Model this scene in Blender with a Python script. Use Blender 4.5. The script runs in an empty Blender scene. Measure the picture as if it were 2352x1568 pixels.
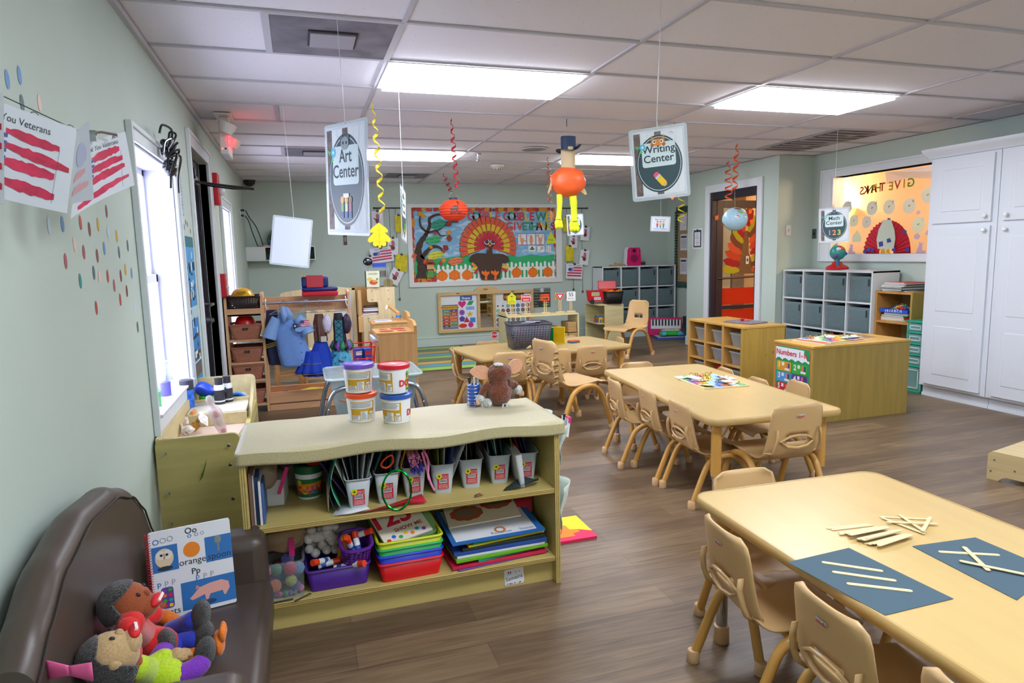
import bpy, math, random
from mathutils import Vector, Matrix
R=math.radians; PI=math.pi; rnd=random.Random(7)
SC=bpy.context.scene; COL=SC.collection
# ---------------------------------------------------------------- materials
def lin(h):
    h=h.lstrip('#'); c=[int(h[i:i+2],16)/255 for i in (0,2,4)]
    return tuple(x/12.92 if x<=.04045 else ((x+.055)/1.055)**2.4 for x in c)+(1,)
_M={}
def mat(h,rough=.55,k='',**kw):
    """procedural material: hex base colour, roughness, kind"""
    key=(h,rough,k,tuple(sorted(kw.items())))
    if key in _M: return _M[key]
    m=bpy.data.materials.new((k or 'plain')+'_'+h.lstrip('#')); m.use_nodes=True; _M[key]=m
    nt=m.node_tree; N=nt.nodes; L=nt.links; b=N['Principled BSDF']; out=N['Material Output']
    c=lin(h); b.inputs['Base Color'].default_value=c; b.inputs['Roughness'].default_value=rough
    def coords(scale=(1,1,1),rot=(0,0,0)):
        t=N.new('ShaderNodeTexCoord'); mp=N.new('ShaderNodeMapping')
        mp.inputs['Scale'].default_value=scale; mp.inputs['Rotation'].default_value=rot
        L.new(t.outputs['Object'],mp.inputs['Vector']); return mp.outputs['Vector']
    def noise(vec,scale,detail=3,dist=0):
        n=N.new('ShaderNodeTexNoise'); n.inputs['Scale'].default_value=scale; n.inputs['Detail'].default_value=detail
        n.inputs['Distortion'].default_value=dist; L.new(vec,n.inputs['Vector']); return n.outputs['Fac']
    def ramp(f,stops,itp='LINEAR'):
        r=N.new('ShaderNodeValToRGB'); L.new(f,r.inputs['Fac']); e=r.color_ramp.elements; r.color_ramp.interpolation=itp
        while len(e)<len(stops): e.new(.5)
        for x,(p,cc) in zip(e,stops): x.position=p; x.color=cc
        return r.outputs['Color']
    def sc(f): return tuple(min(1,x*f) for x in c[:3])+(1,)
    def bump(f,s,d=.002):
        n=N.new('ShaderNodeBump'); n.inputs['Strength'].default_value=s; n.inputs['Distance'].default_value=d
        L.new(f,n.inputs['Height']); L.new(n.outputs['Normal'],b.inputs['Normal'])
    if k=='wood':
        a=kw.get('axis','x'); s={'x':(1.2,14,14),'y':(14,1.2,14),'z':(14,14,1.2)}[a]
        f=noise(coords(s),kw.get('scale',1.6),4,.6); d=kw.get('d',.14)
        L.new(ramp(f,[(.3,sc(1-d)),(.55,sc(1)),(.75,sc(1+d*.7))]),b.inputs['Base Color'])
    elif k=='fabric':
        v=coords(); f=noise(v,kw.get('scale',260),2); bump(f,.5,.002)
        L.new(ramp(f,[(.3,sc(.82)),(.7,sc(1.12))]),b.inputs['Base Color'])
        b.inputs['Sheen Weight'].default_value=.3
    elif k=='fur':
        f=noise(coords(),kw.get('scale',120),4,1.5); bump(f,1,.01)
        L.new(ramp(f,[(.3,sc(.45)),(.55,sc(1)),(.75,sc(1.5))]),b.inputs['Base Color'])
        b.inputs['Sheen Weight'].default_value=.5
    elif k=='mottle':
        f=noise(coords(),kw.get('scale',20),3,.4); d=kw.get('d',.25)
        L.new(ramp(f,[(.32,sc(1-d)),(.68,sc(1+d))]),b.inputs['Base Color'])
        bump(f,.25,.004)
    elif k=='two':
        f=noise(coords(kw.get('st',(1,1,1))),kw.get('scale',20),3,.4)
        L.new(ramp(f,[(kw.get('p',.45),c),(kw.get('p',.45)+.12,lin(kw['h2']))]),b.inputs['Base Color'])
    elif k=='weave':
        v=coords(); w=N.new('ShaderNodeTexWave'); w.inputs['Scale'].default_value=kw.get('scale',24)
        w.bands_direction='Z'; w.inputs['Distortion'].default_value=3; w.inputs['Detail'].default_value=2; w.inputs['Detail Scale'].default_value=6
        L.new(v,w.inputs['Vector']); bump(w.outputs['Fac'],1,.006)
        L.new(ramp(w.outputs['Fac'],[(.1,sc(.55)),(.6,sc(1)),(.95,sc(1.2))]),b.inputs['Base Color'])
    elif k=='metal':
        b.inputs['Metallic'].default_value=1
    elif k=='emit':
        b.inputs['Emission Color'].default_value=c; b.inputs['Emission Strength'].default_value=kw.get('s',1)
    elif k=='clear':      # clear plastic or glass: mostly see-through with a soft reflection
        t=N.new('ShaderNodeBsdfTransparent'); t.inputs['Color'].default_value=c
        x=N.new('ShaderNodeMixShader'); x.inputs[0].default_value=kw.get('a',.25)
        b.inputs['Base Color'].default_value=lin(kw.get('body','#dfe8ea'))
        L.new(t.outputs[0],x.inputs[1]); L.new(b.outputs[0],x.inputs[2]); L.new(x.outputs[0],out.inputs['Surface'])
    elif k=='thin':       # light passes through: paper, tissue, tulle
        t=N.new('ShaderNodeBsdfTranslucent'); t.inputs['Color'].default_value=c
        x=N.new('ShaderNodeMixShader'); x.inputs[0].default_value=kw.get('a',.4)
        L.new(b.outputs[0],x.inputs[1]); L.new(t.outputs[0],x.inputs[2]); L.new(x.outputs[0],out.inputs['Surface'])
    elif k=='holes':      # perforated plastic basket: round gaps in rows
        v=coords((1,1,1)); 
        se=N.new('ShaderNodeSeparateXYZ'); L.new(v,se.inputs[0])
        def M2(op,a,bv):
            n=N.new('ShaderNodeMath'); n.operation=op
            for i,q in enumerate((a,bv)):
                if isinstance(q,(int,float)): n.inputs[i].default_value=q
                else: L.new(q,n.inputs[i])
            return n.outputs[0]
        p=kw.get('pitch',.022); h=M2('ADD',se.outputs['X'],se.outputs['Y'])
        u=M2('ABSOLUTE',M2('SUBTRACT',M2('FRACT',M2('DIVIDE',h,p),0),.5),0)
        w=M2('ABSOLUTE',M2('SUBTRACT',M2('FRACT',M2('DIVIDE',se.outputs['Z'],p*.8),0),.5),0)
        hole=M2('MULTIPLY',M2('LESS_THAN',u,kw.get('r',.2)),M2('LESS_THAN',w,kw.get('r',.2)))
        t=N.new('ShaderNodeBsdfTransparent'); x=N.new('ShaderNodeMixShader')
        L.new(hole,x.inputs[0]); L.new(b.outputs[0],x.inputs[1]); L.new(t.outputs[0],x.inputs[2]); L.new(x.outputs[0],out.inputs['Surface'])
    elif k=='wall':
        f=noise(coords(),180,2); bump(f,.12,.002)
        g=noise(coords(),1.3,2); L.new(ramp(g,[(.3,sc(.96)),(.7,sc(1.03))]),b.inputs['Base Color'])
    elif k=='leather':
        f=noise(coords(),140,3); bump(f,.12,.002)
    elif k=='tile':       # acoustic ceiling tile: small dark pits
        v=N.new('ShaderNodeTexVoronoi'); v.inputs['Scale'].default_value=62; v.inputs['Randomness'].default_value=1
        L.new(coords((1,.8,1)),v.inputs['Vector'])
        g=noise(coords(),70,2); m1=N.new('ShaderNodeMath'); m1.operation='MULTIPLY_ADD'
        L.new(g,m1.inputs[0]); m1.inputs[1].default_value=.5; L.new(v.outputs['Distance'],m1.inputs[2])
        L.new(ramp(m1.outputs[0],[(.26,sc(.45)),(.36,sc(1))]),b.inputs['Base Color'])
        bump(g,.15,.003)
    elif k=='planks':     # vinyl plank floor, boards along X
        v=coords((1/1.22,1/.19,1)); br=N.new('ShaderNodeTexBrick'); L.new(coords(),br.inputs['Vector'])
        br.inputs['Scale'].default_value=1; br.inputs['Brick Width'].default_value=1.22; br.inputs['Row Height'].default_value=.152
        br.inputs['Mortar Size'].default_value=.0012; br.inputs['Mortar Smooth'].default_value=.3; br.offset=.37
        br.inputs['Color1'].default_value=(.35,.35,.35,1); br.inputs['Color2'].default_value=(.75,.75,.75,1); br.inputs['Mortar'].default_value=(.2,.2,.2,1)
        f=noise(coords((1.1,12,1)),2.2,6,1.2); g=noise(coords((1,30,1)),5,3)
        a=N.new('ShaderNodeMix'); a.data_type='RGBA'; a.blend_type='MIX'; a.inputs[0].default_value=.5
        L.new(f,a.inputs[6]); L.new(br.outputs['Color'],a.inputs[7])
        a2=N.new('ShaderNodeMix'); a2.data_type='RGBA'; a2.inputs[0].default_value=.25; L.new(a.outputs[2],a2.inputs[6]); L.new(g,a2.inputs[7])
        L.new(ramp(a2.outputs[2],[(.3,lin(kw['h2'])),(.5,c),(.68,lin(kw['h3']))]),b.inputs['Base Color'])
        bump(a2.outputs[2],.12,.003)
    return m
# ---------------------------------------------------------------- mesh builder
_font={}
def font_mesh(s,bold):
    if (s,bold) in _font: return _font[(s,bold)]
    cu=bpy.data.curves.new('lettering','FONT'); cu.body=s; cu.size=1; cu.resolution_u=3; cu.offset=bold
    ob=bpy.data.objects.new('lettering',cu); me=ob.to_mesh()
    vs=[(v.co.x,v.co.y) for v in me.vertices]; fs=[tuple(p.vertices) for p in me.polygons]
    ob.to_mesh_clear(); bpy.data.objects.remove(ob); bpy.data.curves.remove(cu)
    xs=[v[0] for v in vs] or [0]; r=(vs,fs,min(xs),max(xs)); _font[(s,bold)]=r; return r
def frame(o,right,up):
    r=Vector(right).normalized(); u=Vector(up); u=(u-r*u.dot(r)).normalized(); n=r.cross(u)
    return Matrix(((r.x,u.x,n.x,o[0]),(r.y,u.y,n.y,o[1]),(r.z,u.z,n.z,o[2]),(0,0,0,1)))
def TR(x,y,z,rz=0,rx=0,ry=0):
    return Matrix.Translation((x,y,z))@Matrix.Rotation(rz,4,'Z')@Matrix.Rotation(ry,4,'Y')@Matrix.Rotation(rx,4,'X')
def rrect(w,h,r,n=4,cx=0,cy=0):
    p=[]
    for sx,sy,a0 in ((1,1,0),(-1,1,90),(-1,-1,180),(1,-1,270)):
        for i in range(n+1):
            a=R(a0+90*i/n); p.append((cx+sx*(w/2-r)+r*math.cos(a),cy+sy*(h/2-r)+r*math.sin(a)))
    return p
def circ(r,n=24,cx=0,cy=0,ry=None,a0=0):
    ry=r if ry is None else ry
    return [(cx+r*math.cos(a0+2*PI*i/n),cy+ry*math.sin(a0+2*PI*i/n)) for i in range(n)]
class MB:
    def __init__(s,T=None): s.v=[];s.f=[];s.mi=[];s.mats=[];s.T=T or Matrix()
    def _m(s,m):
        if isinstance(m,str): m=mat(m)
        if m not in s.mats: s.mats.append(m)
        return s.mats.index(m)
    def add(s,vs,fs,m):
        b=len(s.v); i=s._m(m); T=s.T
        s.v+=[T@Vector(v) for v in vs]
        for f in fs: s.f.append(tuple(b+k for k in f)); s.mi.append(i)
        return s
    def box(s,x0,y0,z0,x1,y1,z1,m):
        return s.add([(x0,y0,z0),(x1,y0,z0),(x1,y1,z0),(x0,y1,z0),(x0,y0,z1),(x1,y0,z1),(x1,y1,z1),(x0,y1,z1)],
            [(0,3,2,1),(4,5,6,7),(0,1,5,4),(1,2,6,5),(2,3,7,6),(3,0,4,7)],m)
    def prism(s,poly,z0,z1,m,m_side=None,top=None):
        n=len(poly); vs=[(p[0],p[1],z0) for p in poly]+[(p[0],p[1],z1) for p in (top or poly)]
        s.add(vs,[tuple(range(n))[::-1],tuple(range(n,2*n))],m)
        return s.add(vs,[(i,(i+1)%n,n+(i+1)%n,n+i) for i in range(n)],m_side or m)
    def poly(s,pts,m,z=0):
        return s.add([(p[0],p[1],p[2] if len(p)>2 else z) for p in pts],[tuple(range(len(pts)))],m)
    def rect(s,x0,y0,x1,y1,m,z=0): return s.poly([(x0,y0),(x1,y0),(x1,y1),(x0,y1)],m,z)
    def disc(s,cx,cy,r,m,z=0,n=20,ry=None): return s.poly(circ(r,n,cx,cy,ry),m,z)
    def ring(s,cx,cy,r0,r1,m,z=0,n=28,ry=1):
        a=circ(r0,n,cx,cy,r0*ry); b=circ(r1,n,cx,cy,r1*ry)
        return s.add([(p[0],p[1],z) for p in a+b],[(i,(i+1)%n,n+(i+1)%n,n+i) for i in range(n)],m)
    def tube(s,pts,r,m,n=8,closed=False,caps=True):
        P=[Vector(p) for p in pts]; k=len(P); rs=r if isinstance(r,(list,tuple)) else [r]*k
        vs=[];fs=[];up=None
        for i in range(k):
            a=P[(i-1)%k] if (closed or i>0) else P[i]; b=P[(i+1)%k] if (closed or i<k-1) else P[i]
            t=(b-a).normalized() if (b-a).length>1e-9 else Vector((0,0,1))
            if up is None:
                up=Vector((0,0,1)) if abs(t.z)<.9 else Vector((1,0,0))
            x=up.cross(t)
            if x.length<1e-6: x=Vector((1,0,0)).cross(t)
            x.normalize(); up=t.cross(x)
            for j in range(n):
                q=2*PI*j/n; vs.append(P[i]+x*(rs[i]*math.cos(q))+up*(rs[i]*math.sin(q)))
        for i in range(k if closed else k-1):
            for j in range(n):
                i2=(i+1)%k; fs.append((i*n+j,i*n+(j+1)%n,i2*n+(j+1)%n,i2*n+j))
        if caps and not closed: fs+= [tuple(range(n))[::-1],tuple((k-1)*n+j for j in range(n))]
        return s.add(vs,fs,m)
    def cyl(s,p0,p1,r,m,n=16,r1=None): return s.tube([p0,p1],[r,r if r1 is None else r1],m,n)
    def lathe(s,prof,m,n=24,c=(0,0,0),sx=1,sy=1):
        k=len(prof); vs=[(c[0]+p[0]*math.cos(2*PI*j/n)*sx,c[1]+p[0]*math.sin(2*PI*j/n)*sy,c[2]+p[1]) for p in prof for j in range(n)]
        fs=[(i*n+j,i*n+(j+1)%n,(i+1)*n+(j+1)%n,(i+1)*n+j) for i in range(k-1) for j in range(n)]
        if prof[0][0]>1e-6: fs.append(tuple(range(n))[::-1])
        if prof[-1][0]>1e-6: fs.append(tuple((k-1)*n+j for j in range(n)))
        return s.add(vs,fs,m)
    def open_lathe(s,prof,m,n=24,c=(0,0,0)):
        k=len(prof); vs=[(c[0]+p[0]*math.cos(2*PI*j/n),c[1]+p[0]*math.sin(2*PI*j/n),c[2]+p[1]) for p in prof for j in range(n)]
        return s.add(vs,[(i*n+j,i*n+(j+1)%n,(i+1)*n+(j+1)%n,(i+1)*n+j) for i in range(k-1) for j in range(n)],m)
    def ell(s,c,r,m,nu=16,nv=10,T=None):
        if not isinstance(r,(list,tuple)): r=(r,r,r)
        T=T or Matrix(); vs=[];fs=[]
        for i in range(nv+1):
            a=PI*i/nv
            for j in range(nu):
                q=2*PI*j/nu; vs.append(Vector(c)+(T@Vector((r[0]*math.sin(a)*math.cos(q),r[1]*math.sin(a)*math.sin(q),-r[2]*math.cos(a)))))
        for i in range(nv):
            for j in range(nu): fs.append((i*nu+j,i*nu+(j+1)%nu,(i+1)*nu+(j+1)%nu,(i+1)*nu+j))
        return s.add(vs,fs,m)
    def grid(s,fn,nu,nv,m,skip=None,closed_u=False):
        """fn(u,v) -> point, u and v in 0..1"""
        cu=nu if closed_u else nu+1
        vs=[fn(i/nu,j/nv) for j in range(nv+1) for i in range(cu)]; fs=[]
        for j in range(nv):
            for i in range(nu):
                if skip and skip((i+.5)/nu,(j+.5)/nv): continue
                fs.append((j*cu+i,j*cu+(i+1)%cu,(j+1)*cu+(i+1)%cu,(j+1)*cu+i))
        return s.add(vs,fs,m)
    def text(s,t,size,m,x=0,y=0,z=0,al='c',bold=0,sx=1,rot=0,flip=False):
        vs,fs,x0,x1=font_mesh(t,bold); ox={'c':-(x0+x1)/2,'l':-x0,'r':-x1}[al]; cr,sr=math.cos(rot),math.sin(rot); f=-1 if flip else 1
        pts=[]
        for a,b in vs:
            p=(a+ox)*size*sx*f; q=b*size
            pts.append((x+p*cr-q*sr,y+p*sr+q*cr,z))
        return s.add(pts,fs,m)
    def lines(s,x0,y0,x1,n,dy,m,z=0,h=.3):
        """rows of tiny print: short word-like bars"""
        for i in range(n):
            x=x0
            while x<x1:
                w=rnd.uniform(.8,2.6)*dy; s.rect(x,y0-i*dy,min(x+w,x1),y0-i*dy+dy*h,m,z); x+=w+dy*.35
        return s
    def build(s,name,parent=None,loc=None,bevel=0,sub=0,solid=0,flat=False,ang=38,seg=2,split=False):
        if split:
            par=list(range(len(s.v)))
            def find(a):
                while par[a]!=a: par[a]=par[par[a]]; a=par[a]
                return a
            for f in s.f:
                for q in f[1:]: par[find(q)]=find(f[0])
            gs={}
            for f,mi in zip(s.f,s.mi): gs.setdefault(find(f[0]),[]).append((f,mi))
            for fl in gs.values():
                k=MB(); ids={}
                for f,mi in fl:
                    g=[]
                    for v in f:
                        if v not in ids: ids[v]=len(k.v); k.v.append(s.v[v])
                        g.append(ids[v])
                    k.f.append(tuple(g)); k.mi.append(k._m(s.mats[mi]))
                o=k.build(name,parent,loc,bevel,sub,solid,flat,ang,seg)
            return o
        me=bpy.data.meshes.new(name); me.from_pydata([tuple(v) for v in s.v],[],s.f)
        for m in s.mats: me.materials.append(m)
        me.polygons.foreach_set('material_index',s.mi)
        if not flat:
            me.polygons.foreach_set('use_smooth',[True]*len(s.f))
            if not sub:
                try: me.set_sharp_from_angle(angle=R(ang))
                except Exception: pass
        me.update()
        o=bpy.data.objects.new(name,me); COL.objects.link(o)
        if parent: o.parent=parent
        if loc: o.location=loc
        if solid:
            d=o.modifiers.new('thick','SOLIDIFY'); d.thickness=abs(solid); d.offset=0
        if sub:
            d=o.modifiers.new('smooth','SUBSURF'); d.levels=d.render_levels=sub
        if bevel:
            d=o.modifiers.new('edge','BEVEL'); d.width=bevel; d.segments=seg; d.limit_method='ANGLE'; d.angle_limit=R(40)
        return o
def thing(name,label,cat,loc=(0,0,0),rz=0,group=None):
    o=bpy.data.objects.new(name,None); COL.objects.link(o); o.location=loc; o.rotation_euler=(0,0,rz); o.empty_display_size=.05
    return tag(o,label,cat,group)
def tag(o,label,cat,group=None,kind=None):
    o['label']=label; o['category']=cat
    if group: o['group']=group
    if kind: o['kind']=kind
    return o
def struct(o): o['kind']='structure'; return o
def dup(root,loc=None,rz=None,label=None,group=None):
    c=root.copy(); COL.objects.link(c)
    if loc is not None: c.location=loc
    if rz is not None: c.rotation_euler=(0,0,rz)
    if label: c['label']=label
    if group: c['group']=group
    kids(root,c); return c
def kids(a,b):
    for ch in [o for o in bpy.data.objects if o.parent==a]:
        d=ch.copy(); COL.objects.link(d); d.parent=b; kids(ch,d)
def arc(cx,cz,r,a0,a1,n):
    return [(cx+r*math.cos(R(a0+(a1-a0)*i/n)),cz+r*math.sin(R(a0+(a1-a0)*i/n))) for i in range(n+1)]
def star(n,r0,r1,a0=PI/2,cx=0,cy=0): return [(cx+(r0 if i%2==0 else r1)*math.cos(a0+PI*i/n),cy+(r0 if i%2==0 else r1)*math.sin(a0+PI*i/n)) for i in range(2*n)]
def smooth_path(P,n=6,closed=False):
    P=[Vector(p) for p in P]; k=len(P); out=[]
    for i in range(k if closed else k-1):
        p0=P[(i-1)%k] if closed or i>0 else P[i]; p1=P[i]; p2=P[(i+1)%k]; p3=P[(i+2)%k] if closed or i+2<k else p2
        for j in range(n):
            t=j/n; out.append(.5*((2*p1)+(p2-p0)*t+(2*p0-5*p1+4*p2-p3)*t*t+(3*p1-p0-3*p2+p3)*t**3))
    if not closed: out.append(P[-1])
    return out

# ---------------------------------------------------------------- room shell
SAGE=mat('#b9c8bd',.7,'wall'); WHT=mat('#e3e6ea',.45); TILE=mat('#e4e2ea',.85,'tile'); BAR=mat('#bdbcc4',.5)
TRIMW=mat('#d9dfe2',.4); BASEM=mat('#c3d3cf',.45); GLASS=mat('#ffffff',.03,'clear',a=.06)
H=2.44
struct(MB().box(-.4,-3.4,-.1,9.2,10.3,0,mat('#6a5641',.4,'planks',h2='#45372a',h3='#8c765a')).build('floor',flat=True))
struct(MB().box(-.2,-3.2,H+.006,8.6,10.1,H+.08,TILE).build('ceiling',flat=True))
b=MB()                                                # lay-in grid of the ceiling
for i in range(-1,6):
    x=1.19+1.2192*i
    if 0<x<6.5: b.box(x-.012,-3.2,H-.004,x+.012,9.9,H+.0055,BAR)
for j in range(-11,12):
    y=3.1911+.6096*j
    if y<9.9: b.box(0,y-.012,H-.0045,6.6,y+.012,H+.0055,BAR)
b.box(.58-.012,5.02,H-.004,.58+.012,5.63,H,BAR)
for x,y in ((.58,3.19),(.58,6.85),(1.80,8.68),(5.46,5.02),(5.46,5.63)): b.box(x-.012,y,H-.004,x+.012,y+.61,H,BAR)
b.box(0,-3.2,H-.03,.022,9.9,H,BAR); b.box(0,9.88,H-.012,6.6,9.9,H,BAR)
struct(b.build('trim_1',flat=True))
# left wall with two windows and the outside door
b=MB()
for y0,y1,z0,z1 in ((-3.2,3.3,0,H),(3.3,4.3,0,.67),(3.3,4.3,1.9,H),(4.3,5.05,0,H),(5.05,5.98,2.15,H),(5.98,6.8,0,H),(6.8,7.62,0,.55),(6.8,7.62,1.88,H),(7.62,10.1,0,H)):
    b.box(-.2,y0,z0,0,y1,z1,SAGE)
struct(b.build('wall_left',flat=True))
def window(name,y0,y1,z0,z1,cw):
    b=MB(); x=-.16; RV=mat('#c3c5da',.5)
    b.box(-.2,y0,z0,.03,y1,z0+.012,RV); b.box(-.2,y0,z1-.012,0,y1,z1,RV)      # sill and head lining
    b.box(-.2,y0,z0,0,y0+.012,z1,RV); b.box(-.2,y1-.012,z0,0,y1,z1,RV)
    o=struct(b.build(name,bevel=.002))
    c=MB(); A=mat('#cfd8da',.4)
    for q0,q1,r0,r1 in ((y0-cw,y0,z0-cw,z1+cw),(y1,y1+cw,z0-cw,z1+cw),(y0,y1,z1,z1+cw),(y0,y1,z0-cw,z0)):
        c.box(0,q0,r0,.018,q1,r1,A)
    for q0,q1,r0,r1 in ((y0-cw-.002,y0-cw+.02,z0-cw-.002,z1+cw+.002),(y1+cw-.02,y1+cw+.002,z0-cw-.002,z1+cw+.002),(y0-cw+.02,y1+cw-.02,z1+cw-.02,z1+cw+.002)): c.box(.001,q0,r0,.028,q1,r1,A)
    c.build('window_casing',o,bevel=.003)
    s=MB(); m=(z0+z1)/2
    for r0,r1,xx in ((m-.02,z1,-.17),(z0,m+.02,-.145)):
        s.box(xx,y0,r0,xx+.025,y0+.05,r1,WHT).box(xx,y1-.05,r0,xx+.025,y1,r1,WHT).box(xx,y0,r0,xx+.025,y1,r0+.045,WHT).box(xx,y0,r1-.045,xx+.025,y1,r1,WHT)
    s.build('sash',o,bevel=.002)
    MB().box(-.162,y0+.04,m,-.158,y1-.04,z1-.04,GLASS).box(-.136,y0+.04,z0+.04,-.132,y1-.04,m,GLASS).build('pane',o,flat=True)
    return o
window('window_1',3.3,4.3,.67,1.9,.07); window('window_2',6.8,7.62,.55,1.88,.09)
DK=mat('#2b2733',.35)
b=MB().box(-.15,5.05,0,-.1,5.98,2.15,DK).box(-.1,5.05,0,-.06,5.13,2.15,DK).box(-.1,5.9,0,-.06,5.98,2.15,DK).box(-.1,5.13,2.05,-.06,5.9,2.15,DK)
b.box(-.1,5.13,0,-.085,5.24,2.05,mat('#352f40',.3)).box(-.1,5.78,0,-.085,5.9,2.05,mat('#352f40',.3)).box(-.1,5.24,.02,-.09,5.78,.2,DK)
o=struct(b.build('door_1',bevel=.002))
c=MB()
for q0,q1,r0,r1 in ((4.95,5.05,0,2.25),(5.98,6.08,0,2.25),(5.05,5.98,2.15,2.25)): c.box(0,q0,r0,.018,q1,r1,TRIMW)
c.box(.001,4.948,0,.026,4.97,2.252,TRIMW).box(.001,6.06,0,.026,6.082,2.252,TRIMW).box(.001,4.97,2.23,.026,6.06,2.252,TRIMW)
c.box(-.06,5.98,0,0,5.99,2.15,TRIMW).build('door_casing',o,bevel=.003)
ST=mat('#b8bcc4',.25,'metal'); BLK=mat('#17171c',.4)
MB().tube([(-.085,5.8,1.03),(-.02,5.8,1.03),(-.01,5.79,1.03),(-.01,5.62,1.03)],.012,ST).build('lever_handle',o)
MB().cyl((-.085,5.8,.9),(-.03,5.8,.9),.03,ST).box(-.03,5.785,.885,-.015,5.815,.915,ST).build('deadbolt',o)
MB().cyl((-.085,5.3,2.0),(-.0,5.3,2.0),.04,BLK).box(-.085,5.2,1.94,-.02,5.6,2.0,mat('#6a6570',.4)).tube([(-.03,5.4,1.95),(.15,5.62,1.945),(.36,5.72,1.93)],.011,BLK,6).tube([(.36,5.72,1.93),(.2,5.8,1.94),(.0,5.85,1.97)],.008,BLK,6).build('door_closer',o)
# back wall, alcove, door wall, right wall
struct(MB().box(-.2,9.9,0,6.8,10.1,H,SAGE).build('wall_back',flat=True))
struct(MB().box(6.6,8.4,0,6.8,9.9,H,SAGE).build('wall_alcove',flat=True))
b=MB().box(6.03,6.51,0,6.17,6.87,H,SAGE).box(6.03,7.85,0,6.17,8.4,H,SAGE).box(6.03,6.87,2.13,6.17,7.85,H,SAGE)
b.box(6.17,6.51,0,6.7,6.6,H,SAGE).box(6.17,8.3,0,6.7,8.4,H,SAGE)
struct(b.build('wall_door',flat=True))
b=MB()
for y0,y1,z0,z1 in ((-3.2,4.0,0,H),(4.0,6.2,0,1.29),(4.0,6.2,2.155,H),(6.2,6.52,0,H)): b.box(6.52,y0,z0,6.66,y1,z1,SAGE)
struct(b.build('wall_right',flat=True))
struct(MB().box(-.2,-3.4,0,6.7,-3.2,H,SAGE).build('wall_front',flat=True))
b=MB().box(0,9.882,0,5.17,9.9,.125,BASEM).box(0,9.874,.125,5.17,9.9,.142,BASEM).box(5.17,9.86,0,6.6,9.9,.16,BASEM)
struct(b.build('baseboard_back',bevel=.003))
struct(MB().box(6.012,6.51,0,6.03,6.8,.13,BASEM).box(6.012,7.95,0,6.03,8.4,.13,BASEM).box(6.03,6.495,0,6.52,6.51,.13,BASEM).box(6.58,8.4,0,6.6,9.9,.13,BASEM).build('baseboard_right',bevel=.003))
# hallway behind the glass
OR=mat('#e2a765',.7); OR_LIT=mat('#efc99c',.7); BR=mat('#5a4636',.7,'mottle',scale=30,d=.5)
struct(MB().box(8.3,5.75,0,8.4,11,H,OR_LIT).box(8.2,3,0,8.3,5.75,H,OR).build('wall_hallway',flat=True))  # paler stretch has the sconce's light put into its wall colour
struct(MB().box(6.8,10.1,0,8.6,10.3,H,BR).box(6.6,2.6,0,8.6,2.7,H,OR).build('wall_hallend',flat=True))
struct(MB().box(6.68,8.4,0,6.8,9.9,H,OR).build('wall_hallside',flat=True))
# interior window to the hallway
o=struct(MB().box(6.5,6.18,1.27,6.66,6.2,2.17,TRIMW).box(6.5,4.0,1.27,6.66,6.2,1.29,TRIMW).box(6.5,4.0,2.155,6.66,6.2,2.175,TRIMW).build('window_3',bevel=.002))
c=MB()
for q0,q1,r0,r1 in ((6.2,6.36,1.21,2.245),(4.0,6.2,1.21,1.29),(4.0,6.2,2.155,2.245)):
    c.box(6.495,q0,r0,6.52,q1,r1,TRIMW)
c.box(6.485,6.34,1.208,6.519,6.362,2.247,TRIMW).box(6.485,4,2.225,6.519,6.34,2.247,TRIMW).box(6.485,4,1.208,6.519,6.34,1.225,TRIMW)
c.build('window_casing',o,bevel=.003); MB().box(6.6,4,1.29,6.604,6.18,2.155,GLASS).build('pane',o,flat=True)
# glass door standing open into the hallway
c=MB()
for q0,q1,r0,r1 in ((6.77,6.87,0,2.23),(7.85,7.95,0,2.23),(6.87,7.85,2.13,2.23)): c.box(6.01,q0,r0,6.03,q1,r1,TRIMW)
c.box(6.002,6.768,0,6.029,6.79,2.232,TRIMW)
struct(c.build('trim_2',bevel=.003))
c=MB().box(6.03,6.87,0,6.14,6.91,2.13,DK).box(6.03,7.8,0,6.14,7.85,2.13,DK).box(6.03,6.91,2.03,6.14,7.8,2.13,DK)
struct(c.build('trim_3',bevel=.003))
d=struct(MB().box(6.1,7.79,.02,6.2,7.835,2.03,DK).box(6.96,7.79,.02,7.06,7.835,2.03,DK).box(6.2,7.79,1.93,6.96,7.835,2.03,DK).box(6.2,7.79,.02,6.96,7.835,.25,DK).box(6.2,7.795,.55,6.96,7.83,.6,DK).build('door_2',bevel=.002))
MB().box(6.2,7.81,.25,6.96,7.816,1.93,GLASS).build('pane',d,flat=True)
MB().tube([(6.14,7.79,.98),(6.16,7.73,.98),(6.95,7.73,1.0),(7.0,7.79,1.0)],.014,mat('#6b6258',.3,'metal')).build('push_bar',d)
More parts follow.
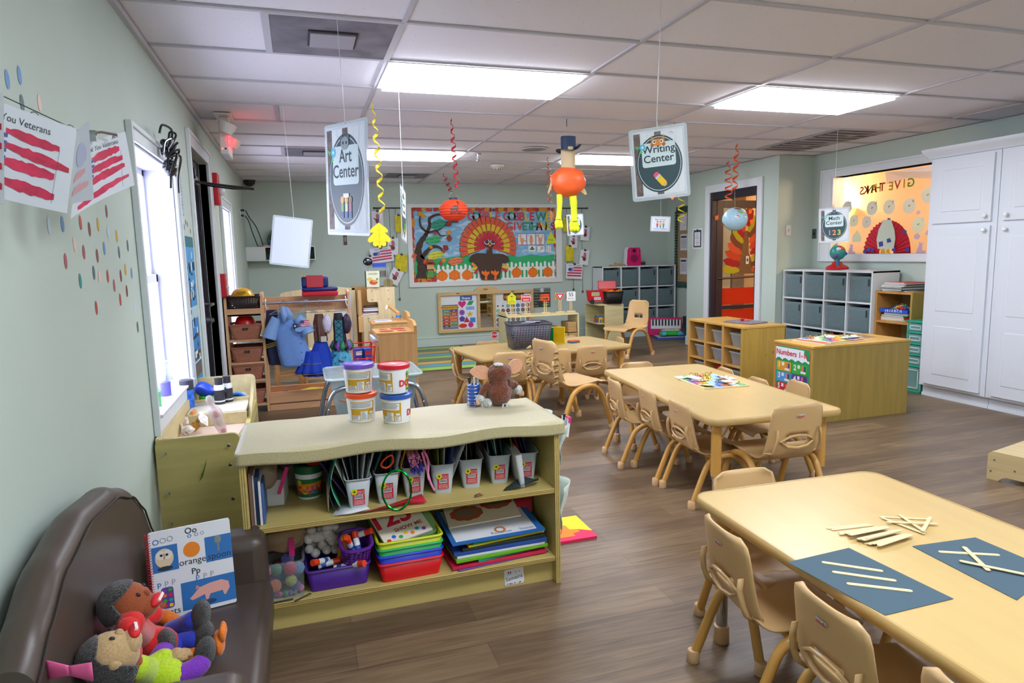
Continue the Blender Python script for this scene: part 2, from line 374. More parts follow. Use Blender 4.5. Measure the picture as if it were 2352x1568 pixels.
# sun and sky outside, ceiling lamps inside
w=bpy.data.worlds.new('sky'); SC.world=w; w.use_nodes=True
w.node_tree.nodes['Background'].inputs[0].default_value=(.74,.76,1,1); w.node_tree.nodes['Background'].inputs[1].default_value=4.5
LAMP=mat('#f0f4ff',.5,'emit',s=9)
def ceiling_light(x,y,label):
    t=thing('ceiling_light',label,'ceiling light',(x,y,H),0,'fluorescent ceiling panels')
    f=MB(); a,bb=1.2,.59; e=.03; FR=mat('#dfe3ea',.4)
    for q in ((0,0,a,e),(0,bb-e,a,bb),(0,e,e,bb-e),(a-e,e,a,bb-e)): f.box(q[0],q[1],-.008,q[2],q[3],.0,FR)
    f.build('frame',t); MB().box(e,e,-.03,a-e,bb-e,-.002,LAMP).build('diffuser',t,flat=True)
for x,y,l in ((1.2,3.81,'lit fluorescent ceiling panel above the green streamer, nearest the big gray vent'),(3.64,3.81,'lit fluorescent ceiling panel high on the right, nearest the white cabinet'),
    (1.2,6.86,'far lit ceiling panel behind the yellow curled streamer'),(3.64,6.86,'far lit ceiling panel behind the scarecrow and the Writing Center sign'),
    (1.2,.76,'lit ceiling panel overhead near the dotted wall, outside the picture'),(3.64,.76,'lit ceiling panel overhead on the near right, outside the picture'),
    (1.2,-2.29,'lit ceiling panel at the rear of the room, dotted wall side'),(3.64,-2.29,'lit ceiling panel at the rear of the room, cabinet side')): ceiling_light(x,y,l)
def hall_lamp(x,y):
    l=bpy.data.lights.new('hall_lamp','POINT'); l.energy=26; l.color=(1,.72,.42); l.shadow_soft_size=.15
    o=bpy.data.objects.new('hall_lamp',l); o.location=(x,y,2.2); COL.objects.link(o)
hall_lamp(7.4,5.2); hall_lamp(7.5,8.8)
# ---------------------------------------------------------------- camera
cd=bpy.data.cameras.new('camera'); cam=bpy.data.objects.new('camera',cd); COL.objects.link(cam); SC.camera=cam
yaw,pit,rol=.3088594,.1315613,-.0224702
f=Vector((math.sin(yaw)*math.cos(pit),math.cos(yaw)*math.cos(pit),-math.sin(pit))); r0=Vector((math.cos(yaw),-math.sin(yaw),0)); u0=r0.cross(f)
r=r0*math.cos(rol)+u0*math.sin(rol); u=-r0*math.sin(rol)+u0*math.cos(rol)
cam.matrix_world=Matrix(((r.x,u.x,-f.x,.6579),(r.y,u.y,-f.y,0),(r.z,u.z,-f.z,1.374),(0,0,0,1)))
cd.sensor_width=36; cd.lens=36*1516.83/2352; cd.clip_start=.02
vs=SC.view_settings; vs.view_transform='Standard'; vs.look='None'; vs.exposure=1.38; vs.gamma=1; vs.use_curve_mapping=False
SC.cycles.use_denoising=True; SC.cycles.max_bounces=8; SC.cycles.diffuse_bounces=4; SC.cycles.transparent_max_bounces=16

# ---------------------------------------------------------------- ceiling fittings
PERF=mat('#8b8a98',.6,'holes',pitch=.012,r=.16); PERFB=mat('#4c4853',.7,'mottle',scale=4,d=.35)
def vent(x,y,label):
    t=thing('air_vent',label,'air vent',(x,y,H),0,'square perforated ceiling vents')
    MB().box(.015,.015,-.004,.595,.595,-.001,mat('#77747f',.6,'mottle',scale=5,d=.3)).build('perforated_panel',t,flat=True)
    f=MB()
    for q in ((0,0,.61,.022),(0,.588,.61,.61),(0,.022,.022,.588),(.588,.022,.61,.588)): f.box(q[0],q[1],-.006,q[2],q[3],-.001,BAR)
    f.build('frame',t); MB().box(.2,.2,-.02,.41,.41,-.012,mat('#9d9ba6',.5)).box(.19,.19,-.012,.42,.42,-.004,mat('#3f3b42',.8)).build('deflector',t,bevel=.002)
vent(.58,3.19,'large gray perforated ceiling vent with square plaque, nearest the camera'); vent(.58,6.85,'gray perforated ceiling vent beyond the exit sign'); vent(1.8,8.68,'dusty gray ceiling vent closest to the far wall')
for y,l in ((5.02,'dark slotted ceiling diffuser nearer the white cabinet'),(5.63,'dark slotted ceiling diffuser farther from the white cabinet')):
    t=thing('slot_diffuser',l,'air vent',(5.46,y,H),0,'slotted ceiling diffusers')
    MB().box(.02,.02,-.006,.59,.59,-.001,mat('#5e5558',.7,'two',h2='#b5b2ba',scale=3,p=.5)).build('grille',t,flat=True)
    f=MB()
    for k in range(5): f.box(.03,.06+.12*k,-.012,.58,.068+.12*k,-.006,BAR)
    f.build('louver',t)
p=(2.548,6.960,2.440)
t=thing('sprinkler_head','chrome fire sprinkler head hanging from the ceiling tile','sprinkler',(p[0],p[1],H))
MB().cyl((0,0,0),(0,0,-.012),.035,ST).cyl((0,0,-.012),(0,0,-.06),.012,ST,10,.006).build('body',t); MB().cyl((0,0,-.075),(0,0,-.078),.02,ST).tube([(-.014,0,-.03),(-.012,0,-.06),(0,0,-.075)],.003,ST,6).tube([(.014,0,-.03),(.012,0,-.06),(0,0,-.075)],.003,ST,6).build('deflector',t)
p=(3.017,7.822,2.440)
t=thing('smoke_detector','white round smoke detector on the ceiling','smoke detector',(p[0],p[1],H))
MB().lathe([(.085,0),(.08,-.02),(.06,-.035),(.04,-.04),(.04,-.06),(0,-.062)],mat('#dcdcd6',.4)).build('housing',t)
b=MB()
for k in range(8): b.T=TR(0,0,-.052,k*PI/4); b.box(.036,-.008,-.006,.042,.008,.006,BLK)
b.build('sensor_slots',t)
p=(3.044,6.582,2.440)
t=thing('ceiling_speaker','round flush gray ceiling speaker','speaker',(p[0],p[1],H))
MB().lathe([(.14,0),(.14,-.008),(.125,-.01),(.125,0)],mat('#d0ced4',.5),32).build('rim',t); MB().disc(0,0,.125,mat('#8e9298',.7),-.006,32).build('grille',t)
t=thing('dome_camera','black dome security camera at the top of the far wall','security camera',(0.096,9.820,2.439))
MB().lathe([(.085,.03),(.085,.0),(.07,-.045),(.035,-.075),(0,-.08)],mat('#15150f',.15),24).build('dome',t); MB().lathe([(.1,.03),(.1,.05),(0,.05)],BLK,24).build('base',t)
# exit sign with two lamp heads
t=thing('exit_sign','white exit sign with emergency lamps and red lettering hanging from the ceiling','exit sign',(.2,5.5,H))
IV=mat('#ded8d2',.4)
MB().box(-.06,-.13,-.012,.06,.13,0,IV).box(-.035,-.03,-.06,.035,.03,-.012,IV).build('canopy',t,bevel=.004)
MB().box(-.03,-.16,-.3,.03,.16,-.06,IV).build('housing',t,bevel=.008)
b=MB(frame((.031,0,-.18),(0,1,0),(0,0,1))); b.text('EXIT',.17,mat('#ff2a35',.5,'emit',s=2.2),0,-.06,.001,bold=.02); b.build('lettering',t,flat=True)
b=MB(frame((0,-.161,-.26),(1,0,0),(0,0,1))); b.disc(-.012,0,.006,mat('#ff3030',.5,'emit',s=4)).rect(.004,-.006,.016,.006,mat('#401015')); b.build('test_button',t,flat=True)
for sgn in (-1,1):
    b=MB(TR(.03,sgn*.2-.0,-.12 if sgn<0 else -.16,0,0,.35)); b.lathe([(.02,-.05),(.045,-.04),(.06,0),(.062,.03),(.055,.034),(0,.03)],IV,20); b.T=TR(0,0,0); b.cyl((0,sgn*.15,-.13),(.02,sgn*.19,-.13),.018,IV); b.build('lamp_head',t)
# ---------------------------------------------------------------- things hung from the ceiling
STR=mat('#dfe3ea',.3,'clear',a=.75); PAPER=mat('#dfe6ee',.6,'thin',a=.25); LAM=mat('#eaf2f4',.08,'clear',a=.45)
SLATE=mat('#2f4a50',.5); INK=mat('#26373c',.6); PLKA=mat('#d6dde0',.7,'two',h2='#3f464a',scale=22,st=(1,.25,1),p=.66)
def hung(name,label,cat,top,c,t,roll,group=None):
    """Empty at the object's centre c under a string tied at top on the ceiling"""
    o=thing(name,label,cat,c,t,group); o.rotation_euler=(0,roll,t) ; o.rotation_mode='YXZ'
    o.rotation_euler=(0,roll,t); return o
def sheet_sign(label,top,c,w,h,t,roll,draw,group='laminated center signs on strings',side=1):
    o=hung('center_sign',label,'sign',top,c,t,roll,group)
    F=frame((0,0,0),(1,0,0),(0,0,1))
    b=MB(F); m=.012
    b.prism(rrect(w,h,.012),-.0006,.0006,LAM); b.prism(rrect(w-2*m,h-2*m,.003),-.0009,.0009,PAPER)
    draw(b,w-2*m,h-2*m,.0014); b.build('laminated_sheet',o,flat=True)
    M=Matrix.Translation(c)@Matrix.Rotation(t,4,'Z')@Matrix.Rotation(roll,4,'Y')
    hole=M@Vector((0,0,h/2-.008)); k=MB(); q=M.inverted()@Vector(top)
    k.tube([q,(0,0,h/2+.02),(0,.002,h/2-.01),(.004,-.002,h/2-.012),(0,0,h/2+.02)],.0014,STR,5); k.build('string',o); return o
def planks(b,w,h,z):
    n=7
    for i in range(n):
        x=-w/2+w*i/n; b.rect(x+.001,-h/2,x+w/n-.001,h/2,mat('#6f625c',.7,'mottle',scale=30,d=.4) if i in (0,3) else PLKA,z)
def badge(b,w,h,z,l1,l2,ts=.22,dark=SLATE,panel='#c7dadc'):
    planks(b,w*.94,h*.94,z); b.disc(0,-.01*h,.44*w,dark,z+.0006,48,.43*h); b.ring(0,-.01*h,.405*w,.413*w,mat('#dfe9ea'),z+.001,48,.395*h/(.405*w))
    b.poly(rrect(.64*w,.36*h,.05*w,4,0,.13*h),mat(panel),z+.0014); b.text(l1,ts*w,INK,0,.16*h,z+.002,bold=.012); b.text(l2,ts*w,INK,0,.02*h,z+.002,bold=.012)
    b.disc(-.3*w,.26*h,.06*w,mat('#5fb6d4'),z+.0022,12); b.disc(-.3*w,.26*h,.02*w,mat('#e8f4f6'),z+.0026,10)
    b.poly([(-.36*w,.27*h),(-.45*w,.29*h),(-.4*w,.23*h)],mat('#3fbf5a'),z+.0018); b.poly([(-.33*w,.22*h),(-.38*w,.15*h),(-.3*w,.19*h)],mat('#3fbf5a'),z+.0018)
def d_writing(b,w,h,z):
    badge(b,w,h,z,'Writing','Center',.2); FX=mat('#cf8531')
    b.poly([(-.12*w,.42*h),(-.08*w,.36*h),(.08*w,.36*h),(.12*w,.43*h),(.13*w,.3*h),(0,.24*h),(-.13*w,.3*h)],FX,z+.003)
    for s in (-1,1): b.disc(s*.07*w,.315*h,.035*w,mat('#f2e6d4'),z+.0034,12); b.disc(s*.065*w,.318*h,.018*w,BLK,z+.0038,10); b.disc(s*.11*w,.275*h,.035*w,mat('#b8621e'),z+.0034,12)
    b.disc(0,.25*h,.016*w,BLK,z+.0038,8)
    T=b.T; b.T=T@Matrix.Translation((.0,-.24*h,z+.003))@Matrix.Rotation(R(-52),4,'Z'); l=.13*h
    b.rect(-l*.25,-l*.35,l*.75,l*.35,mat('#f0c419')).rect(-l*.5,-l*.35,-l*.25,l*.35,mat('#9fc3d6'),.0004).poly([(-l*.5,-l*.35),(-l*.5,l*.35),(-l*.85,l*.3),(-l*.95,0),(-l*.85,-l*.3)],mat('#e8566f'),.0004)
    b.poly([(l*.75,-l*.35),(l*1.15,-l*.08),(l*1.15,l*.08),(l*.75,l*.35),(l*.68,.12*l)],mat('#d9b36a'),.0004).poly([(l*1.05,-l*.16),(l*1.2,0),(l*1.05,l*.16)],BLK,.0008)
    b.rect(-l*.36,-l*.35,-l*.32,l*.35,mat('#e8eef0'),.0008); b.T=T
def d_art(b,w,h,z):
    badge(b,w,h,z,'Art','Center',.22)
    b.disc(0,.33*h,.1*w,mat('#8e98a0'),z+.003,16,.06*h)
    for s in (-1,1): b.disc(s*.08*w,.38*h,.035*w,mat('#55606a'),z+.0028,10); b.disc(s*.04*w,.335*h,.02*w,BLK,z+.0034,8)
    for i,(cc,x) in enumerate((('#e0a860',-.1),('#d8b04a',0),('#8a6a50',.1))): b.disc(x*w,-.19*h,.045*w,mat(cc),z+.003,12); b.rect((x-.03)*w,-.3*h,(x+.03)*w,-.2*h,mat(['#8ab04a','#c9d3d6','#a85a66'][i]),z+.0026); b.rect((x-.03)*w,-.36*h,(x+.03)*w,-.3*h,mat('#2f5f96'),z+.0026)
    b.rect(-.07*w,-.17*h,.07*w,-.13*h,mat('#e6e2d6'),z+.0034)
def d_science(b,w,h,z):
    badge(b,w,h,z,'Science','Center',.17); b.poly([(-.06*w,.42*h),(.06*w,.42*h),(0,.3*h)],mat('#cf8531'),z+.003); b.disc(0,-.25*h,.12*w,mat('#3f9a4a'),z+.003,10,.08*h); b.disc(-.05*w,-.33*h,.06*w,mat('#e6d23a'),z+.0034,10)
def d_math(b,w,h,z):
    badge(b,w,h,z,'Math','Center',.2)
    for x,ch,cc in ((-.16,'1','#a99ad0'),(0,'2','#e3936f'),(.17,'3','#b8d45a')): b.text(ch,.27*w,mat(cc),x*w,-.3*h,z+.003,bold=.02)
    for s in (-1,1): b.disc(s*.07*w,.36*h,.05*w,mat('#3a4a66'),z+.003,10)
def d_library(b,w,h,z): badge(b,w,h,z,'Library','Center',.17)
def d_music(b,w,h,z):
    b.ring(0,0,.49*w,.5*w,mat('#b99bb0'),z,4,1) if 0 else None
    for q in ((-.49,-.47,.49,-.45),(-.49,.45,.49,.47),(-.49,-.47,-.475,.47),(.475,-.47,.49,.47)): b.rect(q[0]*w,q[1]*h,q[2]*w,q[3]*h,mat('#c99ab0'),z)
    b.text('Music Center',.11*w,mat('#1f6f6a'),0,.28*h,z,bold=.012); b.text('Centro de Musica',.1*w,mat('#1f6f6a'),0,-.4*h,z,bold=.012)
    for x,cc,hh in ((-.17,'#c0392b','#d8402f'),(0,'#d99a3a','#3a9a8a'),(.17,'#4f9a4a','#c9a050')):
        b.rect((x-.035)*w,-.28*h,(x+.035)*w,-.14*h,mat('#2f5fb0'),z); b.rect((x-.05)*w,-.14*h,(x+.05)*w,.04*h,mat(cc),z); b.disc(x*w,.09*h,.04*w,mat('#e0b48a'),z+.0004,12); b.poly([((x-.07)*w,.13*h),((x+.07)*w,.13*h),((x+.03)*w,.22*h),((x-.03)*w,.22*h)],mat(hh),z+.0008)
sheet_sign('laminated Writing Center sign with fox and pencil',(2.17,2.58,H),(2.164,2.580,1.748),.245,.305,R(-36),R(-4),d_writing)
sheet_sign('large laminated Art Center sign turned almost edge-on to the left wall',(.888,3.165,H-.006),(0.893,3.170,1.729),.40,.505,R(-66),R(3),d_art)
sheet_sign('blank white back of a laminated sign above the dress-up rack',(.624,4.91,H),(0.624,4.900,1.493),.265,.34,R(3),R(8),lambda b,w,h,z:None)
sheet_sign('narrow-looking Science Center sign seen nearly edge-on beside the leaf streamer',(1.34,4.41,H),(1.338,4.410,1.645),.26,.35,R(74),R(6),d_science)
sheet_sign('laminated Math Center sign in front of the interior window',(5.461,5.05,H),(5.465,5.050,1.575),.265,.325,R(-43),R(-2),d_math)
sheet_sign('small landscape Music Center sign with three band players',((5.290,7.900,2.319)[0],7.9,H),(5.294,7.900,1.728),.26,.2,R(-24),R(3),d_music)
sheet_sign('laminated sign partly hidden behind the scarecrow foot',((4.275,8.400,2.247)[0],8.4,H),(4.276,8.400,1.749),.23,.285,R(-18),R(-3),d_library)
def ribbon(b,top,z1,r,w,turns,m,taper=.3,dx=0,n=14):
    x,y,z0=top; N=int(turns*n)
    def fn(u,v):
        t=v; a=2*PI*turns*t; rr=r*(taper+(1-taper)*min(1,3*t)); z=z0+(z1-z0)*t
        return (x+rr*math.cos(a)+dx*t,y+rr*math.sin(a),z+(u-.5)*w*(.3+.7*abs(math.sin(a*.5+.6))))
    b.grid(fn,1,N,m); return b
GOLD=mat('#d6b81c',.18,'two',h2='#e9e04a',scale=30); REDR=mat('#b01d2e',.2); ORR=mat('#e2521f',.25); COP=mat('#b8552a',.2)
def streamer(name,label,top,c,zend,r,w,turns,m,group='curled foil streamers on the ceiling',dx=0):
    o=thing(name,label,'streamer',(top[0],top[1],H),0,group); ribbon(MB(),(0,0,0),zend-H,r,w,turns,m,dx=dx).build('curl',o,solid=.0004); return o
def leafpoly(s):
    P=[(0,.5),(.13,.40),(.27,.30),(.36,.19),(.34,.1),(.22,.12),(.3,.02),(.42,-.1),(.47,-.2),(.4,-.29),(.28,-.26),(.2,-.2),(.27,-.3),(.25,-.42),(.14,-.45),(.07,-.38),(.04,-.5)]
    return [(x*s,y*s) for x,y in P]+[(-x*s,y*s) for x,y in P[::-1] if x]
# yellow streamer with an oak leaf
p=(1.219,4.800,1.527)
o=streamer('leaf_streamer','curled gold foil streamer with a yellow paper oak leaf',(1.219,4.80,H),None,(1.223,4.800,1.679)[2],.022,.03,7.5,GOLD,dx=.03)
b=MB(frame((p[0]-1.219,p[1]-4.8,p[2]-H),(1,-.1,0),(0,0,1))); b.prism(leafpoly(.175),-.0006,.0006,mat('#f2c80f',.6))
VN=mat('#d99a12',.6); b.rect(-.0015,-.085,.0015,.06,VN,.001)
for s in (-1,1):
    for y,x1,y1 in ((-.05,.055,-.025),(-.01,.05,.03),(.03,.03,.055)): b.poly([(0,y),(0,y+.003),(s*x1,y1+.002)],VN,.001)
b.build('paper_leaf',o,flat=True); MB().tube([(.025,0,(1.223,4.800,1.679)[2]-H),(p[0]-1.219,0,p[2]-H+.085)],.001,STR,5).build('string',o)
# orange paper lantern on a red streamer
p=(1.869,5.250,1.730)
o=streamer('paper_lantern','orange paper lantern with black cat print on a red curled streamer',(1.873,5.25,H),None,(1.878,5.250,1.890)[2],.02,.022,8,REDR,dx=.03); o['category']='lantern'
c=(p[0]-1.873,0,p[2]-H); rr=.1; LAN=mat('#f0532a',.7,'thin',a=.35)
prof=[]
for i in range(45):
    a=-80+160*i/44; k=1+(.035 if i%4<2 else -.01); prof.append((rr*math.cos(R(a))*k+.012,rr*.86*math.sin(R(a))))
b=MB(); b.open_lathe(prof,LAN,32,c)
for pts in ([(-.05,.01),(-.02,.03),(.01,.025),(.012,.0),(.0,-.02),(-.008,-.005),(-.03,-.005),(-.04,-.02),(-.05,-.018)],[(.005,.025),(.02,.05),(.01,.065),(.0,.06),(.012,.05)]):
    q=[]
    for x,z in pts:
        y=-math.sqrt(max(.0001,(.117*.117)*(1-(z/.09)**2*.8)-x*x)); q.append((c[0]+x,y,c[2]+z))
    b.poly(q,BLK)
for k in range(26):
    x=rnd.uniform(-.06,.06); z=rnd.uniform(-.04,-.018); y=-math.sqrt(.0139-x*x)*.985; b.poly([(c[0]+x,y,c[2]+z),(c[0]+x+.012,y,c[2]+z+.003),(c[0]+x+.004,y,c[2]+z+.009)],BLK)
b.build('paper_shade',o)
b=MB()
for z in (.09,-.09): b.lathe([(.036,-.008),(.036,.008),(.03,.008),(.03,-.008)],mat('#2a2c33',.5),20,(c[0],c[1],c[2]+z))
b.tube([(c[0]-.036,0,c[2]+.09),(c[0]-.03,0,c[2]+.125),(c[0],0,c[2]+.145),(c[0]+.03,0,c[2]+.125),(c[0]+.036,0,c[2]+.09)],.0015,ST,6); b.build('rim_and_handle',o,split=True)
b=MB(); ribbon(b,(c[0]-.07,.02,c[2]+.29),c[2]+.14,.02,.014,4,mat('#6e1f22',.3),dx=.06); b.build('short_curl',o,solid=.0004)
# thin copper streamer with a carrot-shaped paper
o=streamer('carrot_streamer','thin copper streamer with a small orange paper carrot, in front of the turkey board',(3.384,7.08,H),None,(3.380,7.080,1.925)[2],.025,.018,7,COP,dx=.02)
zc=(3.378,7.080,1.785)[2]-H; MB(frame((.03,0,zc),(1,-.3,0),(0,0,1))).prism([(-.012,.06),(.012,.06),(.018,0),(.003,-.075),(-.012,-.01)],-.001,.001,mat('#ef8a3a',.6)).build('paper_carrot',o,flat=True); MB().tube([(.02,0,zc+.14),(.03,0,zc+.06)],.001,STR,5).build('string',o)
# orange streamer behind the Writing Center sign
o=streamer('diamond_streamer','orange foil streamer mostly hidden behind the Writing Center sign',(3.733,5.03,H),None,(3.728,5.030,2.013)[2],.022,.03,4,ORR); zc=(3.734,5.030,1.854)[2]-H
MB(frame((-.01,0,zc),(1,-.3,0),(0,0,1))).prism([(0,.08),(.05,.02),(.02,-.03),(0,-.055),(-.03,-.02),(-.05,.02)],-.001,.001,mat('#f26b35',.6)).build('paper_leaf',o,flat=True)
p=(5.764,8.144,2.440)
o=streamer('gold_streamer','gold curled streamer hanging before the green-bordered bulletin board',(p[0],p[1],H),None,H-.72,.05,.03,5,GOLD)
# two red swirls and the balloon-like globe near the glass door
o=streamer('red_streamer','thin red curled streamer, higher of the two over the glass door',(5.738,7.07,H),None,H-.48,.045,.022,5,ORR,dx=.02)
p=(4.993,5.900,1.681)
o=streamer('paper_globe','pale blue glossy paper globe with leaf shapes hanging before the glass door',(5.0,5.9,H),None,(5.033,5.900,1.960)[2],.03,.03,4.5,ORR,dx=-.02); o['category']='globe'
c=(p[0]-5.0,0,p[2]-H); b=MB(); b.ell(c,(.128,.128,.12),mat('#a9cfe0',.15,'mottle',scale=60,d=.1),28,18); b.build('ball',o)
def on_ball(pts,m,c,r,b,off=1.012):
    q=[]
    for x,z in pts:
        y=-math.sqrt(max(1e-6,r*r-x*x-z*z)); v=Vector((x,y,z)).normalized()*r*off; v=Matrix.Rotation(R(-38),3,'Z')@v; q.append((c[0]+v.x,c[1]+v.y,c[2]+v.z*.94))
    b.poly(q,m)
b=MB(); on_ball([(.03,.07),(.045,.02),(.04,-.03),(.03,-.065),(.018,-.02),(.018,.03)],mat('#e4512f',.4),c,.128,b); on_ball([(.03,.09),(.06,.08),(.085,.06),(.06,.055),(.03,.075)],mat('#7bc23a',.4),c,.128,b); on_ball([(0,.115),(.04,.11),(.06,.095),(.02,.1),(-.01,.108)],mat('#8a2f4a',.4),c,.128,b,1.02); on_ball([(-.118,-.03),(-.1,-.06),(-.085,-.085),(-.1,-.075),(-.117,-.045)],mat('#a85a50',.4),c,.128,b); b.build('leaf_print',o,split=True)
MB().tube([(-.02,0,p[2]-H+.3),(c[0],0,c[2]+.12)],.001,STR,5).build('string',o)
# stuffed scarecrow turkey
o=thing('scarecrow_decoration','hanging paper scarecrow with navy hat, orange body and yellow feet','decoration',(2.785,5.09,H)); ox,oy=2.785,5.09
def rel(p): return Vector((p[0]-ox,p[1]-oy,p[2]-H))
def crumple(c,r,m,seed,nu=26,nv=16,amp=.09):
    q=random.Random(seed); W=[(q.uniform(-4,4),q.uniform(-4,4),q.uniform(-4,4),q.uniform(0,6)) for _ in range(7)]
    def fn(u,v):
        a=2*PI*u; e=PI*(v-.5); d=Vector((math.cos(e)*math.cos(a),math.cos(e)*math.sin(a),math.sin(e)))
        k=1+amp*sum(abs(math.sin(w[0]*d.x+w[1]*d.y+w[2]*d.z+w[3])) for w in W)/3-amp
        return (c[0]+d.x*r[0]*k,c[1]+d.y*r[1]*k,c[2]+d.z*r[2]*k)
    return MB().grid(fn,nu,nv,m,closed_u=True)
crumple(rel((2.792,5.090,1.948)),(.135,.09,.11),mat('#f2632a',.45),3,amp=.16).build('body',o)
a=rel((2.797,5.090,2.044)); z=rel((2.799,5.090,2.220))
b=MB(); b.grid(lambda u,v:(a.x+(.06+.006*math.sin(6*PI*u))*math.cos(2*PI*u),a.y+(.035+.006*math.sin(8*PI*u+1))*math.sin(2*PI*u),a.z+(z.z-a.z)*v),24,8,mat('#c9b48d',.7),closed_u=True); b.build('paper_bag_head',o)
h=rel((2.799,5.090,2.199)); NV=mat('#1f3557',.6)
b=MB(); b.grid(lambda u,v:(h.x+(.063+.003*math.sin(10*PI*u))*math.cos(2*PI*u),h.y+.035*math.sin(2*PI*u),h.z+.105*v),24,4,NV,closed_u=True)
b.grid(lambda u,v:(h.x+(.058+.05*v)*math.cos(2*PI*u),h.y+(.03+.05*v)*math.sin(2*PI*u),h.z+.012*math.sin(4*PI*u+1)*v+.05*v*v*max(0,math.cos(2*PI*u))-.01*v),24,3,NV,closed_u=True); b.prism(circ(.063,20,h.x,h.y,.035),h.z+.1,h.z+.105,NV); b.build('hat',o)
YL=mat('#d9e516',.5)
for x0,y0,x1,y1,x2,y2,s in ((1285,446,1282,490,1284,508,.8),(1319,450,1318,500,1319,514,1)):
    A=rel((2.715,5.090,1.846)) if x0==1285 else rel((2.833,5.090,1.833)); B=rel((2.704,5.090,1.616)) if x0==1285 else rel((2.842,5.090,1.601))
    b=MB(); b.tube(smooth_path([A,A.lerp(B,.4)+Vector((.004,0,0)),B+Vector((0,0,.03))],4),[.03*s]*4+[.026*s]*4+[.034*s],YL,10)
    b.ell(B,(.045*s,.02,.05*s),YL)
    for k in (-1,0,1): b.ell(B+Vector((k*.026*s,-.008,-.032*s)),(.018*s,.018,.026*s),YL,10,8)
    b.build('leg',o)
TAN=mat('#cdb88a',.7)
for P in ([(-.105,0,.09),(-.15,-.005,.0),(-.175,0,-.08),(-.172,0,-.1),(-.145,0,-.04)],[(.1,0,-.03),(.15,0,-.06),(.165,0,-.1),(.15,0,-.105),(.11,0,-.08)]):
    c0=rel((2.792,5.090,1.948)); MB(frame(c0,(1,0,0),(0,0,1))).prism([(x,z) for x,_,z in P],-.004,.004,TAN).build('wing',o,bevel=.003)
b=MB().tube([(0,0,0),(0,0,h.z+.15),(-.055,0,h.z+.1)],.0012,STR,5).tube([(0,0,h.z+.15),(.055,0,h.z+.1)],.0012,STR,5).tube([(0,0,0),(0,0,-.06)],.003,BLK,5); b.build('string',o)
# ---------------------------------------------------------------- left wall
DOT={'b':('#5f8fc4','blue'),'k':('#4f6a70','slate'),'p':('#e3c2b4','pale pink'),'t':('#b04a3a','terracotta'),'y':('#c9a526','mustard'),'m':('#a5555f','mauve'),'n':('#7a4238','brown'),'g':('#2f8a86','teal'),'w':('#b8d0dc','pale blue')}
def dots(L,rz):
    for c,p in L:
        o=MB(TR(p[0]+.001,p[1],p[2],0,0,0)); o.poly([(0,.014*math.cos(a),.024*math.sin(a)) for a in [2*PI*i/16 for i in range(16)]],mat(DOT[c][0],.6)); q=o.build('wall_sticker',flat=True)
        tag(q,DOT[c][1]+' oval confetti sticker on the sage wall between the flags and first window','wall sticker','oval stickers on the left wall')
dots([('b',(0.000,2.006,1.831)),('b',(0.000,2.091,1.862)),('k',(0.000,2.087,1.790)),('p',(0.000,2.219,1.820)),
 ('w',(0.000,2.185,1.482)),('b',(0.000,2.301,1.492)),('t',(0.000,2.476,1.505)),('n',(0.000,2.568,1.488)),('y',(0.000,2.678,1.509)),('w',(0.000,2.799,1.487)),('y',(0.000,2.919,1.476)),('p',(0.000,2.394,1.434)),('m',(0.000,2.479,1.411)),('b',(0.000,2.725,1.427)),('k',(0.000,3.078,1.443)),('k',(0.000,2.928,1.415)),('n',(0.000,2.628,1.400)),('m',(0.000,2.292,1.383)),('k',(0.000,2.566,1.343)),('g',(0.000,2.411,1.320)),('p',(0.000,2.627,1.327)),('t',(0.000,2.733,1.327)),('n',(0.000,2.919,1.324)),('y',(0.000,3.003,1.347)),('b',(0.000,3.099,1.331)),('m',(0.000,2.809,1.291)),('n',(0.000,2.990,1.262)),('t',(0.000,2.876,1.234)),('t',(0.000,2.553,1.225)),('w',(0.000,3.089,1.194)),('k',(0.000,3.114,1.105)),('n',(0.000,2.804,1.563))],0)
def dots2(L):
    for c,p in L:
        o=MB(TR(p[0]+.001,p[1],p[2])); o.poly([(0,.014*math.cos(a),.018*math.sin(a)) for a in [2*PI*i/12 for i in range(12)]],mat(DOT[c][0],.6)); q=o.build('wall_sticker',flat=True)
        tag(q,DOT[c][1]+' oval sticker on the wall strip between first window and dark door','wall sticker','oval stickers above the fish poster')
dots2([('t',(0.000,4.651,1.619)),('k',(0.000,4.714,1.609)),('k',(0.000,4.581,1.583)),('b',(0.000,4.381,1.567)),('n',(0.000,4.819,1.569))])
# painted flag sheets pegged on a wire
WIRE=mat('#2c3236',.4); RP=mat('#c6284f',.5,'mottle',scale=40,d=.2)
o=thing('hanging_wire','thin dark wire with curtain rings strung along the left wall','wire',(.06,.4,1.77)); 
w0=Vector((0.019,1.762,1.765)); w1=Vector((0.115,2.075,1.728)); w2=Vector((0.159,2.218,1.713)); w3=Vector((.015,3.1,w2.z-.01)); q0=Vector((.02,.6,w0.z+.01)); OO=Vector((.06,.4,1.77))
MB().tube([q0-OO,w0-OO,w1-OO,w2-OO,w3-OO],.0013,WIRE,6).build('wire',o)
for p in ((0.097,1.848,1.723),(0.134,1.972,1.718)):
    MB(frame(Vector(p)-OO+Vector((0,0,-.006)),(.9,.3,0),(0,0,1))).tube([(.008*math.cos(a),.008*math.sin(a),0) for a in [2*PI*i/14 for i in range(14)]],.0009,WIRE,5,True).build('ring',o)
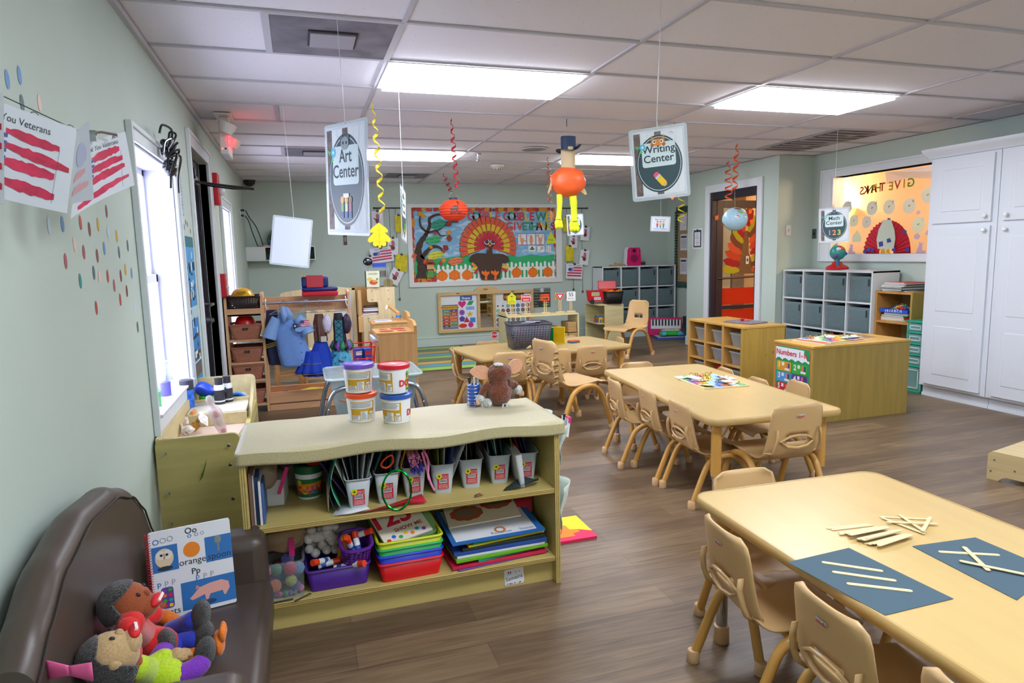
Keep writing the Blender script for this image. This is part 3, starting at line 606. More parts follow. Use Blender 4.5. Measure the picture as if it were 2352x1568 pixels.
def quad_sheet(name,label,c4,m,draw=None,bend=.01,group='veterans flag paintings'):
    """sheet through four corner points TL,TR,BR,BL, slightly bent; draw(map,b) adds print"""
    tl,tr,br,bl=[Vector(p) for p in c4]; O=(tl+tr+br+bl)/4; nrm=(tr-tl).cross(bl-tl).normalized()
    def P(u,v,off=0):
        k=(tl*(1-u)+tr*u)*(1-v)+(bl*(1-u)+br*u)*v; return k-O+nrm*(bend*math.sin(PI*u)*(.4+.6*v)-off)
    b=MB(); b.grid(lambda u,v:P(u,v),12,8,m)
    if draw: draw(P,b)
    q=b.build(name,None,O); q['label']=label; q['category']='painting'; q['group']=group; return q
def stripe(P,b,u0,v0,u1,v1,h,m,off=.0012,n=14):
    q=random.Random(int(v0*1000)+int(u0*77)); e=[(q.uniform(-.3,.3)*h,q.uniform(-.3,.3)*h) for _ in range(n+1)]
    def fn(a,c):
        i=int(a*n+.5); k=math.sin(PI*min(max(a,.04),.96))**.3; u=u0+(u1-u0)*a; v=v0+(v1-v0)*a; return P(u,v+((c-.5)*h*1.1*k+ (e[i][0] if c<.5 else e[i][1])*.35),off)
    b.grid(fn,n,1,m)
def veterans(name_txt,u_txt,size,strp):
    def draw(P,b):
        vs,fs,x0,x1=font_mesh('Thank You Veterans',0); b.add([P(u_txt+(x-x1)*size,.17-y*size*1.35,.0012) for x,y in vs],fs,INK)
        if name_txt:
            vs,fs,x0,x1=font_mesh(name_txt,.01); b.add([P(.72+x*.075,.07-y*.1-x*.01,.0012) for x,y in vs],fs,BLK)
        for q in strp: stripe(P,b,*q,RP)
        b.add([P(.86,.3,.0014),P(.863,.3,.0014),P(.84,.93,.0014),P(.837,.93,.0014)],[(0,1,2,3)],INK)
        BH=mat('#4a5a9a',.5); q=[P(.18+.1*math.cos(a),.4+.14*math.sin(a),.0012) for a in [2*PI*i/14 for i in range(14)]]; b.poly(q,BH)
        for k in range(4): b.add([P(.26,.3+.07*k,.0012),P(.26,.35+.07*k,.0012),P(.38,.34+.08*k,.0012),P(.38,.3+.08*k,.0012)],[(0,1,2,3)],BH)
    return draw
quad_sheet('flag_painting','white flag painting reading Veterans with four red stripes, largest on the left wall',((0.032,1.690,1.735),(0.199,1.777,1.678),(0.166,1.761,1.488),(0.003,1.671,1.536)),PAPER,veterans('',.76,.083,[(.36,.27,.86,.3,.1),(.36,.42,.97,.5,.1),(.36,.6,.84,.62,.115),(.36,.8,.86,.85,.115)]),.018)
quad_sheet('flag_painting','red-striped flag painting signed Ace, hanging nearest the first window',((0.127,2.055,1.683),(0.204,2.230,1.752),(0.225,2.181,1.595),(0.102,2.015,1.491)),PAPER,veterans('Ace',.83,.085,[(.32,.3,.84,.26,.13),(.3,.47,.88,.43,.12),(.24,.65,.9,.58,.12),(.12,.92,.94,.78,.1)]),.015)
quad_sheet('flag_painting','flag painting turned to show its pale back between two other flags',((0.163,1.895,1.685),(0.179,1.960,1.729),(0.186,1.909,1.531),(0.150,1.854,1.514)),mat('#b9c2ca',.7,'thin',a=.3),lambda P,b:[stripe(P,b,.1,.68,.75,.6,.09,mat('#b98d92',.7)),stripe(P,b,.05,.86,.85,.78,.09,mat('#b98d92',.7)),b.poly([P(.55+.28*math.cos(a),.38+.16*math.sin(a),.0012) for a in [2*PI*i/12 for i in range(12)]],mat('#98a0b6',.7))],.01)
quad_sheet('flag_painting','flag painting cut off by the left picture edge',((-0.008,1.641,1.750),(0.115,1.629,1.717),(0.103,1.602,1.495),(-0.030,1.616,1.521)),PAPER,lambda P,b:[stripe(P,b,.3,.28+.18*k,.97,.3+.18*k,.09,RP) for k in range(4)],.01)
o=thing('binder_clip','silver bulldog clip gripping the flag sheet signed Ace','clip',(0.149,2.096,1.723)); MB().cyl((-.012,0,0),(.012,0,0),.007,ST,10).box(-.012,-.005,-.022,.012,.005,0,ST).tube([(0,.0,.0),(.02,.02,.006),(.05,.045,.004)],.004,ST,6).build('clip_jaws',o)
# plush spider on the window casing
o=thing('toy_spider','glossy black plastic spider clinging to the first window casing','toy',(0.050,3.854,1.912)); SP=mat('#16191d',.15)
b=MB(); b.ell((.0,.07,-.05),(.035,.05,.045),SP); b.ell((.0,.0,.02),(.025,.035,.03),SP); b.ell((0,-.04,.06),(.018,.02,.018),SP,10,8); b.build('body',o)
b=MB()
for s in (-1,1):
    for k in range(4): b.tube(smooth_path([(.0,.0+s*.01,.02-.01*k),(.05,s*.05-.03+.03*k,.06+.03*(1.5-k)),(.02,s*.1-.06+.045*k,.02+.07*(1.5-k)),(.01,s*.12-.08+.06*k,-.02+.08*(1.2-k))],4),.006,SP,6)
b.build('leg',o,split=True); MB().ell((.03,.09,-.04),.006,mat('#d8b51c')).ell((.025,.1,-.06),.006,mat('#d8b51c')).ell((.033,.075,-.06),.005,mat('#d8b51c')).build('spot',o,split=True)
# sheet and long fish poster beside the window
def wall_sheet(name,label,cat,c4,m,draw,grp=None):
    tl,tr,br,bl=[Vector(p) for p in c4]; O=(tl+br)/2
    def P(u,v,off=0): k=(tl*(1-u)+tr*u)*(1-v)+(bl*(1-u)+br*u)*v; return k-O+Vector((off,0,0))
    b=MB(); b.grid(lambda u,v:P(u,v),2,2,m); draw(P,b); q=b.build(name,None,O,flat=True); return tag(q,label,cat,grp)
def rq(P,b,u0,v0,u1,v1,m,o): b.add([P(u0,v0,o),P(u1,v0,o),P(u1,v1,o),P(u0,v1,o)],[(0,1,2,3)],m)
PG=mat('#aebfc6',.6)
wall_sheet('evacuation_plan','gray printed plan sheet taped right of the first window','notice',((.004,4.37,1.9),(.004,4.62,1.9),(.004,4.62,1.66),(.004,4.37,1.66)),PG,lambda P,b:[rq(P,b,.08+.3*rnd.random(),.06+.035*k,.6+.3*rnd.random(),.075+.035*k,mat('#5f7078'),.001) for k in range(24)])
def fish(P,b):
    TE=mat('#1f6f78'); SK=mat('#4a9ad2'); DKB=mat('#173a52'); LB=mat('#b9dcee')
    rq(P,b,0,0,1,.06,TE,.001); q=random.Random(4)
    for v0,v1,c in ((.06,.21,SK),(.21,.4,mat('#3f90c8')),(.4,.47,mat('#a9c6cf')),(.47,.66,mat('#3482c0')),(.66,.7,mat('#56503f'))): rq(P,b,.03,v0,.97,v1,c,.001)
    rq(P,b,0,.71,1,.72,mat('#c9d6d8'),.002); rq(P,b,.03,.73,.97,.99,mat('#4d8fb8'),.001); rq(P,b,.03,.73,.97,.8,mat('#6a5f52'),.0012)
    for k in range(44):
        u,v=q.uniform(.05,.8),q.uniform(.08,.95); w,h=q.uniform(.05,.16),q.uniform(.012,.05); rq(P,b,u,v,min(.97,u+w),min(.98,v+h),q.choice([DKB,DKB,LB,mat('#dfe9ee'),mat('#7a5a48')]),.0016+.0001*k)
wall_sheet('ocean_poster','long blue ocean zones poster with dark fish between window and dark door','poster',((.004,4.42,1.53),(.004,4.86,1.53),(.004,4.8,.42),(.004,4.4,.42)),mat('#2f6f96',.5),fish)
# fire alarm parts
o=thing('fire_alarm','red fire alarm strobe high beside the far narrow window','fire alarm',(0,6.32,2.0)); RD=mat('#c4122a',.4)
MB().box(0,-.05,-.15,.05,.08,.12,RD).build('body',o,bevel=.012,seg=3); MB().ell((.06,.02,-.03),(.035,.03,.04),mat('#d9dde0',.1)).build('strobe',o)
b=MB(frame((.0505,-.03,0),(0,1,0),(0,0,1)));
for k,ch in enumerate('FIRE'): b.text(ch,.045,WHT,0,.05-.05*k,.001)
b.build('lettering',o,flat=True)
o=thing('fire_pull_station','red wall-mounted fire pull station beside the dark door','fire alarm',(0,6.3,1.16)); MB().box(0,-.06,-.1,.05,.06,.1,RD).build('body',o,bevel=.006); MB().box(.05,-.04,-.03,.07,.04,-.01,mat('#e8e4e0')).build('pull_handle',o,bevel=.003); b=MB(frame((.051,0,.05),(0,1,0),(0,0,1))); b.text('FIRE',.035,WHT,0,0,0); b.build('lettering',o,flat=True)
# power outlet, cords, shelf with case
o=thing('wall_outlet','white outlet plate with two black plugs near the far left corner','outlet',(0.003,9.155,1.961)); MB().box(0,-.04,-.06,.006,.04,.06,WHT).build('plate',o,bevel=.002); MB().box(.006,-.02,.025,.05,.02,.05,BLK).box(.006,-.02,-.04,.04,.02,-.015,BLK).build('plug',o,bevel=.003,split=True)
q=Vector((-0.015,9.400,1.976)); z=1.55
tag(MB().tube(smooth_path([(.05,q.y,q.z+.04),(.09,q.y,q.z-.05),(.16,9.6,1.8),(.22,9.7,1.57),(.18,9.7,1.555)],6),.006,BLK,6).tube(smooth_path([(.04,q.y,q.z-.03),(.08,q.y,q.z-.1),(.1,9.6,1.75),(.15,9.7,1.57),(.16,9.72,1.552)],6),.006,BLK,6).build('power_cord'),'two black power cords trailing from outlet to white wall shelf','cord')
o=thing('wall_shelf','white floating box shelf in the far left corner','shelf',(0,9.66,1.355)); WS=mat('#ccd3d2',.5)
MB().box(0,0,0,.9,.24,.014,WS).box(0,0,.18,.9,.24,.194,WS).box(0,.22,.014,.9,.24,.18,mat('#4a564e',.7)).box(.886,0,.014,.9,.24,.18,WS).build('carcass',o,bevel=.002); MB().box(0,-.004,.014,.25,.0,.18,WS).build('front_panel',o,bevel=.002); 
o=thing('equipment_case','dark green and blue zip case on the white wall shelf','case',(.48,9.78,1.549)); MB().prism([(-.17,-.1),(.17,-.1),(.17,.1),(-.17,.1)],.09,.24,mat('#1d3a34',.6),top=[(-.13,-.07),(.17,-.07),(.17,.07),(-.13,.07)]).build('lid',o,bevel=.02); MB().box(-.17,-.1,0,.17,.1,.09,mat('#1f5f86',.5)).build('base',o,bevel=.015); MB().tube([(-.17,-.05,.16),(-.2,-.05,.08),(-.18,-.05,.02)],.006,BLK,6).build('strap',o)
o=thing('potted_plant','small dark green plant in a gray pot inside the white wall shelf','plant',(.36,9.78,1.369)); MB().lathe([(.03,0),(.04,.05),(.035,.05)],mat('#8a929a'),16).build('pot',o)
b=MB(); q=random.Random(2)
for k in range(40): b.ell((q.uniform(-.07,.07),q.uniform(-.05,.05),.06+q.uniform(0,.09)),(.016,.016,.008),mat('#2f5a34',.6),6,4)
b.build('foliage',o)
tag(MB().box(0,0,0,.12,.08,.012,mat('#b55a4a')).box(.0,0,.012,.12,.08,.02,mat('#d8cfc4')).build('small_book',None,(.2,9.7,1.549)),'small red-edged booklet lying on the white wall shelf','book')

# ---------------------------------------------------------------- turkey bulletin board on the far wall
o=thing('bulletin_board','large white-framed bulletin board with paper turkey, tree and Gobble Gobble lettering','bulletin board',(2.225,9.9,.914)); BX,BZ,BW,BH=2.225,.914,2.455,1.222
FW=frame((0,0,0),(1,0,0),(0,0,1))
def B0(d=0): return MB(frame((0,-d,0),(1,0,0),(0,0,1)))
def bp(*L): return [(x-BX,z-BZ) for x,z in L]
WF=mat('#d9dcda',.5); b=B0()
for q in ((0,0,BW,.07),(0,BH-.05,BW,BH),(0,.07,.07,BH-.05),(BW-.1,.07,BW,BH-.05)): b.prism([(q[0],q[1]),(q[2],q[1]),(q[2],q[3]),(q[0],q[3])],.0,.03,WF)
b.build('frame',o,bevel=.004)
b=B0(); b.prism([(.05,.05),(BW-.05,.05),(BW-.05,BH-.03),(.05,BH-.03)],.0,.008,mat('#7fb4d8',.8,'two',h2='#bcd6e6',scale=5,st=(1,1,3),p=.5)); b.build('sky_paper',o,flat=True)
G1=mat('#2fae6a',.7)
b=B0(.009); b.poly(bp((2.285,0.971),(2.324,1.332),(2.449,1.344),(2.636,1.317),(2.828,1.344),(3.022,1.363),(3.152,1.363),(3.314,1.325),(3.512,1.304),(3.816,1.361),(3.952,1.326),(4.159,1.362),(4.367,1.333),(4.552,1.361),(4.564,0.967)),G1); b.build('green_hills',o,flat=True)
def maple(s,a=0,cx=0,cy=0):
    P=[(0,.5),(.1,.28),(.26,.34),(.22,.12),(.48,.16),(.36,-.02),(.46,-.1),(.2,-.2),(.24,-.32),(.03,-.26),(.02,-.5)]
    Q=P+[(-x,y) for x,y in P[::-1] if x>0]
    return [(cx+s*(x*math.cos(a)-y*math.sin(a)),cy+s*(x*math.sin(a)+y*math.cos(a))) for x,y in Q]
LF=[mat(c,.6) for c in ('#b8342a','#a8331f','#d9541f','#c9971f','#d98a1c','#8a2a22','#c2401f')]
b=B0(.012); q=random.Random(5); k=0
def leafrow(x0,z0,x1,z1,n,wl=None,s=.085):
    global k
    for i in range(n):
        t=(i+.5)/n; k+=1; b.poly(maple(s*q.uniform(.9,1.25),q.uniform(0,6.3),x0+(x1-x0)*t+q.uniform(-.012,.012),z0+(z1-z0)*t+q.uniform(-.012,.012)),LF[q.choice(wl or [0,1,2,3,4,5,6])],.0006*(k%6))
a0=bp((2.308,2.061))[0]; a1=bp((4.554,2.059))[0]; a2=bp((2.279,1.010))[0]; a3=bp((4.591,0.982))[0]
leafrow(*a0,*a1,44); leafrow(*a0,*a2,24); leafrow(a1[0]+.02,a1[1],*a3,20)
leafrow(*a2,*bp((2.624,0.999))[0],14,s=.1); leafrow(*bp((2.438,1.067))[0],*bp((2.611,1.061))[0],8,[0,3,4,2])
b.build('leaf_border',o,flat=True)
# paper tree
BK=mat('#4a3a33',.9,'mottle',scale=60,d=.35); b=B0(.013)
def limb(pts,w0,w1):
    P=smooth_path([(x,z,0) for x,z in bp(*pts)],6); n=len(P); vs=[]
    for i,p in enumerate(P):
        t=(P[min(i+1,n-1)]-P[max(i-1,0)]).normalized(); nn=Vector((-t.y,t.x,0)); w=(w0+(w1-w0)*i/(n-1))*(1+.1*math.sin(i*1.7)); vs+=[p+nn*w,p-nn*w]
    b.add([(v.x,v.y,0) for v in vs]+[(v.x,v.y,.012) for v in vs],[(2*n+2*i,2*n+2*i+1,2*n+2*i+3,2*n+2*i+2) for i in range(n-1)]+[(2*i,2*i+2,2*n+2*i+2,2*n+2*i) for i in range(n-1)]+[(2*i+1,2*n+2*i+1,2*n+2*i+3,2*i+3) for i in range(n-1)],BK)
limb([(2.405,1.045),(2.422,1.253),(2.375,1.438),(2.427,1.590),(2.510,1.696)],.075,.025)
limb([(2.501,1.688),(2.561,1.817),(2.565,1.924),(2.661,1.977),(2.740,1.981)],.025,.014); limb([(2.511,1.734),(2.436,1.803),(2.417,1.894),(2.428,1.978)],.018,.008)
limb([(2.526,1.719),(2.684,1.755),(2.798,1.831),(2.847,1.876)],.018,.008); limb([(2.668,1.740),(2.729,1.670),(2.808,1.677)],.012,.006); limb([(2.425,1.345),(2.516,1.451),(2.612,1.510),(2.706,1.493),(2.751,1.431)],.035,.01)
b.build('paper_tree',o)
b=B0(.028)
for i,(p,c,s) in enumerate((((2.428,1.993),3,.1),((2.473,1.955),3,.09),((2.862,1.846),5,.12),((2.849,1.715),3,.1),((2.854,1.630),5,.12),((2.643,1.710),0,.07),((2.793,1.492),5,.12),((2.568,1.503),4,.07),((2.760,1.438),0,.07),((2.310,1.378),2,.1),((2.478,1.290),2,.1),((2.755,1.306),3,.1),((2.705,1.261),0,.08))): b.poly(maple(s,.4*i,p[0]-BX,p[1]-BZ),LF[c],.001*i*.3)
b.build('paper_leaf',o,flat=True,split=True)
def blob(p0,p1,c,t1,t2):
    x0,z1=bp(p0)[0]; x1,z0=bp(p1)[0]; w,h=x1-x0,z1-z0; b=B0(.03); P=[(x0+w*(.5+.5*math.cos(a)*(1+.06*math.sin(5*a))),z0+h*(.5+.48*math.sin(a)*(1+.1*math.sin(6*a)))+.12*h*math.cos(a)) for a in [2*PI*i/28 for i in range(28)]]
    b.prism(P,0,.001,mat(c,.7)); b.text(t1,h*.3,INK,x0+w*.5,z0+h*.55,.002,rot=.12); b.text(t2,h*.3,INK,x0+w*.52,z0+h*.2,.002,rot=.12); b.build('thanks_note',o,flat=True)
blob((2.581,1.916),(2.803,1.762),'#2f9a7c','We Give Thanks','for our Teachers'); blob((2.493,1.673),(2.721,1.542),'#3fb56f','We Give Thanks','for our Home'); blob((2.515,1.443),(2.751,1.322),'#d6dc3a','We Give Thanks','for our Family'); blob((2.820,1.344),(3.053,1.229),'#ee7f4f','We Give Thanks','for our Friends')
# scarecrow doll
b=B0(.03); x,z=bp((2.545,1.172))[0]
b.prism([(x-.06,z-.12),(x+.05,z-.12),(x+.035,z),(x-.035,z)],0,.02,mat('#5f9a4a',.8)).prism(rrect(.1,.1,.02,3,x,z+.03),0,.025,mat('#d8b27a',.8)).prism(rrect(.16,.035,.01,3,x,z+.085),0,.03,mat('#8a4a24',.8)).prism(rrect(.09,.06,.015,3,x,z+.12),0,.03,mat('#9a5a2c',.8)).prism(rrect(.07,.035,.012,3,x,z+.165),0,.03,mat('#e0c07a',.8)).prism(rrect(.1,.02,.004,2,x,z-.005),.0,.027,mat('#7a1f2a')).prism([(x+.04,z+.06),(x+.09,z-.02),(x+.06,z-.04),(x+.03,z)],0,.02,mat('#d9b56a'))
b.disc(x-.018,z+.04,.005,BLK,.027,8).disc(x+.018,z+.04,.005,BLK,.027,8); b.build('scarecrow_doll',o,bevel=.003)
# picket fence and pumpkins
WP=mat('#e6ebea',.7); b=B0(.014)
def fence(xa,xb,za,zb,n):
    (x0,zt),(x1,zbm)=bp(xa,xb); 
    for i in range(n):
        c=x0+(x1-x0)*(i+.5)/n; w=.019; h=zt-zbm+(.0 if i%2 else .02); b.prism([(c-w,zbm),(c+w,zbm),(c+w,zbm+h-.02),(c,zbm+h),(c-w,zbm+h-.02)],0,.003,WP)
    for t in (.12,.68): b.prism([(x0,zbm+(zt-zbm)*t-.025),(x1,zbm+(zt-zbm)*t-.025),(x1,zbm+(zt-zbm)*t+.025),(x0,zbm+(zt-zbm)*t+.025)],0,.002,WP)
fence((2.641,1.224),(3.336,0.959),0,0,10); fence((3.661,1.237),(4.564,0.950),0,0,13); b.build('picket_fence',o,flat=True)
PK=mat('#ee7d1a',.7); PKD=mat('#c9610f',.7)
for p in ((2.725,1.070),(2.918,1.075),(3.115,1.072),(3.912,1.085),(4.183,1.080),(4.433,1.078)):
    x,z=bp(p)[0]; b=B0(.02)
    b.prism([(x+.085*math.cos(a)*(1+.04*math.cos(6*a)),z+.075*math.sin(a)*(1+.05*math.cos(4*a))) for a in [2*PI*i/28 for i in range(28)]],0,.004,PK)
    for s in (-.5,0,.5): b.poly([(x+s*.06*math.cos(t)*1-.001+(s*.05)*abs(math.cos(t)),z+.065*math.sin(t)) for t in [PI/2-PI*i/8 for i in range(9)]]+[(x+s*.06*math.cos(t)+.0025+(s*.05)*abs(math.cos(t)),z+.065*math.sin(t)) for t in [-PI/2+PI*i/8 for i in range(9)]],PKD,.005)
    b.rect(x-.012,z+.07,x+.01,z+.095,PKD,.004); b.build('pumpkin',o,flat=True)
# turkey: looped paper feathers, body, wings, face, feet
cx,cz=bp((3.464,1.495))[0]
def fan(r0,r1,n,a0,a1,cols,d,w,name):
    for i in range(n):
        a=R(a0+(a1-a0)*i/(n-1)); b=MB(Matrix.Translation((cx,-d,cz))@Matrix.Rotation(-(a-PI/2),4,'Y')); L=r1-r0
        P=[(0,r0),(-.018,r0+L*.3),(-.03,r0+L*.75),(-.02,r1),(.004,r1+.008),(.008,r1-.02),(.0,r0+L*.6),(0,r0)]
        b.grid(lambda u,v:((u-.5)*w*(.6+.4*min(1,(P[int(v*7+.01)][1]-r0)/L+.2)),P[int(v*7+.01)][0],P[int(v*7+.01)][1]),1,7,cols[i%len(cols)]); b.build(name,o)
OR1=mat('#d9562f',.6); YE1=mat('#d8b62a',.6); RE1=mat('#c2203a',.6)
fan(.15,.45,21,-15,195,[OR1],.014,.062,'outer_feather'); fan(.1,.34,15,-12,192,[YE1],.03,.06,'middle_feather'); fan(.06,.235,11,-8,188,[RE1],.045,.055,'inner_feather')
TB=mat('#4e3b31',.85); b=B0(.05)
b.prism(bp((3.330,1.007),(3.262,1.247),(3.141,1.289),(3.185,1.375),(3.267,1.401),(3.423,1.393),(3.443,1.480),(3.380,1.544),(3.392,1.614),(3.439,1.645),(3.505,1.644),(3.562,1.612),(3.569,1.541),(3.509,1.471),(3.515,1.387),(3.682,1.380),(3.765,1.338),(3.790,1.265),(3.670,1.236),(3.622,1.013),(3.571,0.983),(3.370,0.990)),0,.008,TB); b.build('turkey_body',o,bevel=.002)
b=B0(.06)
for p in ((3.430,1.568),(3.528,1.570)):
    x,z=bp(p)[0]; b.disc(x,z,.042,mat('#f0f0f0'),0,20).disc(x,z,.034,mat('#6f7478'),.001,20).disc(x,z,.027,BLK,.002,20)
b.build('eye',o,flat=True)
b=B0(.06); ORB=mat('#f2701a',.6); b.poly(bp((3.439,1.527),(3.515,1.529),(3.478,1.490)),ORB).poly(bp((3.444,1.488),(3.457,1.480),(3.463,1.448),(3.449,1.432),(3.437,1.456)),RE1); b.build('beak',o,flat=True)
for dx in (0,88):
    b=B0(.06); P=[(3.379,0.989),(3.389,1.050),(3.327,1.094),(3.341,1.131),(3.382,1.109),(3.395,1.148),(3.415,1.108),(3.457,1.118),(3.460,1.091),(3.419,1.044),(3.420,0.988)]; b.prism([(x+dx*.0019*.9,z) for x,z in bp(*P)],0,.003,ORB); b.build('turkey_foot',o,flat=True)
for L in (((3.189,1.249),(3.277,1.167),'#ee7f3a'),((3.178,1.162),(3.293,1.175),'#cfd23a'),((3.225,1.090),(3.285,1.175),'#c2203a')),(((3.745,1.219),(3.651,1.165),'#ee9a5a'),((3.781,1.169),(3.660,1.173),'#d6cf3a'),((3.751,1.114),(3.643,1.165),'#c2203a')):
    b=B0(.045)
    for i,(p,q2,c) in enumerate(L):
        (x0,z0),(x1,z1)=bp(p,q2); d=Vector((x1-x0,z1-z0)).normalized()*.02; b.prism([(x0-d.y,z0+d.x),(x0+d.y,z0-d.x),(x1+d.y*.7,z1-d.x*.7),(x1-d.y*.7,z1+d.x*.7)],.001*i,.001*i+.002,mat(c,.6))
    b.build('wing_tip',o,flat=True)
b=B0(.016); CR,CG,CY=mat('#c0283a',.4),mat('#1f8a66',.4),mat('#d8c02a',.4)
def word(t,cols,p0,p1,h,k=1):
    (x0,z0),(x1,z1)=bp(p0,p1); n=len(t)
    for i,ch in enumerate(t):
        if ch!=' ': b.text(ch,h,cols[i],x0+(x1-x0)*(i+.5)/n,z0+(z1-z0)*i/n,.0015,bold=.03,sx=.95)
word('GOBBLE',[CR,CG,CR,CR,CY,CR],(3.160,1.898),(3.670,1.895),.175); word('GOBBLE',[CR,CG,CR,CR,CY,CR],(3.725,1.893),(4.229,1.890),.175); word('WE',[CG,CY],(4.276,1.886),(4.508,1.885),.175)
word('GIVE',[CR,CR,mat('#c2452f',.4),CG],(3.772,1.744),(4.106,1.740),.17); word('THANKS',[CG,CG,CR,CY,CY,CR],(4.111,1.740),(4.570,1.736),.17); b.build('lettering',o,flat=True)
SKN=mat('#d9a283',.7); b=B0(.016); (x0,z1),(x1,z0)=bp((3.939,1.691),(4.391,1.503)); b.rect(x0,z0,x1,z1,mat('#8a7aa8'),0); w=(x1-x0)/3
for i,t in enumerate(('Ll','Tt','Kk')):
    c=x0+w*(i+.5); b.rect(c-w*.45,z0+.012,c+w*.45,z1-.012,mat('#e4e8e8'),.001); b.text(t,.035,INK,c-w*.3,z1-.05,.002); b.poly(rrect(.06,.07,.02,3,c,z0+.08),SKN,.002); b.rect(c-.02,z0+.012,c+.02,z0+.05,SKN,.002)
    if i==0: b.rect(c-.03,z0+.1,c-.012,z0+.19,SKN,.0025).rect(c+.02,z0+.06,c+.07,z0+.08,SKN,.0025)
    if i==2: b.poly([(c-.03,z0+.1),(c-.05,z0+.19),(c-.03,z0+.19),(c-.01,z0+.1)],SKN,.0025).poly([(c+.01,z0+.1),(c+.05,z0+.17),(c+.06,z0+.16),(c+.03,z0+.1)],SKN,.0025)
    if i==1: b.poly(rrect(.035,.05,.014,3,c,z0+.13),mat('#c48a6c'),.0025)
b.build('sign_language_card',o,flat=True)
for p0,p1,d in (((4.118,1.496),(4.238,1.409),'hat'),((4.265,1.489),(4.382,1.394),'key'),((4.419,1.494),(4.496,1.392),'dots')):
    b=B0(.016); (x0,z1),(x1,z0)=bp(p0,p1); c,e=(x0+x1)/2,(z0+z1)/2; b.rect(x0,z0,x1,z1,mat('#e8ecec'))
    if d=='hat': b.disc(c,e-.01,.045,mat('#2f6a44'),.001,14,.012).poly([(c-.025,e-.01),(c+.025,e-.01),(c+.015,e+.03),(c-.015,e+.03)],mat('#2f7a4c'),.0015)
    elif d=='key': b.ring(c+.02,e+.015,.01,.022,mat('#b98a3a'),.001,12).poly([(c+.005,e+.008),(c-.035,e-.03),(c-.03,e-.035),(c+.012,e)],mat('#b98a3a'),.0012)
    else:
        for i in range(6): b.disc(c+(-.018 if i%2 else .018),e-.03+.03*(i//2),.01,mat('#b98a5a'),.001,8)
    b.build('word_card',o,flat=True)
b=B0(.018); b.poly(bp((4.405,1.522),(4.617,1.524),(4.493,1.720)),mat('#d3e038',.7)); x,z=bp((4.494,1.574))[0]; b.text('Friends',.03,INK,x,z,.001,rot=-.08); b.build('triangle_note',o,flat=True)
# ---------------------------------------------------------------- calendar board with mirror
o=thing('calendar_board','maple-framed activity board with mirror, Shapes poster and November calendar','calendar board',(2.64,9.895,.2)); MP=mat('#d2b27c',.45,'wood',axis='x'); W2,H2=1.535,.615
b=B0(); t=.045
b.prism([(0,0),(W2,0),(W2,t),(0,t)],0,.045,MP).prism([(0,t),(t,t),(t,H2-.04),(0,H2-.04)],0,.045,MP).prism([(W2-t,t),(W2,t),(W2,H2-.04),(W2-t,H2-.04)],0,.045,MP)
top=[(0,H2-.045)]+[(W2,H2-.045)]+[(W2,H2)]+[(W2*.65+.0,H2)]+[(W2*(.5+.13*math.cos(PI*i/10)),H2+.075*math.sin(PI*i/10)) for i in range(11)]+[(W2*.3,H2),(0,H2)]
b.prism(top,0,.045,MP); b.build('frame',o,bevel=.004)
for x,w in ((.31,.05),(.75,.07),(1.19,.05)): q=B0(.046); q.prism(rrect(w,.012,.003,3,x,H2+(.03 if x==.75 else -.02)),0,.004,mat('#6a4a2a')); q.build('handle_peg',o)
WB=mat('#dfe3e4',.35)
b=B0(.005); b.rect(t,t,.62,H2-.045,WB).rect(.9,t,W2-t,H2-.045,WB); b.build('whiteboard',o,flat=True)
b=B0(.006); b.prism([(.62,t),(.66,t),(.66,H2-.045),(.62,H2-.045)],0,.03,MP).prism([(.87,t),(.91,t),(.91,H2-.045),(.87,H2-.045)],0,.03,MP); b.build('stile',o,bevel=.003)
b=B0(.008); b.rect(.66,t,.87,H2-.045,mat('#d0d6d6',.03,'metal')); b.build('mirror',o,flat=True)
MC=['#2f7f84','#5a3f7a','#2f8a5a','#b8283a','#c9302a','#c9302a','#b8283a','#d9501f','#b8283a','#2f8a5a','#4a3f6a','#2f6f74']; MN=['January','July','February','August','March','September','April','October','May','November','June','December']
b=B0(.009); b.rect(.065,.055,.315,.425,mat('#5a5a9a')).rect(.07,.07,.31,.41,mat('#c9a83a'),.001).text('Months of the Year',.036,RD,.19,.375,.002,bold=.02)
for i in range(12): x=.075+.117*(i%2); z=.315-.047*(i//2); b.rect(x,z,x+.112,z+.04,mat(MC[i]),.002).text(MN[i],.026,WHT,x+.056,z+.011,.003,bold=.015)
b.build('months_poster',o,flat=True)
b=B0(.009); b.rect(.32,.055,.6,.56,mat('#dfe4ee')).rect(.35,.485,.54,.555,mat('#2f5fae'),.001).text('Shapes',.05,WHT,.445,.503,.002,bold=.02)
b.poly([(.345+.065*(16*math.sin(a)**3)/17+.035,.43+.06*(13*math.cos(a)-5*math.cos(2*a)-2*math.cos(3*a)-math.cos(4*a))/15) for a in [2*PI*i/30 for i in range(30)]],mat('#cf1f70'),.001)
b.poly([(.455,.41),(.53,.41),(.57,.475),(.49,.475)],mat('#2fa04f'),.001).rect(.44,.335,.575,.39,mat('#8fb4e6'),.001).poly(circ(.045,8,.375,.3,None,.39),mat('#8a4fae'),.001).poly(star(5,.055,.024,PI/2,.5,.27),mat('#e0b62a'),.001).poly(circ(.05,5,.375,.2,None,PI/2),mat('#5a3fae'),.001).poly([(.4,.145),(.5,.145),(.445,.235)],mat('#c9283a'),.001).rect(.5,.14,.585,.215,mat('#3f86d8'),.001).disc(.385,.095,.065,mat('#d8361f'),.001,20,.035).disc(.51,.105,.042,mat('#d62f8a'),.001,20)
for x,z,t2 in ((.38,.43,'heart'),(.507,.36,'rectangle'),(.375,.3,'octagon'),(.5,.265,'star'),(.375,.2,'pentagon'),(.542,.175,'square'),(.385,.09,'oval'),(.51,.1,'circle')): b.text(t2,.016,INK,x,z,.002)
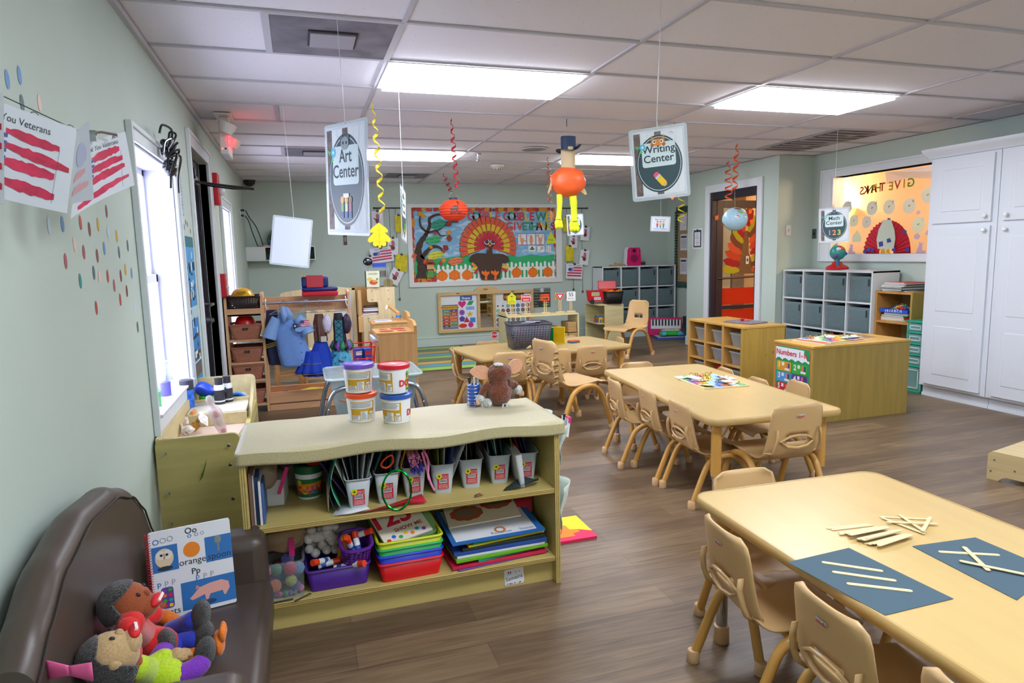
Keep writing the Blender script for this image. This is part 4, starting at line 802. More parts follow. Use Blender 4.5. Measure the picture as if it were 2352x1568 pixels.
b.build('shapes_poster',o,flat=True)
b=B0(.009); b.rect(1.05,.455,1.39,.56,mat('#6a3f2a',.7,'two',h2='#3f4a3a',scale=14,st=(.3,1,4))).text('NOVEMBER',.07,mat('#e08a2f'),1.22,.485,.001,bold=.03); b.build('month_card',o,flat=True)
b=B0(.009); b.rect(.915,.06,1.48,.44,mat('#e2e6e6'))
dc=['#5a4a3a','#7ab0b0','#8a5a3a','#3f6f9a','#7a6fae','#b85a3a','#9ac09a','#8a3f2a','#6a2a2a','#7a6a3a','#3f7f84','#6a4a3a']
for i in range(7): b.text('SMTWTFS'[i],.022,INK,.955+.082*i,.405,.001)
for r in range(5):
    for c in range(7):
        n=r*7+c-1
        if 1<=n<=30: x,z=.955+.082*c,.37-.072*r; b.disc(x,z,.031,mat(dc[n%12]),.001,14).text(str(n),.036,mat('#e6d8b8'),x,z-.013,.002)
        elif n<1: b.rect(.94+.082*c,.36,.965+.082*c,.385,INK,.001)
b.build('calendar_grid',o,flat=True)
o=thing('days_poster','dark wood-look Days of the Week poster beside the calendar board','poster',(4.19,9.895,.523))
b=B0(); b.prism([(0,0),(.285,0),(.285,.305),(0,.305)],0,.002,mat('#43382f',.6,'two',h2='#2c3a36',scale=10,st=(.3,1,5))); b.rect(0,.235,.285,.305,mat('#7d8578'),.003).disc(.145,.27,.032,mat('#d8e0e4'),.004).text('Days',.055,INK,.065,.25,.004).text('WEEK',.05,INK,.23,.25,.004).text('of',.03,INK,.145,.26,.005)
for i,t2 in enumerate(('Monday','Tuesday','Wednesday','Thursday','Friday')): z=.185-.04*i; b.rect(.15,z-.008,.275,z+.024,mat(['#2f9a4a','#3a4a6a','#6a3a2a','#8a3a2a','#3fa04a'][i]),.003).text(t2,.026,WHT,.212,z,.004)
for i,t2 in enumerate(('Today is','Tomorrow','Yesterday','Time','Sunday')): b.text(t2,.024,mat('#d9d4c8'),.012,.195-.044*i,.004,'l')
b.build('sheet',o,flat=True)
# ---------------------------------------------------------------- rods and clipped papers beside the board
def rod(x0,x1,z,label,cords):
    o=thing('display_rod',label,'curtain rod',(x0,9.86,z)); MB().cyl((0,0,0),(x1-x0,0,0),.008,BLK,8).build('rod',o); 
    for e in (0,x1-x0): MB().ell((e,0,0),.014,BLK,8,6).cyl((e,0,0),(e,.04,0),.006,BLK,6).build('finial',o)
    for a,zb in cords: MB().tube([(a-x0,.004,0),(a-x0+.01,.006,zb-z)],.0035,mat('#4f5a50'),5).box(a-x0-.004,.0,zb-z-.03,a-x0+.022,.012,zb-z,mat('#3a3a36')).build('cord',o)
rod(1.755,2.2,2.078,'black rod with hanging cords left of the turkey board',[(1.8,1.3),(1.97,.74),(2.06,.76)]); rod(4.7,5.115,2.074,'black rod with hanging cords right of the turkey board',[(4.76,1.2),(4.86,.8),(5.02,.76)])
HB,HR,HBL,HY=mat('#6f2f2a'),mat('#c22a2a'),mat('#2f3f9a'),mat('#cfc62a')
def hand(b,w,h,rot=0):
    b.disc(0,-.1*h,.2*w,HB,.0012,14,.14*h)
    b.poly([(-.18*w,-.06*h),(-.36*w,.06*h),(-.33*w,.1*h),(-.1*w,.02*h)],HB,.0014)
    for x,l,c in ((-.1,.3,HR),(.0,.34,HR),(.1,.28,HBL),(.22,.16,HY)): b.poly(rrect(.075*w,l*h,.03*w,3,x*w+(.04*w if x>.15 else 0),.02*h+l*h/2),c,.0016)
def flagp(b,w,h,rot=0):
    b.text('Thank You Veterans',.11*h,INK,0,.36*h,.0012)
    for i in range(4): b.prism(rrect((.5 if i<2 else .86)*w,.1*h,.045*h,3,(.2 if i<2 else .0)*w,(.25-.18*i)*h),.0012,.0014,RP)
    b.disc(-.28*w,.12*h,.1*w,HBL,.0016,12,.12*h)
    for k in range(4): b.rect(-.22*w,(.0+.07*k)*h,-.06*w,(.04+.07*k)*h,HBL,.0016)
def clipped(label,c,w,h,m,rot,draw=None,grp='papers clipped beside the turkey board'):
    o=thing('clipped_paper',label,'paper',(c[0],9.845,c[1]),0,grp); b=MB(frame((0,0,0),(math.cos(rot),0,math.sin(rot)),(-math.sin(rot),0,math.cos(rot)))); b.grid(lambda u,v:((u-.5)*w,(v-.5)*h,.006*math.sin(PI*u)),6,1,m)
    b.T=b.T@Matrix.Translation((0,0,.006))
    if draw: draw(b,w,h)
    b.build('sheet',o,flat=True); k=MB(frame((0,0,0),(math.cos(rot),0,math.sin(rot)),(-math.sin(rot),0,math.cos(rot)))); k.box(-.018,h/2-.015,-.008,.018,h/2+.01,.012,BLK).tube([(-.008,h/2+.01,0),(-.008,h/2+.03,.002),(.008,h/2+.03,.002),(.008,h/2+.01,0)],.002,BLK,5); k.build('clip',o)
WPA=mat('#dcdfe6',.7); YPA=mat('#cdbf1c',.7,'mottle',scale=18,d=.2)
clipped('white handprint turkey paper highest on the left rod, behind the gold curl',(1.797,1.913),.165,.24,WPA,0,hand)
clipped('yellow paper highest on the left rod beside the board',(2.101,1.851),.11,.25,YPA,0)
clipped('yellow paper peeking out below the oak leaf',(1.806,1.607),.18,.14,YPA,-.05)
clipped('white handprint turkey paper midway on the left rod',(1.999,1.526),.155,.245,WPA,-.05,hand)
clipped('striped flag handprint paper on the left rod',(1.832,1.401),.33,.215,WPA,.12,flagp)
clipped('yellow paper low on the left rod beside the board',(2.109,1.281),.175,.25,YPA,-.1)
clipped('white handprint turkey paper tilted lowest on the left rod',(2.017,1.083),.17,.225,WPA,-.5,hand)
clipped('small blank white card above the wire kitchen basket',(1.663,1.333),.09,.12,WPA,0)
clipped('yellow paper behind the scarecrow legs, highest on the right rod',(4.749,1.820),.12,.23,YPA,0)
clipped('white handprint turkey paper on the outer right cord, upper one',(5.070,1.673),.15,.22,WPA,-.1,hand)
clipped('white handprint turkey paper on the inner right cord',(4.863,1.546),.14,.19,WPA,-.05,hand)
clipped('yellow paper lower on the right rod',(4.802,1.361),.14,.245,YPA,-.03)
clipped('white handprint turkey paper on the outer right cord, lower one',(5.053,1.293),.155,.235,WPA,-.12,hand)
clipped('striped flag handprint paper on the right rod beside the board',(4.874,1.076),.285,.235,WPA,-.06,flagp)
o=thing('animal_photo','small dark animal photo on the far wall under the Art Center sign','picture',(1.328,9.890,1.628)); b=MB(FW); b.prism(rrect(.065,.17,.002),0,.002,WPA).rect(-.027,-.075,.027,.07,mat('#4a4038'),.003).disc(0,.01,.02,mat('#8a7a6a'),.004,10,.04); b.build('print',o,flat=True)

# ---------------------------------------------------------------- white cubby units with gray fabric bins
CW=mat('#d3dadb',.45); FB=mat('#5d7376',.9,'fabric',scale=90); FBD=mat('#55696d',.9,'fabric',scale=90)
def cubby_unit(label,loc,rz,cell,depth,plinth):
    """front faces local -Y, x to the right, 4 columns and 3 rows"""
    o=thing('cubby_unit',label,'storage unit',loc,rz); t=.018; w=4*cell+t; h=3*cell+t; z0=.15; b=MB()
    for i in range(5): b.box(i*cell,0,z0,i*cell+t,depth,z0+h,CW)
    b.build('divider',o,bevel=.001,split=True); b=MB()
    for j in range(4): b.box(t if 0<j<3 else 0,.001,z0+j*cell,w if j in (0,3) else w-t,depth-.001,z0+j*cell+t,CW)
    b.build('shelf',o,bevel=.001,split=True); MB().box(0,depth-.006,z0,w,depth,z0+h,CW).build('back_panel',o); MB().box(.0,.02,0,w,depth,z0,plinth).build('plinth',o)
    return o
def fabric_bin(label,root,col,row,cell,group,hole=True,seed=0):
    q=random.Random(seed); s=cell-.035; hh=cell-.055
    o=thing('fabric_bin',label,'bin',(0,0,0),root.rotation_euler.z,group); M=Matrix.Translation(root.location)@Matrix.Rotation(root.rotation_euler.z,4,'Z')
    o.location=M@Vector((col*cell+.018+(cell-.018)/2+q.uniform(-.006,.006),.012+q.uniform(0,.015),.15+.018+row*cell+.001))
    b=MB(); a=s/2; w=.006*q.random()
    b.grid(lambda u,v:(-a+2*a*u,.004*math.sin(PI*u)*math.sin(PI*v)*-2+w*math.sin(7*u+3*v)*.4,hh*v),8,6,FB)
    for x in (-a,a): b.grid(lambda u,v:(x,.3*u,hh*v),2,2,FBD)
    b.grid(lambda u,v:(-a+2*a*u,.3,hh*v),2,2,FBD).grid(lambda u,v:(-a+2*a*u,.3*v,.002),2,2,FBD); b.build('fabric_body',o,solid=.003)
    if hole: MB().box(a-.055,-.006,hh*.62,a-.035,-.003,hh*.9,mat('#20282b',.6)).build('handle_slot',o,bevel=.004)
ROW=['bottom row','middle row','top row']; CN=['first','second','third','fourth']
u1=cubby_unit('white twelve-hole cubby unit in the far right corner under the pink karaoke machine',(5.205,9.5,0),0,.325,.36,BASEM)
u2=cubby_unit('white twelve-hole cubby unit below the interior window holding a toy globe',(6.12,6.495,0),-PI/2,.318,.35,BASEM)
for u,nm,g in ((u1,'far corner cubby','gray bins in the far corner cubby'),(u2,'cubby below the interior window','gray bins in the window cubby')):
    for r in range(3):
        for c in range(4): fabric_bin('gray fabric bin in the %s, %s, %s from left'%(nm,ROW[r],CN[c]),u,c,r,.325 if u is u1 else .318,g,(r*4+c)%3!=0,r*10+c)
# karaoke machine, xylophone, cords on the far cubby
o=thing('karaoke_machine','bright pink and white karaoke speaker on the far corner cubby','speaker',(5.79,9.64,1.144)); PK2=mat('#d41a6a',.35)
FZ=frame((0,-.07,0),(1,0,0),(0,0,1)); P=[(-.115,0),(.115,0),(.135,.03),(.12,.26),(.095,.295),(-.09,.295),(-.115,.26),(-.13,.03)]
MB(FZ).prism(P,-.1,-.02,mat('#d8dadd',.4)).build('white_shell',o,bevel=.012,seg=3); MB(FZ).prism([(x*.93+.008,z*.97+.004) for x,z in P],-.02,.01,PK2).build('front_panel',o,bevel=.008)
b=MB(FZ); b.disc(.005,.115,.06,mat('#8a1048'),.011,24).ring(.005,.115,.058,.066,mat('#b01458'),.012).disc(.005,.24,.03,mat('#3a1028'),.011,16)
for s in (-1,1):
    for k in range(3): b.disc(s*.07+.005,.26-.035*k,.009,mat('#ee7fb0'),.011,10)
b.build('speaker_grille',o,flat=True)
o=thing('xylophone','small wooden xylophone with mallet on the far corner cubby','toy instrument',(5.5,9.62,1.144)); MB().box(-.1,-.05,0,.1,.05,.02,mat('#b98a4a',.5)).build('base',o,bevel=.003)
b=MB()
for k in range(6): b.box(-.09+.032*k,-.045,.02,-.066+.032*k,.045,.028,mat('#c9a05a',.4))
b.build('bar',o,split=True); MB().cyl((-.02,.0,.045),(.22,-.02,.012),.005,mat('#b98a4a'),8).ell((-.02,0,.05),.014,mat('#b98a4a'),10,8).build('mallet',o)
tag(MB().tube([(6.0+.05*math.cos(a)*(1+.2*math.sin(3*a)),9.66+.04*math.sin(a),1.155+.012*(a/3)%.05) for a in [i*.5 for i in range(40)]],.006,BLK,6).build('power_cord'),'tangled black cord beside the pink karaoke machine','cord')
# globe and papers on the window cubby
o=thing('toy_globe','teal talking toy globe on a red base, on the window cubby','globe',(6.3,5.86,1.124)); RDT=mat('#c8202c',.3)
MB().lathe([(.115,0),(.118,.02),(.1,.04),(.06,.06),(.045,.09),(.0,.095)],RDT,24).build('base',o); c=(0,0,.185); MB().ell(c,.082,mat('#2f9a92',.35),24,16).build('sphere',o)
b=MB(); 
for i,(a,z,cc) in enumerate(((-2.2,.04,'#e8e8e0'),(-1.6,.05,'#e0662a'),(-1.1,-.01,'#2f5fae'),(-2.6,-.03,'#7a3f9a'),(-2.0,.065,'#c8202c'))): 
    d=Vector((math.cos(a)*.8,math.sin(a)*.8,z/.08)).normalized(); b.ell(Vector(c)+d*.076,(.026,.026,.02),mat(cc,.4),10,8)
b.build('land_shape',o,split=True); MB().tube([(0,.09*math.cos(t)+0,.185+.1*math.sin(t)) for t in [R(-70+160*i/14) for i in range(15)]],.012,mat('#d8d2b0',.4),8).build('arm',o); MB().cyl((-.05,-.06,.03),(-.06,-.07,.12),.018,mat('#2f6f9a',.4)).cyl((-.05,-.06,.02),(-.05,-.06,.035),.03,mat('#e0c020',.4)).build('stylus',o)
tag(MB(TR(6.3,5.52,1.124,.2)).box(-.11,-.16,0,.11,.16,.004,WPA).box(-.1,-.15,.004,.1,.14,.007,mat('#c8d0d4')).rect(-.05,-.05,.04,.06,INK,.008).build('paper_stack'),'loose papers lying beside the toy globe on the window cubby','papers')
# wooden cubby with books
OAK=mat('#c08a44',.45,'wood',axis='z'); YW=mat('#a98f45',.5,'wood',axis='z'); PLY=mat('#8d7846',.6,'wood',axis='z')
o=thing('book_cubby','honey wood open cubby stacked with books, between white cubby and cabinet','bookcase',(6.16,5.2,0),-PI/2)
b=MB().box(0,0,0,.022,.34,.93,OAK).box(.4,0,0,.42,.34,.93,YW); b.build('side_panel',o,bevel=.002,split=True); b=MB()
for z in (.04,.315,.615,.905): b.box(.022,.002,z,.4,.34,z+.022,OAK)
b.build('shelf',o,bevel=.002,split=True); MB().box(.022,.33,.06,.4,.336,.9,PLY).build('back_panel',o)
def flat_books(x,y,z,rz,spec,what,cat='book',group=None):
    q=random.Random(int(x*100+z*1000))
    for i,(w,d,h,c,l) in enumerate(spec):
        b=MB(); b.box(-w/2,-d/2,0,w/2,d/2,h,mat(c,.5)) ; b.box(-w/2+.003,-d/2-.0008,h*.2,w/2-.004,d/2-.003,h*.8,mat('#dcdcd4'))
        p=b.build('book' if cat=='book' else 'folder',None,(x+q.uniform(-.012,.012),y+q.uniform(-.012,.012),z)); p.rotation_euler=(0,0,rz+q.uniform(-.12,.12)); tag(p,l,cat,group); z+=h+.0008
    return z
sp=[(.26,.3,.01,'#c9d0d4'),(.26,.3,.012,'#3a4a50'),(.25,.3,.012,'#d3d8d8'),(.26,.31,.01,'#2f4a4a'),(.25,.29,.014,'#b8c0c2'),(.26,.3,.01,'#4a3a3a'),(.24,.28,.008,'#d9dcdc'),(.24,.27,.006,'#b83a3a')]
W8=['lowest pale','second, dark slate','third, white','fourth, dark green','fifth, gray','sixth, brown','seventh, white','top, red and white']
flat_books(6.32,5.01,.928,-PI/2,[s+('flat book on top of the wood cubby stack, %s'%w,) for s,w in zip(sp,W8)],'', 'book','books piled on the wood cubby')
z=flat_books(6.31,5.0,.638,-PI/2,[(.3,.24,.012,'#c9c24a','yellow book at the bottom of the cubby shelf pile'),(.29,.24,.014,'#d8d4c8','cream book second in the cubby shelf pile'),(.3,.25,.014,'#b8322f','red book third in the cubby shelf pile'),(.28,.24,.014,'#2f8a5a','green-edged book fourth in the cubby shelf pile'),(.27,.22,.022,'#d0d0d4','thick white book under the blue letter tray')],'')
o=thing('letter_tray','blue tray printed with white letters heaped with bright plastic shapes','tray',(6.3,5.0,z+.002),-PI/2); BLT=mat('#1f4fc0',.4)
b=MB().box(-.16,-.12,0,.16,.12,.006,BLT).box(-.16,-.12,.006,.16,-.112,.035,BLT).box(-.16,.112,.006,.16,.12,.035,BLT).box(-.16,-.112,.006,-.152,.112,.035,BLT).box(.152,-.112,.006,.16,.112,.035,BLT)
b.T=frame((0,-.121,.008),(1,0,0),(0,0,1)); b.text('a b c A B C H',.034,WHT,0,0,0,bold=.02); b.build('tray_body',o)
CC=['#d8262a','#2a62d0','#2fa04a','#e8c81c','#e87a1c','#1fa0a8','#7a3fb0']
def heap(label,cat,loc,rx,ry,rz,n,s,seed,group=None,name='letter_shape'):
    q=random.Random(seed); b=MB()
    for k in range(n):
        a=q.uniform(0,6.3); d=math.sqrt(q.random()); z=rz*(1-d*d)*q.uniform(.5,1); M=TR(rx*d*math.cos(a),ry*d*math.sin(a),z+s*.3,q.uniform(0,6),q.uniform(-1,1),q.uniform(-1,1)); b.T=M
        if k%3==0: b.box(-s,-s*.3,-s*.2,s,s*.3,s*.2,mat(CC[k%7],.35))
        elif k%3==1: b.tube([(s*.8*math.cos(t),s*.8*math.sin(t),0) for t in [2*PI*i/10 for i in range(10)]],s*.25,mat(CC[k%7],.35),6,True)
        else: b.box(-s*.3,-s,-s*.2,s*.3,s,s*.2,mat(CC[k%7],.35)).box(-s,-s*.3,-s*.2,s,s*.3,s*.19,mat(CC[k%7],.35))
    p=b.build(name,None,loc); tag(p,label,cat,group,'stuff'); return p
heap('bright plastic letter shapes heaped on the blue letter tray','toys',(6.3,5.0,z+.01),.1,.12,.07,46,.02,9)
z=.338
for i,(c,l) in enumerate((('#3fa09a','teal'),('#d08ab8','pink'),('#8a6ab0','lilac'),('#d8d2c8','white'))): z=flat_books(6.3,4.98,z,-PI/2,[(.28,.25,.02,c,'%s box or book on the middle shelf of the wood cubby'%l)],'')
flat_books(6.3,4.98,.063,-PI/2,[(.28,.26,.02,'#c9a05a','tan board on the lowest shelf of the wood cubby'),(.28,.26,.03,'#9a7ac0','lilac book on the lowest shelf of the wood cubby'),(.26,.24,.06,'#b8242a','red box on the lowest shelf of the wood cubby')],'')
# green drawer tower
GR=mat('#1f9a7c',.4); CLR=mat('#bfe6e2',.15,'clear',a=.35,body='#a9d8d6')
o=thing('drawer_tower','translucent teal five-drawer plastic tower beside the white cabinet','drawers',(6.09,4.757,0),-PI/2); b=MB(); zz=[0,.24,.345,.45,.555,.655]
for z0 in zz: b.box(0,0,z0,.175,.3,z0+.022,GR)
b.build('frame',o,bevel=.003,split=True); b=MB()
for x in (0,.163): b.box(x,.29,0,x+.012,.3,.65,GR).box(x,.0,0,x+.012,.012,.65,mat('#3fae9a',.3))
b.build('post',o,split=True)
for i in range(5):
    d=MB().box(.014,.004,zz[i]+.026,.161,.29,zz[i+1]-.006,CLR).build('drawer',o); e=MB(); z0,z1=zz[i]+.04,zz[i+1]-.025
    for q in ((.03,z0,.145,z0+.006),(.03,z1-.006,.145,z1),(.03,z0,.036,z1),(.139,z0,.145,z1)): e.box(q[0],-.002,q[1],q[2],.003,q[3],mat('#d8f0ee',.3))
    e.build('drawer_window',d)
    q=random.Random(i); k=MB()
    for j in range(4): k.box(.03+.02*q.random(),.03,zz[i]+.03+.013*j,.14,.26,zz[i]+.041+.013*j,mat(CC[(i*2+j*3)%7] if i in (0,) else ['#e6e2d2','#d87a9a','#2f4a5a','#dfe4e4'][j],.6))
    tag(k.build('paper_stack'),'papers inside the %s drawer of the teal tower'%['lowest','second','third','fourth','top'][i],'papers').parent=None
    bpy.data.objects[k and bpy.data.objects[-1].name] if 0 else None
for i,p in enumerate([x for x in bpy.data.objects if x.name.startswith('paper_stack') and 'teal tower' in x.get('label','')]): p.location=(6.09,4.757,0); p.rotation_euler=(0,0,-PI/2)
# tall white cabinets
CB=mat('#d5dbe2',.4); CBD=CB
def cabinet(y1,y0,label,hinge):
    """front at x=6.05 facing -X; spans y0..y1"""
    o=thing('tall_cabinet',label,'cabinet',(6.05,y1,0),-PI/2,'tall white cabinets'); w=y1-y0
    MB().box(0,0,.1,w-.002,.46,2.12,CB).build('carcass',o,bevel=.002); b=MB().box(0,.05,0,w-.002,.46,.1,CB).box(0,.038,0,w-.002,.05,.025,CB); b.build('toe_kick',o)
    for k,(z0,z1,kz) in enumerate(((1.555,2.1,1.6),(.125,1.52,1.485))):
        x0,x1=.045,w-.045; d=MB(frame((0,0,0),(1,0,0),(0,0,1))); d.prism([(x0,z0),(x1,z0),(x1,z1),(x0,z1)],0,.02,CB); dd=d.build('door',o,bevel=.005)
        ps=[(z0+.07,z1-.07)] if k==0 else [(z0+.07,(z0+z1)/2-.14),((z0+z1)/2-.06,z1-.07)]
        for a,c in ps:
            m=MB(frame((0,-.02,0),(1,0,0),(0,0,1))); g=.03; X0,X1=x0+.065,x1-.065
            o4=[(X0,a),(X1,a),(X1,c),(X0,c)]; i4=[(X0+g,a+g),(X1-g,a+g),(X1-g,c-g),(X0+g,c-g)]; e=.012; n4=[(X0+e,a+e),(X1-e,a+e),(X1-e,c-e),(X0+e,c-e)]
            vs=[(x,z,.0005) for x,z in o4]+[(x,z,-.009) for x,z in n4]+[(x,z,.004) for x,z in i4]
            fs=[(i,(i+1)%4,4+(i+1)%4,4+i) for i in range(4)]+[(4+i,4+(i+1)%4,8+(i+1)%4,8+i) for i in range(4)]+[(8,9,10,11)]
            m.add(vs,fs,CBD); m.build('raised_panel',dd,flat=True)
        kx=x1-.04 if hinge=='l' else x0+.04; t=MB(Matrix.Translation((kx,-.02,kz))@Matrix.Rotation(PI/2,4,'X')); t.lathe([(.006,0),(.006,.012),(.017,.018),(.018,.026),(.012,.032),(0,.033)],mat('#e6e8e8',.2),16).build('knob',dd)
    return o
cabinet(4.565,3.945,'tall white paneled cabinet nearest the teal drawer tower','l'); cabinet(3.943,3.32,'tall white paneled cabinet at the right picture edge','r'); cabinet(3.318,2.7,'tall white cabinet continuing beyond the right picture edge','l')
o=thing('crown_molding','white crown molding along the top of the tall cabinets','molding',(6.05,4.565,2.12),-PI/2); prof=[(0,0),(-.015,0),(-.02,.02),(-.05,.05),(-.06,.07),(-.06,.085),(.46,.085),(.46,0)]
b=MB(); n=len(prof); vs=[(0+ (y if y<0 else 0),y,z) for y,z in prof]+[(1.866,y,z) for y,z in prof]; b.add(vs,[(i,(i+1)%n,n+(i+1)%n,n+i) for i in range(n)]+[tuple(range(n)),tuple(range(n,2*n))],CB); b.build('molding',o)
# ---------------------------------------------------------------- interior window decorations
def FXr(x,y,z): return frame((x,y,z),(0,-1,0),(0,0,1))
o=thing('fan_turkey','red accordion-folded paper fan turkey stuck on the interior window','decoration',(6.59,5.487,1.292)); RF=mat('#c21530',.6)
b=MB(FXr(0,0,0)); n=44
def fanp(i,r): a=PI*i/n; return (r*math.cos(a)*1.0,r*math.sin(a)*1.17,.006+(.012 if i%2 else 0))
vs=[];
for i in range(n+1): vs+=[fanp(i,.09),fanp(i,.3 if i%2 else .29)]
b.add(vs,[(2*i,2*i+1,2*i+3,2*i+2) for i in range(n)],RF); b.build('paper_fan',o,flat=True)
b=MB(FXr(-.022,0,0)); b.prism([(-.1,.05),(.1,.05),(.115,.15),(.1,.24),(.05,.35),(-.045,.35),(-.1,.25),(-.12,.15)],0,.002,mat('#c9d3bf',.7)).prism([(-.08,.07),(-.03,.08),(-.04,.13),(-.09,.12)],.002,.004,mat('#3a3f9a')).prism([(.02,.11),(.07,.12),(.05,.16),(.01,.15)],.002,.004,mat('#3a3f9a')); b.poly([(-.06,.0),(.0,.0),(-.01,.05),(-.05,.045)],mat('#d8a03a'),.003).poly([(.01,.01),(.06,.0),(.05,.045),(.02,.045)],mat('#c9b02a'),.003); b.build('paper_face',o,flat=True)
b=MB(FXr(-.02,0,0)); q=random.Random(3)
for x,z in ((.02,.33),(-.02,.3),(.22,.2),(-.22,.03),(-.27,.01),(.1,.03),(.26,.02),(-.17,.02)): b.poly([(x-.025,z),(x+.02,z-.01),(x+.025,z+.03),(x-.01,z+.04)],mat('#3a3f9a'),.003)
b.build('blue_scrap',o,flat=True,split=True)
TK=mat('#a9b8bd',.7,'thin',a=.35); TKG=mat('#b3c6bb',.7,'thin',a=.35); TKP=mat('#a79fc4',.7,'thin',a=.35)
def cut(p,s,kind,m,label):
    b=MB(FXr(0,0,0))
    if kind=='t': P=[(s*math.cos(a)*(.9+.1*abs(math.sin(6*a))),s*1.05*math.sin(a)*(.9+.1*abs(math.sin(6*a)))) for a in [2*PI*i/40 for i in range(40)]]; b.poly(P,m).poly([(-.1*s,-.1*s),(.2*s,.1*s),(.15*s,.2*s),(-.15*s,.05*s)],mat('#5f7a4a'),.001).poly([(.55*s,.4*s),(.9*s,.75*s),(.75*s,1.05*s),(.45*s,.7*s)],m,.0005)
    elif kind=='c': b.poly([(-.9*s,-1*s),(.9*s,-1*s),(1*s,-.3*s),(.7*s,.3*s),(.35*s,.55*s),(0,1.1*s),(-.35*s,.55*s),(-.75*s,.3*s),(-1*s,-.3*s)],m)
    elif kind=='s': b.poly([(-.8*s,-s),(1*s,-s),(.9*s,-.5*s),(.4*s,-.55*s),(.35*s,.4*s),(.5*s,.9*s),(.1*s,.7*s),(-.3*s,.95*s),(-.25*s,.4*s),(-.6*s,-.3*s)],m)
    elif kind=='p': b.poly([(s*math.cos(a)*(1+.06*math.cos(5*a)),s*.8*math.sin(a)) for a in [2*PI*i/24 for i in range(24)]],m).rect(-.1*s,.7*s,.12*s,1.1*s,m)
    elif kind=='l': b.poly(maple(2*s,.3),m)
    q=b.build('paper_cutout',None,(6.594,p[1],p[2]),flat=True); tag(q,label,'paper cutout','pale paper cutouts on the interior window')
for p,s,k,m,l in (((6.594,6.055,1.812),.07,'t',TK,'gray turkey cutout before the glowing wall lamp'),((6.594,5.712,1.778),.075,'t',TK,'gray turkey cutout straight under the letters KS, second in the upper row'),((6.594,5.495,1.776),.075,'t',TK,'gray turkey cutout third in the upper row of the window'),((6.594,5.254,1.767),.075,'t',TK,'gray turkey cutout at the right end of the upper row'),((6.594,5.050,1.857),.075,'t',TK,'gray turkey cutout highest, beside the cabinet edge'),
    ((6.594,5.953,1.656),.065,'t',TKG,'gray-green turkey cutout right of the Math Center sign'),((6.594,5.778,1.633),.065,'t',TK,'gray turkey cutout left above the red fan'),((6.594,5.901,1.486),.065,'c',TKG,'gray-green pointed cutout left of the red fan'),((6.594,5.972,1.348),.06,'s',TKP,'lilac squirrel cutout at the lower left of the window'),
    ((6.594,5.137,1.574),.075,'t',TKG,'pale green turkey cutout right above the red fan'),((6.594,5.144,1.458),.035,'p',TKP,'lilac pumpkin cutout right of the red fan'),((6.594,5.145,1.695),.03,'l',TKP,'small lilac leaf cutout above the pale green turkey'),((6.594,5.098,1.349),.06,'s',TKP,'lilac squirrel cutout at the lower right of the window'),((6.594,5.025,1.488),.035,'l',TKP,'lilac leaf cutout beside the cabinet edge')): cut(p,s,k,m,l)
def mirrored(word,p0,p1,h,cols,label,x=6.59):
    a,c=Vector(p0),Vector(p1); n=len(word); o=thing('window_lettering',label,'lettering',(x,a.y,a.z))
    for i,ch in enumerate(word):
        t=i/(n-1); b=MB(FXr(0,(c.y-a.y)*t,(c.z-a.z)*t)); b.text(ch,h,mat(cols[i%len(cols)],.6),0,0,0,bold=.025,flip=True); b.build('letter',o,flat=True)
WC=['#c8542a','#b8322f','#9aa52a','#d8782a','#d8a02a','#c8322f']
mirrored('SKNAHT'[0:6],(6.590,5.857,1.934),(6.590,5.589,1.950),.12,WC,'mirror-reversed colored letters THANKS on the interior window'); mirrored('EVIG',(6.590,5.481,1.949),(6.590,5.243,1.960),.12,['#d8a02a','#c8542a','#d8a02a','#7aa03a'],'mirror-reversed colored letters GIVE on the interior window')
o=thing('wall_sconce','amber half-bowl wall lamp glowing in the hallway','wall lamp',(8.3,(8.300,7.860,1.955)[1],1.9)); 
b=MB(); b.grid(lambda u,v:(-.2*math.sin(PI*u)*(.25+.75*v)**.6,.24*math.cos(PI*u)*(.2+.8*v)**.7,-.2+.22*v),16,6,mat('#f2b04a',.5,'emit',s=2.2)); b.build('glass_bowl',o); MB().box(-.02,-.06,-.15,0,.06,-.02,mat('#8a6a3a')).build('bracket',o)
l=bpy.data.lights.new('sconce_bulb','POINT'); l.energy=14; l.color=(1,.75,.42); l.shadow_soft_size=.06; q=bpy.data.objects.new('sconce_bulb',l); q.location=(8.16,o.location.y,2.0); COL.objects.link(q)
tag(MB().poly([(6.63,4.0,2.14),(6.63,5.6,2.14),(6.66,5.6,2.02),(6.62,5.3,2.05),(6.68,4.9,2.0),(6.64,4.5,2.04),(6.67,4.0,2.0)],mat('#dfe0e4',.15,'clear',a=.5,body='#f0f0f2')).build('plastic_film',flat=True),'crumpled clear plastic film across the top of the interior window','plastic film')
# ---------------------------------------------------------------- glass door decorations: paper tree turkey, red panel
def FD(d): return frame((0,-d,0),(1,0,0),(0,0,1))
o=thing('leaf_turkey','brown paper tree with hand-shaped red, orange and yellow leaves taped on the glass door','decoration',(6.58,7.808,0)); TKB=mat('#7a5a3a',.7)
MB(FD(.002)).prism([(-.13,1.03),(.15,1.03),(.1,1.2),(.05,1.32),(.04,1.62),(-.02,1.62),(-.06,1.4),(-.12,1.2)],0,.001,TKB).build('paper_trunk',o,flat=True)
LC=['#c9bf26','#e2663a','#b81f30','#8a4f3a','#d8512a']
for i in range(9):
    for s in (-1,1):
        z=1.08+.075*i; a=R(5+9.5*i); L=.3-.008*i; k=(i*2+(s>0))%5
        b=MB(FD(.004+.001*i)@Matrix.Translation((s*(.1-.009*i),z,0))@Matrix.Rotation(a if s>0 else PI-a,4,'Z')); b.prism([(0,-.02),(.1,-.055),(.22,-.05),(L,0),(.22,.05),(.1,.055),(0,.02)],0,.0006,mat(LC[k],.6,'thin',a=.35)); b.build('paper_leaf',o,flat=True)
